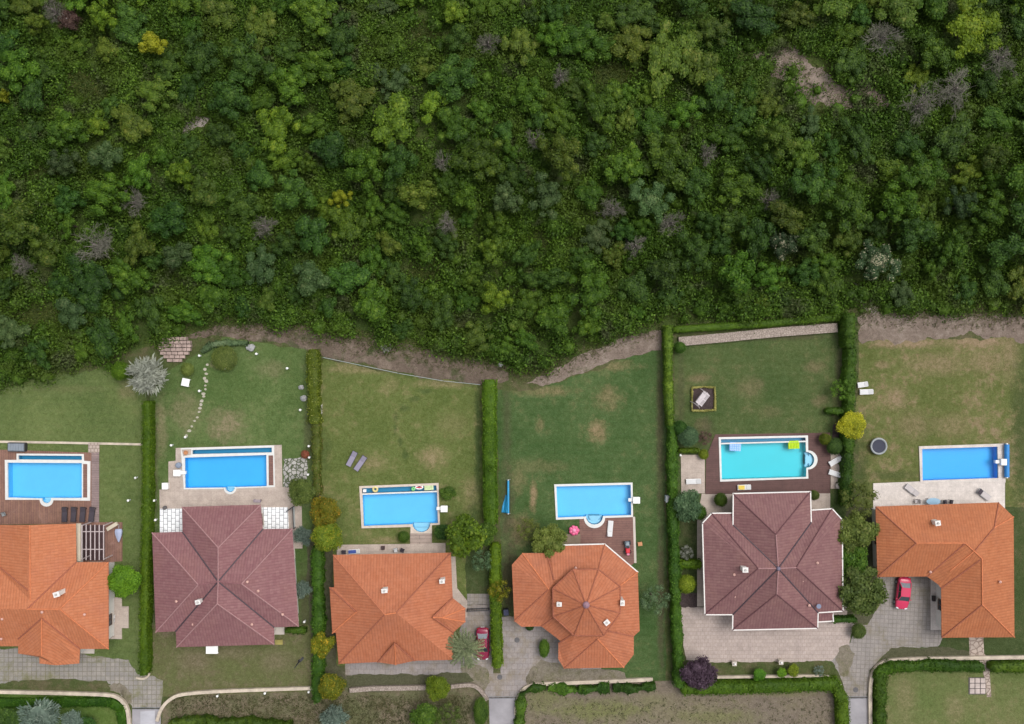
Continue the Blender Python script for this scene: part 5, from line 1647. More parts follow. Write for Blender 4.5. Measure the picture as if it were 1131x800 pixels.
KINDS = ['deep', 'mid', 'olive', 'lime', 'grey']
KW = np.array([0.36, 0.38, 0.17, 0.05, 0.04])
KNAME = {'deep': 'dark green', 'mid': 'mid green', 'olive': 'olive green', 'lime': 'yellow green', 'grey': 'grey green'}
ZNAME = ['near its top edge', 'in its upper middle', 'in its lower middle', 'along its lower edge above the gardens']
cnt = 0
for rmin, rmax, tries in ((22, 31, 160), (16, 24, 700), (12, 17, 3500), (8, 13, 9000)):
    for _ in range(tries):
        if cnt >= 246:
            break
        if rmax < 16 and cnt >= 246:
            break
        px, py = random.uniform(-15, 1146), random.uniform(-12, 395)
        r = random.uniform(rmin, rmax)
        if py > edge_y(px) - r * 0.75:
            continue
        if py > edge_y(px) - 45:
            r *= 0.85
        if any(((px - a) / (b2 + r * .7)) ** 2 + ((py - b) / (c2 + r * .7)) ** 2 < 1 for a, b, b2, c2 in MEADOWS):
            continue
        if any((px - a) ** 2 + (py - b) ** 2 < (0.74 * (r + c)) ** 2 for a, b, c in trees_done):
            continue
        w = KW.copy()
        if px < 250 and py > 150:
            w[4] += 0.12
            w[2] += 0.10
        if px > 700:
            w[0] += 0.15
        if 380 < px < 620 and py < 160:
            w[3] += 0.04
        k = random.choices(KINDS, w)[0]
        h = r * PX * random.uniform(0.9, 1.45) * (1.3 if 170 < py < 310 else 1.0) + 0.7
        z = int(min(3, 4 * py / edge_y(px)))
        tree(px, py, r, h, WOODP[random.randrange(8)], 'wood' + k, '%s tree in the dense wood, %s' % (KNAME[k], ZNAME[z]), 'tree', 'tree', 'trees of the wood', var=random.uniform(0.8, 1.25))
        trees_done.append((px, py, r))
        cnt += 1
print('wood trees', len(trees_done))

UNDER = leaf_mat('undergrowth_leaves', (0.040, 0.082, 0.007), (0.070, 0.134, 0.012), (0.098, 0.165, 0.019),
                 patch=((0.078, 0.130, 0.014), (0.078, 0.100, 0.034)), pscale=0.16)


def bushes(n, region, rlo, rhi, leaf, per, hump=0.8, box=((-25, 1156), (-25, 430))):
    """Many low bushes as leaf clumps; region(px, py) says where they may stand."""
    C, Nn, S = [], [], []
    tv, tf, base = [], [], 0
    iv, if_ = ico()
    m = 0
    while m < n:
        px, py = rng.uniform(*box[0]), rng.uniform(*box[1])
        if not region(px, py):
            continue
        m += 1
        r = rng.uniform(rlo, rhi)
        c = np.array(at(px, py, r * 0.4))
        c[2] = r * 0.25
        k = int(per * r * r)
        p = sphere_pts(k, 1.0)
        q = c + p * np.array([1, 1, hump]) * (r * rng.normal(1, 0.2, k))[:, None]
        C.append(q)
        Nn.append(p + rng.normal(size=(k, 3)) * 0.6)
        S.append(np.full(k, leaf) * rng.uniform(0.7, 1.3))
        w = iv * np.array([1, 1, hump]) * r * 0.58 * rng.uniform(0.7, 1.2, (len(iv), 1)) + c
        tv.append(w)
        tf.append(if_ + base)
        base += len(iv)
    C, Nn, S = np.vstack(C), np.vstack(Nn), np.concatenate(S)
    S = S * rng.uniform(0.6, 1.4, len(C))
    return leaf_quads(C, Nn, S, S * 0.6), np.vstack(tv), np.vstack(tf)


def in_wood(px, py):
    if py > edge_y(px) + abs(rng.normal()) * 6 - 2 and not (745 < px < 940 and py > edge_y(px)):
        return False
    if py > edge_y(px) + 22 or (py > edge_y(px) + 3 and 585 < px < 945):
        return False
    for a, b, b2, c2 in MEADOWS:
        if ((px - a) / b2) ** 2 + ((py - b) / c2) ** 2 < rng.uniform(0.5, 1.1):
            return rng.random() < 0.06
    return True


q, tv, tf = bushes(4700, in_wood, 0.5, 1.9, 0.135, 135)
obj('undergrowth', np_mesh('undergrowth', q, tv, tf, UNDER), kind='stuff')

# the wood goes on beyond the picture as one mass
q, tv, tf = bushes(900, lambda x, y: (x < -22 or x > 1153 or y < -22) and y < edge_y(x) - 10, 1.4, 3.2, 0.30, 26, 0.9, ((-330, 1460), (-330, 400)))
obj('far_wood', np_mesh('far_wood', q, tv, tf, UNDER), kind='stuff')


def grass_tufts(name, n, region, ln, mat, box):
    C = []
    while len(C) < n:
        px, py = rng.uniform(box[0], box[2]), rng.uniform(box[1], box[3])
        if region(px, py):
            C.append(at(px, py, 0))
    C = np.array(C)
    k = 4
    C = np.repeat(C, k, 0) + rng.normal(size=(n * k, 3)) * np.array([.12, .12, 0])
    d = unit(rng.normal(size=C.shape) * 0.8 + np.array([0, 0, 0.9]))
    L = ln * rng.uniform(0.5, 1.3, len(C))
    C[:, 2] = 0.01
    C = C + d * (L * 0.5)[:, None]
    nn = rng.normal(size=C.shape) + np.array([0, 0, 1.0])
    obj(name, np_mesh(name, leaf_quads(C, nn, L * 0.5, 0.04 * rng.uniform(.7, 1.5, len(C)), a=d), mat=mat), kind='stuff')


TUFT = leaf_mat('rough_grass_blades', (0.055, 0.090, 0.014), (0.110, 0.150, 0.028), (0.17, 0.18, 0.06))
TUFT_DRY = leaf_mat('dry_grass_blades', (0.075, 0.095, 0.030), (0.14, 0.135, 0.060), (0.20, 0.175, 0.10))


def near_meadow(px, py):
    if (830 < px < 985 and 45 < py < 122) or (190 < px < 236 and 120 < py < 152):
        return rng.random() < 0.12
    return py < edge_y(px) and any(((px - a) / b2) ** 2 + ((py - b) / c2) ** 2 < 1.3 for a, b, b2, c2 in MEADOWS)


grass_tufts('meadow_grass', 9000, near_meadow, 0.45, TUFT, (-20, 0, 1140, 400))
grass_tufts('bank_weeds', 3500, lambda x, y: edge_y(x) - 4 < y < edge_y(x) + rng.uniform(4, 26) and 230 < x and not (735 < x < 945), 0.30, TUFT_DRY, (230, 330, 1150, 430))
grass_tufts('verge_grass', 3200, lambda x, y: edge_y(x) - 4 < y < edge_y(x) + rng.uniform(0, 14), 0.35, TUFT, (-30, 330, 1150, 425))
grass_tufts('scrub_weeds', 2600, lambda x, y: y > 768, 0.28, TUFT_DRY, (190, 768, 520, 805))
grass_tufts('field_grass', 500, lambda x, y: y > 772, 0.22, TUFT_DRY, (580, 772, 925, 805))

# ------------------------------------------------------------------ walls, fences, edgings
def low_wall(label, pts, wpx, h, mat, name='garden_wall', cat='wall', smooth_=0, group='low garden walls'):
    if smooth_:
        pts = chaikin(pts, smooth_, closed=False)
    P = [Vector(xy(p[0], p[1], h)) for p in pts]
    w = wpx * PX / 2
    Lf, Rt = [], []
    for i in range(len(P)):
        d = (P[min(i + 1, len(P) - 1)] - P[max(i - 1, 0)]).normalized()
        n = Vector((-d.y, d.x)) * w
        Lf.append(tuple(P[i] + n))
        Rt.append(tuple(P[i] - n))
    mb = MB()
    k = len(P)
    vs = [(x, y, 0) for x, y in Lf] + [(x, y, h) for x, y in Lf] + [(x, y, h) for x, y in Rt] + [(x, y, 0) for x, y in Rt]
    fs = []
    for i in range(k - 1):
        for j in range(3):
            fs.append((j * k + i, (j + 1) * k + i, (j + 1) * k + i + 1, j * k + i + 1))
    fs += [(0, 3 * k, 2 * k, k), (k - 1, 2 * k - 1, 3 * k - 1, 4 * k - 1)]
    mb.add(vs, fs)
    return mb.build(name, mat, label=label, cat=cat, group=group)


low_wall('pale low wall curving round the bright verge at the bottom left', [(-40, 764), (60, 766), (115, 767.5), (130, 770), (139, 780), (142, 792), (143, 830)], 3.6, 0.4, KERB, smooth_=2)
low_wall('pale low wall in front of the worn front lawn, curved at its left end', [(347, 760.5), (300, 762), (240, 764), (200, 767), (188, 772), (178, 782), (173, 797)], 3.4, 0.4, KERB, smooth_=2)
low_wall('pale low wall under the octagonal roofed house, curved at the lane', [(721, 751), (660, 753.5), (592, 756), (579, 760), (573, 769), (570, 782), (570, 790)], 3.8, 0.4, KERB, smooth_=2)
low_wall('pale low wall behind the trimmed front hedge by the purple tree', [(792, 748.5), (860, 747.5), (915, 747), (924, 751), (929, 757)], 2.6, 0.4, KERB, smooth_=2)
low_wall('pale low wall curving round the meadow at the bottom right', [(1200, 726), (1131, 726.5), (1050, 727.5), (985, 729), (971, 734), (963, 746), (961, 765), (962.5, 830)], 3.8, 0.4, KERB, smooth_=2)
low_wall('broken rough stone wall in front of the orange house with the palm', [(386, 763), (410, 761), (440, 760.5), (470, 760)], 5, 0.45, STONEWALL)
low_wall('broken rough stone wall right of the rounded yellow green tree, curving to the lane', [(498, 759), (515, 757), (524, 757.5), (532, 764), (538, 774)], 4, 0.4, STONEWALL, smooth_=2)
low_wall('wide rubble stone wall along the top of the lawn with the garden swing', [(750, 377.5), (800, 373), (860, 367), (925, 362)], 10, 0.45, STONEWALL)
low_wall('thin pale edging across the striped lawn above the reddish deck', [(-40, 487.5), (60, 489), (157, 491)], 2.4, 0.10, KERB, 'lawn_edging', 'edging', group=None)
low_wall('short curved pale kerb at the lower end of the left hand hedge', [(150, 749), (158, 750.5), (163, 748), (165, 744)], 2.0, 0.15, KERB, 'kerb_stone', 'kerb', 1, group=None)
MB().box((*xy(104, 494.5), 0.06), (12 * PX, 11 * PX, 0.12)).build('paving_step', brick_mat('step_bricks', (0.44, 0.35, 0.30), (0.38, 0.31, 0.27), (0.22, 0.17, 0.14), 0.45, 0.45, 0.5, 0.05), label='square brick step in the lawn edging above the reddish deck', cat='step')


def fence(label, pts, h, mat, step=2.2, rails=3, name='fence', group=None, thick=0.05):
    P = [Vector((*xy(p[0], p[1], h * 0.8), 0)) for p in pts]
    root = empty(name, P[0], 0, label, 'fence', group)
    for a, b in zip(P[:-1], P[1:]):
        A, B = a - P[0], b - P[0]
        L = (B - A).length
        k = max(1, int(L / step))
        for i in range(k + 1):
            q = A.lerp(B, i / k)
            MB().box((q.x, q.y, h / 2), (0.07, 0.07, h)).build('post', mat, root)
        rl = MB()
        for j in range(rails):
            z = h * (0.2 + 0.75 * j / max(1, rails - 1))
            d = (B - A)
            m = (A + B) / 2
            rl.box((m.x, m.y, z), (L, thick, thick), math.atan2(d.y, d.x))
        rl.build('rail', mat, root)
    return root


fence('pale fence along the left side of the dark hedge by the short clipped hedge', [(937, 377), (937, 440), (936.5, 485)], 1.3, M('pale_fence', (0.45, 0.44, 0.42), 0.6, 0.1), thick=0.10)
fence('thin grey wire fence along the top of the lawn with two grey loungers', [(357, 395), (400, 404), (440, 412.5), (490, 421), (530, 425)], 0.9, M('wire_grey', (0.26, 0.29, 0.27), 0.6, 0.1), 3.0, 2)
# black sliding gate beside the bay roof
gp = at(528, 674.5, 1.0)
g_ = empty('gate', (gp.x, gp.y, 0), R(2), 'black metal gate between the bay roofed house and the hedge', 'gate')
for x in (-1.4, 1.4):
    MB().box((x, 0, 0.65), (0.12, 0.12, 1.3)).build('post', DARKM, g_)
q = MB()
for i in range(13):
    q.box((-1.3 + 0.217 * i, 0, 0.62), (0.05, 0.04, 1.1))
for z in (0.12, 1.15):
    q.box((0, 0, z), (2.7, 0.09, 0.09))
q.build('bars', DARKM, g_)

for (a, b, y, lb) in ((146, 178, 782.5, 'dark drain grate across the left hand lane'), (539.5, 570, 770.5, 'dark drain grate across the middle lane'), (935.5, 961, 770.5, 'dark drain grate across the right hand lane')):
    p, q = at(a, y), at(b, y - 0.6)
    gr = empty('drain_grate', ((p.x + q.x) / 2, p.y, 0), 0, lb, 'drain grate', 'drain grates across the lanes')
    L = q.x - p.x
    m = MB().box((0, -0.13, 0.035), (L, 0.03, 0.05)).box((0, 0.13, 0.035), (L, 0.03, 0.05))
    m.build('frame', GREYM, gr)
    m = MB()
    for i in range(int(L / 0.16)):
        m.box((-L / 2 + 0.1 + 0.16 * i, 0, 0.033), (0.08, 0.24, 0.036))
    m.build('grating', DARKM, gr)
for (px, py, lb) in ((945, 762, 'round manhole cover on the right hand driveway'), (552, 748, 'round manhole cover on the middle driveway'), (571, 707, 'round manhole cover in the paved yard left of the oval shrub')):
    p = at(px, py)
    MB().lathe([(0.34, 0.0), (0.34, 0.035), (0.28, 0.04), (0.27, 0.03), (0.05, 0.032)], (0, 0, 0), 20).build('manhole_cover', M('iron_cover', (0.10, 0.095, 0.10), 0.7, 0.2), label=lb, cat='manhole cover', group='manhole covers').location = (p.x, p.y, 0.015)

# stone steps up the bank
p = at(195, 387)
st = empty('stone_steps', (p.x, p.y, 0), 0, 'broad reddish stone steps in the bank above the silver tree', 'steps')
for i in range(7):
    wd = [3.2, 3.9, 4.2, 4.1, 3.8, 3.0, 2.0][i]
    ox = [0.1, 0.1, 0.0, -0.05, -0.1, -0.1, -0.2][i]
    m = MB()
    x = -wd / 2
    k = 0
    while x < wd / 2 - 0.2:
        w = min(random.uniform(0.5, 0.85), wd / 2 - x)
        m.box((ox + x + w / 2, 1.5 - 0.47 * i, 0.06 + 0.055 * (7 - i)), (w - 0.07, 0.40, 0.14 + 0.11 * (7 - i)))
        x += w
    m.build('step', M('pinkish_step_stone', (0.34, 0.255, 0.225), 0.9, 0.3, 1.2, b=0.4), st, bev=0.03)
# stepping stones down the worn lawn
SS = [(229, 403), (226.5, 408), (228, 413), (226, 418), (228, 421), (227, 426), (227, 430), (225, 435), (225, 438), (223, 443), (222, 447), (221, 451), (220, 455), (218, 461), (215, 465), (212, 471), (209, 476), (206, 481)]
for i, (px, py) in enumerate(SS):
    p = at(px, py)
    m = MB()
    nv = 7
    pr = [(math.cos(6.283 * k / nv) * random.uniform(.75, 1.1), math.sin(6.283 * k / nv) * random.uniform(.7, 1.05)) for k in range(nv)]
    s = random.uniform(0.17, 0.29)
    m.prism([(a * s, b * s * 0.85) for a, b in pr], 0.0, 0.06)
    o = m.build('stepping_stone', M('pale_stepping_stone', (0.40, 0.37, 0.30), 0.9, 0.25), bev=0.015,
                label='pale flat stone in the curved line of stepping stones down the worn lawn', cat='stepping stone', group='stepping stones on the lawn')
    o.location = (p.x, p.y, 0.008)
for (px, py, s, lb) in ((277, 384, 0.62, 'grey boulder at the end of the lavender border'), (333, 428, 0.40, 'grey boulder against the broad mottled hedge, upper of two'), (336, 440, 0.50, 'grey boulder against the broad mottled hedge, lower of two'), (553, 403, 0.36, 'pale boulder at the edge of the wood above the long hedge')):
    p = at(px, py)
    m = MB()
    iv, if_ = ico()
    jit = rng.uniform(0.75, 1.1, (len(iv), 1))
    m.add([tuple(v) for v in iv * jit * np.array([s, s * 0.85, s * 0.6]) + np.array([0, 0, s * 0.3])], [tuple(f) for f in if_])
    m.build('boulder', M('grey_rock', (0.30, 0.30, 0.30), 0.9, 0.3, 2.0, b=0.5), label=lb, cat='boulder', group='boulders').location = (p.x, p.y, 0)

# ------------------------------------------------------------------ garden lamps
lamp0 = empty('garden_lamp', (0, 0, 0))
MB().tube((0, 0, 0), (0, 0, 0.5), 0.035, n=8).lathe([(0.09, 0.0), (0.09, 0.04), (0.04, 0.05)]).build('post', GREYM, lamp0)
MB().ball((0, 0, 0.62), 0.165, 1.0, 14, 10).build('globe', M('white_globe', (0.82, 0.82, 0.80), 0.3, 0.02), lamp0, smooth=True)
LAMPS = [(283, 391, 'beside the boulder end of the lavender border'), (248, 407, 'at the lower edge of the wide green mound'), (220, 393, 'at the head of the stepping stone path'), (317, 407, 'on the upper lawn left of the broad mottled hedge'),
         (331.5, 453, 'at the foot of the broad mottled hedge'), (341, 493, 'by the thin reddish hedge above the red flowers'), (341.5, 505.5, 'beside the red flowering bush'), (340, 524.5, 'at the right side of the crazy paving'),
         (220, 432, 'left of the stepping stones on the worn lawn'), (189, 492, 'on the lawn above the corner of the beige terrace'), (204.5, 483, 'where the stepping stones end above the pool'), (170, 553, 'left of the upper white slab terrace'), (171.5, 574.5, 'by the hedge left of the white slab terrace'),
         (149.5, 528, 'on the left lawn, upper of two by the clipped hedge'), (141.5, 553, 'on the left lawn, lower of two by the clipped hedge'),
         (336, 687, 'at the lower right corner of the maroon roof with pale hips'), (240, 769, 'at the wall below the worn front lawn, left one'), (292.5, 766, 'at the wall below the worn front lawn, middle one'), (341, 764.5, 'at the wall below the worn front lawn, right one'), (751.5, 503, 'in the hedge by the small left terrace'), (927, 668, 'near the short forecourt hedge corner')]
for i, (px, py, w) in enumerate(LAMPS[:-1]):
    o = lamp0 if i == 0 else copy_tree(lamp0)
    p = at(px, py, 0.6)
    o.location = (p.x, p.y, 0)
    tag(o, 'small white globe lamp ' + w, 'garden lamp', 'white globe garden lamps')
for px, py, lb in ((811.5, 733.5, 'square white lamp pillar in the planted strip, nearer the purple tree'), (863, 732, 'square white lamp pillar in the planted strip, beside the bright shrubs')):
    p = at(px, py, 0.9)
    r_ = empty('lamp_pillar', (p.x, p.y, 0), 0, lb, 'lamp pillar', 'lamp pillars by the forecourt')
    MB().box((0, 0, 0.4), (0.44, 0.44, 0.8)).build('pillar', STUCCO2, r_)
    MB().box((0, 0, 0.83), (0.56, 0.56, 0.08)).build('capstone', PALE, r_)
    MB().ball((0, 0, 0.98), 0.13).build('lamp', WHITEP, r_, smooth=True)
# dark lamp post on the front lawn
p = at(331, 730, 0)
lp = empty('lamp_post', (p.x, p.y, 0), 0, 'dark lamp post standing at the hedge side of the worn front lawn', 'lamp post')
MB().lathe([(0.2, 0), (0.2, 0.1), (0.08, 0.2), (0.05, 2.6)], n=12).build('post', DARKM, lp)
MB().tube((0, 0, 2.5), (0.75, 0.9, 2.75), 0.04).build('arm', DARKM, lp)
MB().box((0.95, 1.15, 2.72), (0.55, 0.28, 0.14), R(50)).build('lamp_head', DARKM, lp)

# ------------------------------------------------------------------ pool equipment
def pool_filter(px, py, rz, label):
    p = at(px, py, 0.15)
    r_ = empty('pool_filter', (p.x, p.y, 0.15), rz, label, 'pool filter', 'white pool filters hung on pool rims')
    MB().box((0.28, 0, 0.28), (0.85, 0.78, 0.56)).build('housing', WHITEP, r_, bev=0.05)
    MB().box((0.28, 0, 0.585), (0.9, 0.82, 0.05)).build('lid', WHITE, r_, bev=0.015)
    MB().box((-0.42, 0, 0.14), (0.62, 0.42, 0.26)).box((-0.66, 0, -0.12), (0.14, 0.36, 0.3)).build('skimmer', WHITEP, r_, bev=0.03)
    MB().tube((0.72, 0.2, 0.1), (1.0, 0.2, -0.1), 0.05).build('hose', DARKM, r_)


pool_filter(199.5, 522, R(180), 'white filter box on the left rim of the pool behind the pale hipped maroon house')
pool_filter(488.5, 561.5, 0, 'white filter box on the right rim of the beige rimmed pool')
pool_filter(700, 552, 0, 'white filter box on the right rim of the pool beside the octagonal house')
pool_filter(1104.5, 510, 0, 'white filter box on the right rim of the deep blue pool, beside the blue roll')


def cover_roll(px, y0, y1, label, sheet_=None, mat=BLUE, r=0.2):
    a, b = at(px, y0, 0.5), at(px, y1, 0.5)
    r_ = empty('pool_cover_roller', (a.x, (a.y + b.y) / 2, 0), 0, label, 'pool cover roller', 'blue pool cover rollers')
    L = abs(a.y - b.y)
    MB().tube((0, -L / 2, 0.5), (0, L / 2, 0.5), r, n=16).build('cover_roll', mat, r_, smooth=False)
    for s in (-1, 1):
        MB().tube((0, s * (L / 2 + 0.02), 0.5), (0, s * (L / 2 + 0.14), 0.5), r * 0.5, n=12).build('hub', WHITEP, r_)
        MB().tube((-0.28, s * (L / 2 + 0.10), 0), (0, s * (L / 2 + 0.10), 0.5), 0.03).tube((0.28, s * (L / 2 + 0.10), 0), (0, s * (L / 2 + 0.10), 0.5), 0.03).build('stand', GREYM, r_)
    if sheet_:
        q = MB()
        nx, ny = 8, 14
        vs = []
        for j in range(ny + 1):
            for i in range(nx + 1):
                t = j / ny
                w = 0.25 + 0.75 * min(1, t * 1.3)
                x = -0.15 - i / nx * 0.70 * w
                vs.append((x, -L / 2 + 0.1 + (1 - t) * 2.3 - 0.1, 0.05 + 0.45 * max(0, 1 - i / nx * 1.6) + 0.05 * math.sin(i * 1.7 + j * .9)))
        q.add(vs, [(j * (nx + 1) + i, j * (nx + 1) + i + 1, (j + 1) * (nx + 1) + i + 1, (j + 1) * (nx + 1) + i) for j in range(ny) for i in range(nx)])
        o = q.build('cover_sheet', mat, r_, smooth=True)
        so = o.modifiers.new('t', 'SOLIDIFY')
        so.thickness = 0.02
    return r_


cover_roll(561.3, 531, 567, 'bright blue pool cover roller with loose sheet on the lawn by the long hedge', True, BLUE2, 0.14)
cover_roll(1112, 491, 527, 'blue pool cover roller standing at the right end of the deep blue pool', None, BLUE, 0.30)

# floats and mats on the water
p = at(812, 493.5)
fl = empty('pool_float', (p.x, p.y, -0.02), R(-3), 'pale blue checked mat floating at the left of the turquoise pool', 'pool float', 'pool floats')
m = MB()
for i in range(5):
    for j in range(4):
        m.box((-0.58 + 0.29 * i, -0.42 + 0.28 * j, 0.06), (0.25, 0.24, 0.12))
m.build('cushions', M('pale_blue_vinyl', (0.32, 0.50, 0.80), 0.4, 0.1), fl, bev=0.04)
MB().box((0, 0, 0.035), (1.5, 1.15, 0.06)).build('mat', M('sky_blue_vinyl', (0.16, 0.42, 0.85), 0.4, 0.05), fl, bev=0.02)
p = at(876.5, 492)
fl = empty('pool_float', (p.x, p.y, -0.02), R(2), 'lime green mat floating at the right of the turquoise pool', 'pool float', 'pool floats')
m = MB()
for i in range(7):
    m.tube((-0.62 + 0.207 * i, -0.44, 0.07), (-0.62 + 0.207 * i, 0.44, 0.07), 0.115, n=10)
m.build('ribs', M('lime_vinyl', (0.42, 0.62, 0.01), 0.4, 0.05), fl)
MB().tube((-0.6, 0.5, 0.09), (0.6, 0.5, 0.09), 0.12, n=10).build('pillow', MATS['lime_vinyl'], fl)


def torus(Rr, r, n=24, m=10, z=0.0):
    vs, fs = [], []
    for i in range(n):
        for j in range(m):
            a, b = 2 * math.pi * i / n, 2 * math.pi * j / m
            vs.append(((Rr + r * math.cos(b)) * math.cos(a), (Rr + r * math.cos(b)) * math.sin(a), z + r * math.sin(b)))
            fs.append((i * m + j, ((i + 1) % n) * m + j, ((i + 1) % n) * m + (j + 1) % m, i * m + (j + 1) % m))
    return MB().add(vs, fs)


p = at(414.5, 540.5)
torus(0.27, 0.14).build('swim_ring', M('cream_yellow_vinyl', (0.60, 0.52, 0.22), 0.4, 0.1), smooth=True, label='pale yellow swim ring lying in the pool trough', cat='swim ring').location = (p.x, p.y, 0.06)
p = at(456.5, 540)
torus(0.16, 0.12).build('swim_ring', M('green_vinyl', (0.18, 0.55, 0.20), 0.4, 0.1), smooth=True, label='small green swim ring lying in the pool trough', cat='swim ring').location = (p.x, p.y, 0.06)
p = at(473.5, 538.7)
fl = empty('pool_float', (p.x, p.y, 0.0), R(3), 'pale yellow green air mat lying in the pool trough', 'pool float', 'pool floats')
m = MB()
for j in range(4):
    m.tube((-0.55, -0.24 + 0.16 * j, 0.06), (0.55, -0.24 + 0.16 * j, 0.06), 0.09, n=8)
m.build('ribs', M('pale_lime_vinyl', (0.55, 0.66, 0.38), 0.4, 0.1), fl)
MB().box((0.52, 0, 0.12), (0.22, 0.6, 0.14)).build('pillow', MATS['pale_lime_vinyl'], fl, bev=0.05)
p = at(463, 538.3)
fl = empty('inflatable_boat', (p.x, p.y, 0.0), R(3), 'small white inflatable with a red stripe lying in the pool trough', 'inflatable', None)
torus(0.30, 0.12).build('tube', WHITEP, fl, smooth=True).scale = (1.35, 0.75, 1)
MB().box((0, 0, 0.1), (0.8, 0.12, 0.08)).build('stripe', RED, fl, bev=0.03)
p = at(403, 542)
m = MB().box((0, 0, 0.12), (0.42, 0.38, 0.24))
m.build('skimmer_basket', WHITEP, bev=0.04, label='small white skimmer box at the left end of the pool trough', cat='skimmer').location = (p.x, p.y, 0.0)
# pink inflatable on the deck of the octagonal house
p = at(634, 586, 0.3)
fl = empty('inflatable_flamingo_ring', (p.x, p.y, 0.085), 0, 'bright pink petal shaped inflatable on the grass edge of the brown deck', 'inflatable')
fl.name = 'pink_inflatable'
PINK = M('pink_vinyl', (0.70, 0.12, 0.26), 0.35, 0.1)
for i in range(7):
    a = i * 6.283 / 7
    MB().ball((math.cos(a) * 0.42, math.sin(a) * 0.40, 0.2), 0.27 * random.uniform(.85, 1.15), 0.75).build('petal', PINK, fl, smooth=True)
MB().ball((0, 0, 0.26), 0.34, 0.8).build('cushion', M('pale_pink_vinyl', (0.80, 0.26, 0.42), 0.35, 0.1), fl, smooth=True)

# ------------------------------------------------------------------ garden furniture
FABRIC_W = M('white_canvas', (0.62, 0.62, 0.63), 0.9, 0.05)
FABRIC_G = M('mauve_grey_canvas', (0.25, 0.23, 0.30), 0.9, 0.08)
FABRIC_D = M('dark_canvas', (0.055, 0.045, 0.058), 0.9, 0.15)
FABRIC_Y = M('yellow_canvas', (0.70, 0.52, 0.10), 0.9, 0.08)


def lounger(px, py, rz, frame, fabric, label, L=1.9, W=0.66, back=0.32, z0=0.0, group='sun loungers', fabric2=None):
    p = at(px, py, z0 + 0.35)
    r_ = empty('sun_lounger', (p.x, p.y, z0), rz, label, 'sun lounger', group)
    f = MB()
    for s in (-1, 1):
        f.box((0, s * (W / 2 - 0.03), 0.28), (L, 0.06, 0.07))
    for x in (-L / 2 + 0.03, 0.05, L / 2 - 0.03):
        f.box((x, 0, 0.28), (0.06, W - 0.12, 0.06))
    f.build('frame', frame, r_)
    for sx in (-1, 1):
        for sy in (-1, 1):
            MB().box((sx * (L / 2 - 0.2), sy * (W / 2 - 0.04), 0.12), (0.06, 0.06, 0.25)).build('leg', frame, r_)
    MB().box((-L * 0.16, 0, 0.335), (L * 0.66, W - 0.10, 0.05)).build('seat', fabric, r_, bev=0.02)
    b = MB()
    x0, x1 = L * 0.18, L * 0.18 + L * 0.33 * math.cos(back)
    z1 = 0.33 + L * 0.33 * math.sin(back)
    w = W / 2 - 0.05
    b.add([(x0, -w, 0.32), (x0, w, 0.32), (x1, w, z1), (x1, -w, z1), (x0, -w, 0.37), (x0, w, 0.37), (x1, w, z1 + 0.05), (x1, -w, z1 + 0.05)],
          [(0, 1, 2, 3), (7, 6, 5, 4), (0, 4, 5, 1), (1, 5, 6, 2), (2, 6, 7, 3), (3, 7, 4, 0)])
    b.build('backrest', fabric2 or fabric, r_, bev=0.01)
    return r_


lounger(388.5, 507, R(62), DARKM, FABRIC_G, 'mauve grey lounger with a dark frame on the yellowed lawn, left of the pair', L=2.1, W=0.75)
lounger(398, 512, R(55), DARKM, FABRIC_G, 'mauve grey lounger with a dark frame on the yellowed lawn, right of the pair', L=2.2, W=0.75)
for i, x in enumerate((71, 81, 91, 101)):
    lounger(x, 568.5, R(88 - 2 * i), DARKM, FABRIC_D, 'dark lounger on the reddish deck, %s in the row of four' % ('leftmost', 'second from the left', 'third from the left', 'rightmost')[i], L=1.95, W=0.72, z0=0.08)
lounger(674, 584, R(-95), WHITEP, FABRIC_W, 'white lounger on the brown deck beside the rounded pool steps', z0=0.08, L=2.0)
lounger(766, 532, R(2), WHITEP, FABRIC_W, 'white lounger lying across the small terrace left of the turquoise pool', z0=0.10)
lounger(822, 538.5, R(2), WHITEP, FABRIC_W, 'white lounger with a yellow towel on the dark deck', z0=0.08, L=1.7, back=0.1)
p = at(819, 538.5, 0.45)
MB().box((0, 0, 0), (0.8, 0.52, 0.035)).box((0.1, -0.28, -0.04), (0.6, 0.03, 0.1)).build('towel', FABRIC_Y, bev=0.01, label='yellow towel spread on the white lounger on the dark deck', cat='towel').location = (p.x, p.y, 0.385 + 0.08)
lounger(923, 509.5, R(30), WHITEP, FABRIC_W, 'white lounger on the terrace right of the turquoise pool, upper of two', z0=0.10, L=1.75)
lounger(923, 523.5, R(-18), WHITEP, FABRIC_W, 'white lounger on the terrace right of the turquoise pool, lower of two', z0=0.10, L=1.75)
lounger(953, 425, R(8), WHITEP, FABRIC_W, 'white lounger beside the dark hedge, the shorter upper one', L=1.3)
lounger(957, 433, R(2), WHITEP, FABRIC_W, 'white lounger beside the dark hedge, the longer lower one', L=1.7)
lounger(1007, 541.5, R(-38), GREYM, M('pale_grey_canvas', (0.48, 0.44, 0.44), 0.9, 0.08), 'pale grey lounger on the pale terrace, left one', L=1.9, W=0.75, z0=0.10)
lounger(1087, 546.5, R(142), GREYM, MATS['pale_grey_canvas'], 'pale grey lounger with a dark headrest on the pale terrace, right one', L=1.9, W=0.75, z0=0.10, fabric2=FABRIC_D)

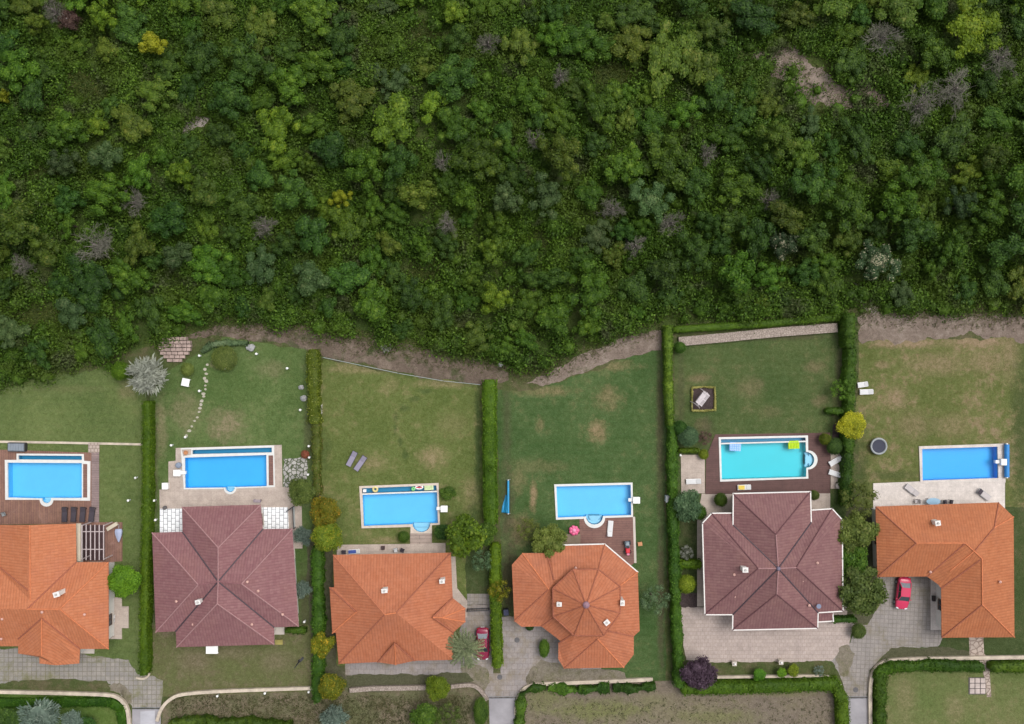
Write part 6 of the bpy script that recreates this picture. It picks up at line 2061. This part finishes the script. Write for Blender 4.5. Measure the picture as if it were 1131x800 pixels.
# garden swing in its planted bed
p = at(776.5, 440.5)
sheet('planted_bed', [(764, 428), (789, 427), (790, 453), (765, 454)], 0.03, BEDSOIL)
hedge('low golden hedge round the square bed of the garden swing', [(764.5, 428.5), (776, 427.5), (789.5, 428), (790, 440), (790, 453), (777, 454), (764.5, 453.5), (764.5, 440), (764.5, 429.5)], 2.6, 0.35,
      leaf_mat('golden_edging_leaves', (0.22, 0.22, 0.05), (0.40, 0.38, 0.12), (0.5, 0.48, 0.2)), 0.05, leaf=0.06, dens=110, group=None)
p = at(775, 440.5, 1.2)
sw = empty('garden_swing', (p.x, p.y, 0.03), R(53), 'white slatted garden swing seat standing in the square dark bed', 'garden swing')
FR = M('pinkish_white_frame', (0.62, 0.56, 0.58), 0.6, 0.05)
for s in (-1, 1):
    MB().tube((s * 1.05, -0.75, 0), (s * 0.95, 0, 1.75), 0.045).tube((s * 1.05, 0.75, 0), (s * 0.95, 0, 1.75), 0.045).tube((s * 1.02, -0.42, 0.75), (s * 1.02, 0.42, 0.75), 0.035).build('side_frame', FR, sw)
MB().tube((-1.0, 0, 1.75), (1.0, 0, 1.75), 0.05).build('top_beam', FR, sw)
m = MB()
for i in range(6):
    m.box((0, -0.3 + 0.1 * i, 0.48), (1.5, 0.07, 0.03))
m.build('seat', FR, sw)
m = MB()
for i in range(11):
    m.box((-0.7 + 0.14 * i, 0.34, 0.78), (0.06, 0.03, 0.55))
m.box((0, 0.34, 1.06), (1.5, 0.05, 0.06))
m.build('backrest', FR, sw)
m = MB()
for i in range(9):
    m.box((0, -0.44 + 0.11 * i, 1.80), (1.75, 0.055, 0.03))
for s in (-0.82, 0, 0.82):
    m.box((s, 0, 1.775), (0.07, 1.0, 0.03))
m.build('canopy', FR, sw)
for s in (-0.7, 0.7):
    MB().tube((s, 0, 1.75), (s, 0, 0.5), 0.015).build('chain', GREYM, sw)

# trampoline
p = at(970.5, 493, 0.6)
tp = empty('trampoline', (p.x, p.y, 0), 0, 'round trampoline with a dark mat and pale ring on the patchy lawn', 'trampoline')
q = torus(0.98, 0.13, 32, 8, 0.62)
q.build('ring_pad', M('pale_grey_pad', (0.29, 0.31, 0.32), 0.7, 0.1), tp, smooth=True)
MB().lathe([(0.86, 0.60), (0.86, 0.63), (0.4, 0.6), (0.02, 0.59)], n=32).build('mat', M('navy_mat', (0.035, 0.038, 0.060), 0.8, 0.1), tp)
for i in range(6):
    a = i * math.pi / 3
    MB().tube((math.cos(a) * 0.98, math.sin(a) * 0.98, 0), (math.cos(a) * 0.98, math.sin(a) * 0.98, 0.6), 0.03).build('leg', GREYM, tp)

# tables, chairs and odds and ends round the pools
p = at(1031, 554, 0.8)
t_ = empty('garden_table', (p.x, p.y, 0.10), 0, 'oval blue glass table on the pale terrace under the roof edge', 'garden table')
MB().lathe([(0.45, 0.70), (0.45, 0.73), (0.02, 0.735)], n=28).build('table_top', M('blue_glass_top', (0.30, 0.46, 0.60), 0.08, 0.1), t_).scale = (2.0, 1.0, 1)
for sx in (-1, 1):
    for sy in (-1, 1):
        MB().tube((sx * 0.62, sy * 0.26, 0), (sx * 0.55, sy * 0.22, 0.7), 0.03).build('leg', GREYM, t_)


def chair(px, py, rz, mat, label, z0=0.10, group='terrace chairs'):
    p = at(px, py, z0 + 0.6)
    r_ = empty('garden_chair', (p.x, p.y, z0), rz, label, 'chair', group)
    MB().box((0, 0, 0.43), (0.5, 0.48, 0.05)).build('seat', mat, r_, bev=0.015)
    MB().box((0, 0.26, 0.72), (0.48, 0.05, 0.5)).build('backrest', mat, r_, bev=0.015)
    for sx in (-1, 1):
        for sy in (-1, 1):
            MB().tube((sx * 0.21, sy * 0.2, 0), (sx * 0.21, sy * 0.2, 0.43), 0.02).build('leg', DARKM, r_)
    for s in (-1, 1):
        MB().tube((s * 0.25, -0.2, 0.62), (s * 0.25, 0.26, 0.66), 0.025).build('armrest', DARKM, r_)


chair(1044.5, 554.8, R(95), FABRIC_D, 'dark chair right of the oval blue table, nearer to the table')
chair(1051.5, 554.6, R(80), FABRIC_D, 'dark chair right of the oval blue table, farther from the table')
chair(1013.5, 554, R(-90), M('pale_grey_canvas', (0.48, 0.44, 0.44)), 'pale grey chair left of the oval blue table')
p = at(926.5, 536.5, 0.4)
t_ = empty('side_table', (p.x, p.y, 0.10), 0, 'small round pale table below two white loungers', 'side table')
MB().lathe([(0.42, 0.42), (0.44, 0.45), (0.02, 0.455)], n=8).build('table_top', M('pale_stone_top', (0.52, 0.46, 0.42), 0.6), t_)
MB().lathe([(0.28, 0.0), (0.07, 0.1), (0.07, 0.42)], n=14).build('pedestal', GREYM, t_)
p = at(205, 422.5, 0.5)
t_ = empty('garden_table', (p.x, p.y, 0), R(-12), 'small square white table on the lawn right of the silver tree', 'garden table')
MB().box((0, 0, 0.55), (1.0, 1.0, 0.05)).build('table_top', WHITEP, t_, bev=0.02)
for sx in (-1, 1):
    for sy in (-1, 1):
        MB().box((sx * 0.42, sy * 0.42, 0.26), (0.06, 0.06, 0.53)).build('leg', WHITEP, t_)
p = at(18, 494, 0.5)
t_ = empty('storage_box', (p.x, p.y, 0), R(-1), 'grey slatted storage box with a dark rim above the reddish deck', 'storage box')
MB().box((0, 0, 0.28), (2.2, 1.15, 0.56)).build('box_body', M('dark_grey_resin', (0.07, 0.075, 0.085), 0.6, 0.1), t_)
m = MB()
for i in range(6):
    m.box((-0.85 + 0.34 * i, 0, 0.585), (0.31, 0.9, 0.05))
m.build('lid', M('blue_grey_resin', (0.20, 0.23, 0.27), 0.6, 0.1), t_)
MB().box((1.15, 0, 0.3), (0.06, 1.1, 0.6)).build('handle', DARKM, t_)
p = at(3, 569, 0.5)
chair(3, 568.5, R(20), M('grey_canvas', (0.25, 0.27, 0.28)), 'grey chair at the left edge of the reddish deck', 0.08, None)

# terrace of the bay roofed house: blue and white loungers and a barbecue
lounger(391, 609.5, R(4), WHITEP, M('blue_stripe_canvas', (0.05, 0.09, 0.32), 0.9), 'blue and white lounger tucked against the orange roof edge', L=1.5, W=0.55, z0=0.1, fabric2=FABRIC_W)
p = at(380, 610, 0.5)
chair(379.5, 610.5, R(0), FABRIC_D, 'dark chair left of the blue and white lounger', group=None)
chair(437, 608.3, R(10), FABRIC_W, 'white chair on the narrow terrace under the orange roof edge', group=None)
chair(444, 608.5, R(-20), FABRIC_D, 'dark chair right of the white chair on the narrow terrace', group=None)
p = at(423, 605.3, 0.4)
pt = empty('plant_pot', (p.x, p.y, 0.1), 0, 'square dark planter on the narrow terrace below the beige rimmed pool', 'planter')
MB().box((0, 0, 0.2), (0.42, 0.42, 0.4), taper=1.15).build('pot', M('dark_brown_pot', (0.08, 0.035, 0.035), 0.7), pt)
MB().box((0, 0, 0.41), (0.4, 0.4, 0.03)).build('soil', BEDSOIL, pt)
# equipment beside pool 2
p = at(197, 514, 0.4)
MB().lathe([(0.34, 0), (0.36, 0.08), (0.36, 0.42), (0.25, 0.5), (0.02, 0.52)], n=20).build('pump_cover', M('blue_grey_cover', (0.20, 0.24, 0.32), 0.6), label='round blue grey cover at the pool corner above the white filter box', cat='pump cover').location = (p.x, p.y, 0.1)
p = at(205.5, 500, 0.3)
MB().lathe([(0.22, 0), (0.28, 0.3), (0.24, 0.31), (0.2, 0.2)], n=16).build('terracotta_pot', M('terracotta', (0.48, 0.22, 0.10), 0.8), label='small terracotta pot at the end of the pool trough', cat='pot').location = (p.x, p.y, 0.155)
p = at(182.5, 537, 0.5)
b_ = empty('side_box', (p.x, p.y, 0.0), 0, 'white box standing at the left corner of the beige terrace', 'box')
b_.name = 'white_cabinet'
MB().box((0, 0, 0.3), (0.72, 0.78, 0.6)).build('cabinet', WHITEP, b_, bev=0.02)
MB().box((0, 0, 0.63), (0.78, 0.84, 0.06)).build('lid', WHITE, b_, bev=0.015)
p = at(284, 553.5, 0.5)
b_ = empty('garden_bench', (p.x, p.y, 0.1), R(-2), 'narrow slatted bench on the beige terrace near the maroon gable', 'bench')
m = MB()
for i in range(4):
    m.box((0, -0.15 + 0.1 * i, 0.44), (0.95, 0.07, 0.04))
m.build('seat', M('mauve_bench_slats', (0.34, 0.28, 0.32), 0.8), b_)
for sx in (-0.4, 0.4):
    MB().box((sx, 0, 0.2), (0.07, 0.36, 0.42)).build('leg', DARKM, b_)
p = at(182, 561, 0.4)
MB().lathe([(0.2, 0), (0.24, 0.1), (0.2, 0.35), (0.26, 0.42), (0.2, 0.43)], n=16).build('urn', M('dark_urn', (0.10, 0.09, 0.09), 0.8), label='dark urn at the corner of the left white slab terrace', cat='urn').location = (p.x, p.y, 0.1)
# glass balustrade with black rail beside the right white terrace
a, b, c = at(316.5, 565, 1.0), at(323.5, 560, 1.0), at(324.5, 584, 1.0)
r_ = empty('balustrade', (b.x, b.y, 0.1), 0, 'black railed glass balustrade round the right white slab terrace', 'balustrade')
A, B, C_ = Vector((a.x - b.x, a.y - b.y, 0)), Vector((0, 0, 0)), Vector((c.x - b.x, c.y - b.y, 0))
for q in (A, B, C_):
    MB().box((q.x, q.y, 0.5), (0.08, 0.08, 1.0)).build('post', DARKM, r_)
for q, w in ((A, B), (B, C_)):
    MB().tube((q.x, q.y, 1.0), (w.x, w.y, 1.0), 0.06).build('rail', DARKM, r_)
    d = w - q
    m_ = (q + w) / 2
    MB().box((m_.x, m_.y, 0.5), (d.length - 0.2, 0.02, 0.8), math.atan2(d.y, d.x)).build('glass_panel', M('pale_glass', (0.5, 0.58, 0.6), 0.1), r_)

# red scooter-like ride-on toy, small wooden table
p = at(693, 604, 0.4)
r_ = empty('wheeled_machine', (p.x, p.y, 0.08), R(4), 'small red and grey wheeled machine parked on the brown deck', 'machine')
MB().box((0, -0.45, 0.45), (0.62, 0.75, 0.35), taper=0.8).build('bonnet', RED, r_, bev=0.06)
MB().box((0, -0.95, 0.40), (0.36, 0.25, 0.25)).build('grille', M('pink_plastic', (0.62, 0.20, 0.30), 0.4), r_, bev=0.03)
MB().box((0, 0.3, 0.32), (0.6, 0.8, 0.2)).build('deck', M('grey_blue_plastic', (0.12, 0.17, 0.22), 0.5), r_, bev=0.03)
MB().box((0, 0.4, 0.5), (0.42, 0.4, 0.12)).box((0, 0.6, 0.7), (0.42, 0.1, 0.4)).build('seat', M('pale_seat', (0.30, 0.36, 0.40), 0.6), r_, bev=0.04)
MB().tube((0, -0.1, 0.6), (0, 0.05, 0.85), 0.03).lathe([(0.17, 0.85), (0.18, 0.88), (0.1, 0.88)], (0, 0.05, 0), 14).build('steering_wheel', BLACK, r_)
for sx in (-1, 1):
    for y, rr in ((-0.7, 0.2), (0.5, 0.27)):
        MB().tube((sx * 0.30, y, rr), (sx * 0.44, y, rr), rr, n=16).build('wheel', BLACK, r_)
p = at(707, 601, 0.4)
r_ = empty('wooden_stool', (p.x, p.y, 0.0), R(8), 'small orange brown wooden stool on the lawn right of the brown deck', 'stool')
OW = M('orange_wood', (0.48, 0.22, 0.10), 0.7, 0.2)
MB().box((0, 0, 0.4), (0.55, 0.5, 0.05)).build('seat', OW, r_)
for sx in (-1, 1):
    for sy in (-1, 1):
        MB().box((sx * 0.22, sy * 0.2, 0.2), (0.06, 0.06, 0.4)).build('leg', OW, r_)
p = at(737.5, 551.5, 1.0)
r_ = empty('utility_cabinet', (p.x, p.y, 0.0), 0, 'pale blue grey utility box standing at the foot of the dark hedge', 'utility box')
MB().box((0, 0, 0.5), (0.42, 0.8, 1.0)).build('cabinet', M('pale_blue_grey_metal', (0.40, 0.50, 0.55), 0.5), r_, bev=0.02)
MB().box((0, 0, 1.03), (0.5, 0.88, 0.06)).build('cap', GREYM, r_)
MB().box((-0.22, 0.15, 0.6), (0.03, 0.06, 0.14)).build('handle', DARKM, r_)
p = at(559, 676, 0.6)
r_ = empty('wheeled_bin', (p.x, p.y, 0.0), R(5), 'dark blue wheeled bin in the shade left of the octagonal house', 'bin')
MB().box((0, 0, 0.5), (0.55, 0.62, 0.95), taper=1.12).build('bin_body', M('navy_plastic', (0.012, 0.016, 0.050), 0.5), r_, bev=0.03)
MB().box((0, 0.02, 1.01), (0.66, 0.76, 0.07)).build('lid', M('dark_navy_plastic', (0.02, 0.025, 0.07), 0.5), r_, bev=0.02)
for sx in (-1, 1):
    MB().tube((sx * 0.24, 0.32, 0.1), (sx * 0.32, 0.32, 0.1), 0.1, n=12).build('wheel', BLACK, r_)
MB().tube((-0.25, 0.42, 0.95), (0.25, 0.42, 0.95), 0.025).build('handle', BLACK, r_)
p = at(308, 709.5, 0.1)
MB().box((0, 0, 0.06), (0.95, 0.6, 0.12)).box((0, 0.12, 0.16), (0.6, 0.3, 0.08)).build('garden_slab', M('ochre_slab', (0.30, 0.26, 0.08), 0.9, 0.25), label='ochre stone slab below the corner of the maroon roof', cat='stone slab').location = (p.x, p.y, 0.01)
p = at(1079.5, 758, 0.1)
r_ = empty('stone_slab_pad', (p.x, p.y, 0), 0, 'square pad of pale stone slabs with dark joints on the meadow', 'slab pad')
for i in range(3):
    for j in range(3):
        MB().box((-0.66 + 0.7 * i, -0.68 + 0.7 * j, 0.05), (0.60, 0.60, 0.10)).build('slab', M('pinkish_slab', (0.44, 0.37, 0.34), 0.9, 0.2), r_, bev=0.02)
MB().box((0, 0, 0.02), (2.2, 2.2, 0.04)).build('base', M('dark_joint', (0.10, 0.085, 0.085), 0.9), r_)
p = at(354.8, 452, 0.3)
MB().box((0, 0, 0.25), (0.24, 1.3, 0.06)).box((0, -0.5, 0.12), (0.2, 0.1, 0.25)).box((0, 0.5, 0.12), (0.2, 0.1, 0.25)).build('plank_seat', M('pale_grey_wood', (0.34, 0.33, 0.29), 0.8), label='narrow pale plank seat at the right foot of the broad mottled hedge', cat='plank seat').location = (p.x, p.y, 0)
p = at(124, 684, 0.5)
r_ = empty('air_conditioner', (p.x, p.y, 0.1), R(85), 'white outdoor air conditioner on the small side terrace at the orange house', 'air conditioner')
MB().box((0, 0, 0.32), (0.9, 0.36, 0.62)).build('casing', WHITEP, r_, bev=0.02)
MB().tube((-0.1, -0.19, 0.32), (-0.1, -0.17, 0.32), 0.24, n=20).build('fan_grille', M('pale_grille', (0.5, 0.5, 0.5), 0.6), r_)
p = at(1032, 661.5, 0.5)
b_ = empty('planter_box', (p.x, p.y, 0.1), 0, 'small dark planter on the pale side terrace by the red car', 'planter')
MB().box((0, 0, 0.2), (0.34, 0.62, 0.4), taper=1.1).build('box', BLACK, b_)
MB().box((0, 0, 0.405), (0.33, 0.6, 0.03)).build('soil', BEDSOIL, b_)

# pergola and closed parasol at the left house
c0 = at(103, 599, 2.3)
pg = empty('pergola', (c0.x, c0.y, 0.085), 0, 'open pergola of thin pale bars over a dark deck beside the orange house', 'pergola')
PW = M('pinkish_pale_bar', (0.50, 0.42, 0.42), 0.6, 0.08)
CREAM = M('cream_beam', (0.52, 0.46, 0.36), 0.7, 0.1)
d_ = (CAM_H - 2.3) / FOC
W_, H_ = 24 * d_, 39 * d_
for i in range(6):
    MB().box((-W_ / 2 + W_ * i / 5, 0, 2.34), (0.09, H_, 0.10)).build('bar', PW, pg)
for y in (0.30 * H_, -0.20 * H_):
    MB().box((0, y, 2.23), (W_ + 0.1, 0.09, 0.10)).build('cross_beam', PW, pg)
MB().box((-W_ / 2 - 0.42, 0, 2.32), (0.55, H_ + 0.3, 0.16)).build('wall_beam', CREAM, pg)
for x in (-W_ / 2, W_ / 2):
    for y in (-H_ / 2 + 0.1, H_ / 2 - 0.1):
        MB().box((x, y, 1.13), (0.11, 0.11, 2.26)).build('post', PW, pg)
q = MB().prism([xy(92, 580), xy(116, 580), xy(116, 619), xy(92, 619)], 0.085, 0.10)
q.build('pergola_floor', M('dark_mat_boards', (0.055, 0.028, 0.030), 0.8, 0.25), kind='structure')  # sheet of dark boards covering the floor under the pergola
p, q = at(115.5, 586, 1.2), at(126.5, 579.5, 1.2)
bn = empty('cream_bench', ((p.x + q.x) / 2, (p.y + q.y) / 2, 0.085), math.atan2(q.y - p.y, q.x - p.x), 'cream bench set askew at the corner of the pergola', 'bench')
MB().box((0, 0, 0.45), (1.55, 0.46, 0.10)).build('seat', CREAM, bn)
for x in (-0.6, 0.6):
    MB().box((x, 0, 0.2), (0.12, 0.4, 0.4)).build('leg', CREAM, bn)
p = at(128.5, 592, 1.0)
ps = empty('parasol', (p.x, p.y, 0.085), R(0), 'pale blue folded parasol lying on the deck right of the pergola', 'parasol')
BLUEGREY = M('pale_blue_canvas', (0.34, 0.38, 0.52), 0.9, 0.1)
m = MB()
prof = [(0.36, 0.75), (0.46, 0.45), (0.42, 0.1), (0.30, -0.3), (0.16, -0.7), (0.05, -0.95)]
vs, fs = [], []
for (r, y) in prof:
    for i in range(12):
        t = 2 * math.pi * i / 12
        k = 1 + 0.14 * (i % 2)
        vs.append((r * k * math.cos(t), y, 0.26 + r * 0.55 * k * math.sin(t)))
for a_ in range(len(prof) - 1):
    for i in range(12):
        fs.append((a_ * 12 + i, a_ * 12 + (i + 1) % 12, (a_ + 1) * 12 + (i + 1) % 12, (a_ + 1) * 12 + i))
fs.append(tuple(range(12)))
m.add(vs, fs)
m.build('canopy', BLUEGREY, ps)
MB().tube((0, 0.7, 0.26), (0, 1.35, 0.2), 0.035).build('pole', GREYM, ps)


# ------------------------------------------------------------------ cars
def car(px, py, rz, label, paint):
    p = at(px, py, 0.8)
    r_ = empty('parked_car', (p.x, p.y, 0.02), rz, label, 'car', 'parked red cars')
    # stations along the length: y, half width, sill z, shoulder z, bonnet/deck z
    S = [(-2.10, 0.50, 0.42, 0.55, 0.58), (-2.02, 0.68, 0.32, 0.62, 0.66), (-1.80, 0.80, 0.26, 0.70, 0.76), (-1.30, 0.86, 0.24, 0.80, 0.88), (-0.95, 0.875, 0.24, 0.86, 0.94),
         (0.0, 0.88, 0.24, 0.90, 0.94), (0.9, 0.875, 0.24, 0.92, 0.96), (1.45, 0.86, 0.25, 0.90, 0.98), (1.85, 0.80, 0.28, 0.84, 0.94), (2.03, 0.68, 0.34, 0.72, 0.80), (2.10, 0.52, 0.44, 0.60, 0.64)]
    vs, fs = [], []
    for (y, w, z0, z1, z2) in S:
        vs += [(-w * 0.9, y, z0), (-w, y, (z0 + z1) / 2), (-w * 0.97, y, z1), (-w * 0.72, y, z2 - 0.01), (0, y, z2 + 0.02), (w * 0.72, y, z2 - 0.01), (w * 0.97, y, z1), (w, y, (z0 + z1) / 2), (w * 0.9, y, z0)]
    n = 9
    for i in range(len(S) - 1):
        for j in range(n - 1):
            fs.append((i * n + j, i * n + j + 1, (i + 1) * n + j + 1, (i + 1) * n + j))
        fs.append((i * n + n - 1, i * n, (i + 1) * n, (i + 1) * n + n - 1))
    fs.append(tuple(range(n - 1, -1, -1)))
    k = (len(S) - 1) * n
    fs.append(tuple(range(k, k + n)))
    o = MB().add(vs, fs).build('body', paint, r_, smooth=True)
    ss = o.modifiers.new('smooth', 'SUBSURF')
    ss.levels = ss.render_levels = 2
    # cabin: base ring at the waist and roof ring; glass between, paint on top
    zb, zr = 0.92, 1.40
    fb, fr, rr_, rb = -0.95, -0.25, 0.85, 1.45          # base front, roof front, roof rear, base rear
    wb, wr = 0.74, 0.58
    MB().add([(-wb, fb, zb), (wb, fb, zb), (wr, fr, zr), (-wr, fr, zr), (-wb, fb + 0.06, zb - 0.1), (wb, fb + 0.06, zb - 0.1)], [(0, 1, 2, 3), (4, 5, 1, 0)]).build('windscreen', GLASS, r_)
    MB().add([(-wb, rb, zb), (wb, rb, zb), (wr, rr_, zr), (-wr, rr_, zr)], [(3, 2, 1, 0)]).build('rear_window', M('painted_reflection_glass', (0.22, 0.24, 0.27), 0.12), r_)  # rear glass painted paler to stand in for a reflection
    for s in (-1, 1):
        MB().add([(s * wb, fb, zb), (s * wr, fr, zr), (s * wr, rr_, zr), (s * wb, rb, zb)], [(0, 1, 2, 3)]).build('side_window', GLASS, r_)
        MB().tube((s * wb, fb, zb), (s * wr, fr, zr), 0.045).tube((s * wb, rb, zb), (s * wr, rr_, zr), 0.06).tube((s * (wb + 0.01), 0.25, zb), (s * wr, 0.25, zr), 0.04).build('window_pillar', paint, r_)
        MB().box((s * 0.92, -0.72, 0.98), (0.16, 0.12, 0.11)).build('mirror', paint, r_, bev=0.03)
        MB().box((s * 0.56, -1.97, 0.64), (0.34, 0.16, 0.12), s * R(18)).build('headlight', M('clear_lamp', (0.6, 0.62, 0.65), 0.15), r_, bev=0.03)
        MB().box((s * 0.60, 1.98, 0.76), (0.30, 0.12, 0.14), -s * R(18)).build('tail_light', M('red_lamp', (0.35, 0.01, 0.01), 0.2), r_, bev=0.02)
        for y in (-1.32, 1.28):
            w = MB().tube((s * 0.68, y, 0.31), (s * 0.885, y, 0.31), 0.31, n=24).build('wheel', BLACK, r_)
            MB().tube((s * 0.88, y, 0.31), (s * 0.90, y, 0.31), 0.19, n=16).build('rim', GREYM, w)
    m = MB()
    rows = [(fr - 0.03, wr), (fr + 0.25, wr + 0.02), (rr_ - 0.25, wr + 0.02), (rr_ + 0.03, wr)]
    vs = []
    for y, w in rows:
        vs += [(-w - 0.02, y, zr - 0.005), (-w * 0.6, y, zr + 0.045), (w * 0.6, y, zr + 0.045), (w + 0.02, y, zr - 0.005)]
    m.add(vs, [(i * 4 + j, i * 4 + j + 1, (i + 1) * 4 + j + 1, (i + 1) * 4 + j) for i in range(3) for j in range(3)])
    m.build('roof_panel', paint, r_, smooth=True)
    MB().box((0, -2.1, 0.42), (0.5, 0.03, 0.12)).box((0, 2.11, 0.5), (0.5, 0.03, 0.12)).build('number_plate', WHITEP, r_)
    return r_


PAINT = M('raspberry_red_paint', (0.52, 0.025, 0.085), 0.25, 0.04, spec=0.6)
PAINT2 = M('dark_cherry_paint', (0.22, 0.010, 0.045), 0.25, 0.04, spec=0.6)
car(998, 655.5, R(-6), 'raspberry red car parked on grey pavers in the courtyard at the right', PAINT)
car(533, 711.5, R(0), 'dark cherry red car parked between the palm and the trimmed hedge', PAINT2)
